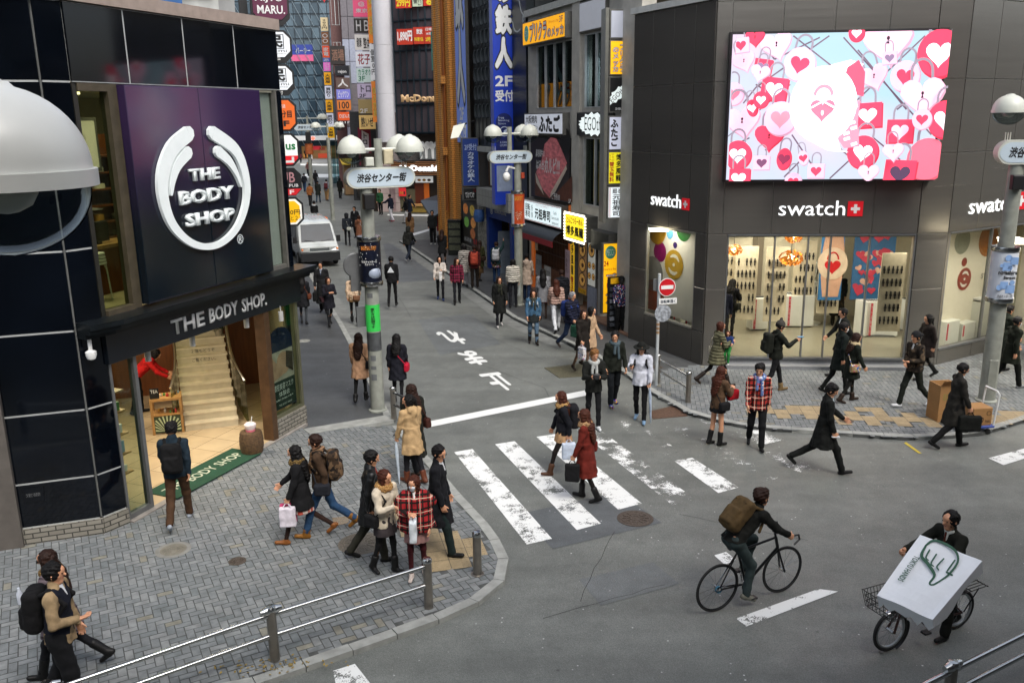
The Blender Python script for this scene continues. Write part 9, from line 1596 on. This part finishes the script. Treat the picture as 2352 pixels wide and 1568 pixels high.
p('person in white jacket and black hat holding an umbrella',1474,787,1.75,196,.4,'L',('down','phone'),hy=-15,hair='bob',hat=('brim','#0e100c'),top=('jacket','#b9bcc6'),bot=('slim','#0e0e10'),shoe='#6e8aa5',base=0,grip=(1,1),bag=[('umbrella','#a5b2c4','pale blue folded umbrella of the person in the white jacket',(),'L'),('phone','#222','dark phone in the hand of the person in the white jacket',(),'R'),('backpack','#141414','black rucksack whose straps cross the white jacket')])
p('person in dark navy duffle coat with thigh boots carrying a white bag over the stripes',1286,898,1.61,264,.95,'L',('swing','carry'),hair='long',hc='r',top=('jacket','#0f1118'),bot=('tights','#17120f'),shoe='#4a3020',boot=.14,extra={'skirt':('#a5835f',.40)},scarf=('#8a6a3f','fur','#b5925f'),base=0,grip=(0,1),bag=[('paper','#b9c4d4','white shop bag with yellow print carried over the stripes',(),'L','BILI','#b59a1a'),('backpack','#101014','small black rucksack on the navy duffle coat')])
p('person in rust red coat with long brown hair carrying black bags over the stripes',1339,938,1.62,286,.4,'R',('carry','carry'),hair='long',hc='r',top=('knee','#5f1d14'),bot=('tights','#15120f'),boot=.16,base=0,grip=(1,1),scarf=('#8a6a4a','fur','#b5926a'),bag=[('paper','#131315','black shopping bag carried by the rust red coat',(),'L'),('shoulder','#5a1a14','red brown bag on the shoulder of the rust red coat',(),'R')])
p('person in brown jacket and short boots with bare legs holding a red bag',1660,840,1.6,62,.15,'R',('hold','hold'),hy=15,hair='long',hc='r',top=('jacket','#4f3b2a'),bot=('miniskirt','#141416'),boot=.2,base=0,extra={'skirt':('#141416',.44)},bag=[('hand','#a3121f','red paper bag held by the person in short boots',(),'R'),('cross','#101012','black bag with thin strap on the brown jacket',(),'R')])
p('person in red plaid shirt with blue scarf and glasses walking toward us',1746,835,1.73,190,.5,'L',hy=15,hair='fluffy',top=('shirt','#9c2a24','plaid','#c9bda8'),bot=('trousers','#0f1012'),glasses=1,scarf=('#5a6f9c','floral','#b5bcc4'),base=0)
p('person in black suit and tie coat striding right with a phone',1916,882,1.74,98,1.1,'R',('swing','down'),hy=20,hp=14,hair='fluffy',top=('knee','#101210'),bot=('trousers','#0e100e'),inner=('#b9c6cc','#6a7a8a'),base=0,bag=('phone','#c9ced2','white phone in the hand of the striding person',(),'R'))
t=p('person in grey quilted coat carrying a child along the shop step',1658,738,1.62,84,.95,'R',('hold','hold'),hair='bob',hc='r',top=('coat','#5f5d46','puffer'),bot=('tights','#15120f'),boot=.2,shoe='#221a15',bag=('shoulder','#b5ad98','cream tote bag behind the person carrying a child',(),'L'))
c=t[2]+t[3](V3(.0,.24,0)); p('small child in blue jacket and green trousers carried on an arm',0,0,.92,200,.1,hair='bob',hc='r',top=('jacket','#1d2f5a'),bot=('trousers','#1f6a2f'),shoe='#b5b5b5',at=(c.x,c.y,.62),legs={'L':(70,70,0),'R':(60,70,0)},arms=('fwd','fwd'))
p('person in woolly hat with black rucksack looking at a phone',1797,737,1.73,84,.75,'L',('swing','phone'),hp=16,hat=('beanie','#3a3733'),top=('jacket','#13160f'),bot=('slim','#101113'),shoe='#6e5a3c',boot=.1,grip=(0,1),bag=[('backpack','#11140d','black rucksack of the person in the woolly hat'),('phone','#3a86b5','blue phone held by the person in the woolly hat',(),'R')])
p('person in black suit walking left in front of the entrance counter',1936,707,1.73,266,.9,'L',top=('coat','#101310'),bot=('trousers','#0f120f'),inner='#c4c9cc')
p('person in dark hooded coat with face mask walking right',1942,740,1.7,84,.6,'R',mask=1,top=('coat','#0f1714'),bot=('slim','#0f110f'))
p('person in black coat with cream fur collar and gold bag',1972,764,1.6,84,.5,'L',hy=5,hp=14,hair='half',hc='b',top=('coat','#10160f'),bot=('tights','#151613'),boot=.1,shoe='#2b2018',scarf=('#a3906e','fur','#c4b390'),bag=('cross','#8a7752','glittering gold bag on the cream fur collar coat',('floral','#c9b98a'),'R'))
p('person in camouflage puffer jacket, grey hood and backward cap',2104,761,1.74,252,.8,'R',('tuck','pocket'),hat=('cap','#17181a'),top=('jacket','#2f2820','camo','#544636'),bot=('jeans','#151a14'),shoe='#c2c5c8',inner='#8d9092')
p('person in brown dark coat with bun walking left behind the camouflage jacket',2132,721,1.63,262,.7,'L',hair='tail',top=('coat','#211a17'),bot=('tights','#15130f'),boot=.25)
p('person in long charcoal coat with glasses and briefcase at the kerb',2217,834,1.73,96,.7,'L',('carry','carry'),hp=12,glasses=1,top=('knee','#25231f'),bot=('trousers','#121212'),inner='#b9bcbe',base=0,grip=(0,1),bag=('case','#0f110e','black briefcase of the person in the long charcoal coat',(),'R'))
p('person in dark coat passing behind the right lamp post',2340,727,1.72,82,.8,'R',mask=1,top=('coat','#11160c'),bot=('trousers','#0f110d'),shoe='#77797a')
p('person in dark suit farther right behind the lamp post',2322,700,1.72,84,.6,'L',top=('coat','#141a12'),bot=('trousers','#10120f'),inner='#b9bcbe')
# inside the shops
p('shop assistant in red sweater bending over the display table',348,838,1.62,72,.2,'L',((18,6,25,10),(18,6,25,10)),lean=48,hp=32,hair='tail',top=('short','#a81414'),bot=('trousers','#0d0d0e'),base=.085,at=tuple(g(322,950,.085)))
p('person in black with hood looking at the watch boards',1685,640,1.66,40,.1,'L',('hold','hold'),hp=18,hair='long',top=('jacket','#0d0e14'),bot=('slim','#14140f'),boot=.1,base=.3,bag=('shoulder','#191a14','black bag of the person at the watch boards',(),'R'))
p('person in navy standing at the left edge of the shop glass',1664,652,1.68,20,.1,top=('jacket','#12162a'),bot=('trousers','#22201a'),base=.3)
p('person with yellowish hair in a long dark coat inside the entrance',1930,618,1.66,20,.2,hair='bob',hc='l',top=('long','#1a1a14'),bot=('trousers','#15150f'),base=.3,bag=('shoulder','#2a1d14','dark brown bag inside the watch shop',(),'L'))
p('shop assistant in black with spotted skirt behind the counter',2012,611,1.66,180,.1,('L'),top=('jacket','#10161a'),bot=('tights','#111'),extra={'skirt':('#17181a',.36,'floral','#b5b5b5')},base=.3)
# the riders
t,q,loc,rot=p('cyclist in black jacket and grey jeans riding the road bicycle',0,0,1.74,0,.1,'L',((30,8,12,2),(30,8,12,2)),lean=46,hp=-8,hair='fluffy',hc='b',top=('short','#11120f'),bot=('jeans','#2f3a3a'),shoe='#6a6a60',legs={'L':(74,92,12),'R':(34,42,20)},at=(0,0,0),grip=(1,1),bag=('backpack','#4a3a22','olive brown rucksack with small orange badge on the cyclist'))
def seat(t,q,target,d,extra_=()):
    a=math.atan2(d.y,d.x)-math.pi/2; P=Vector(q['P']); r_=Matrix.Rotation(a,4,'Z'); L_=Vector(target)-(r_ @ P)
    for o in [t]+list(extra_):o.location=L_; o.rotation_euler=(0,0,a)
bpk=[o for o in col.objects if o.get('label','').startswith('olive brown rucksack')]
seat(t,q,BP(.2,0,1.0),bd,bpk)
t,q,loc,rot=p('person with thinning hair in dark suit and tie pushing the delivery bicycle',0,0,1.72,0,.5,'L',((48,16,24,4),(48,16,24,4)),lean=14,hp=-2,hy=0,hair='thin',top=('jacket','#15160f'),bot=('trousers','#12130f'),inner=('#b9bcb5','#4a1f14'),at=(0,0,0),grip=(1,1))
tgt=CAM+ray(2185,1172).normalized()*1.0; hz=q['top'][2]; G_=g(2185,1174,hz); a=math.atan2(bd2.y,bd2.x)-math.pi/2; r_=Matrix.Rotation(a,4,'Z'); T_=r_ @ Vector(q['top']); t.location=(G_.x-T_.x,G_.y-T_.y,0); t.rotation_euler=(0,0,a)
# the buildings on the viewer's side of the road: what the glossy fronts opposite mirror
vb=thing('facing_building','long pale office facade on the viewer side of the road','building'); FVB=Fr((0,-.9),(-.88,-.48)); box('wall',FVB,-60,60,-8,0,8.2,12,mat('#55544f',.7),vb); box('shop_band',FVB,-60,60,-8,-.3,0,4.2,mat('#4a4641',.6),vb); box('side_wall',FVB,5,60,-8,0,4.2,8.2,mat('#3d3f42',.4),vb); box('side_wall',FVB,-60,-5,-8,0,4.2,8.2,mat('#3d3f42',.4),vb)
for j in range(1):box('window',FVB,-58,58,0,.05,9.2+j*4,11.2+j*4,mat('#1e252b',.1),vb)
flush_texts()
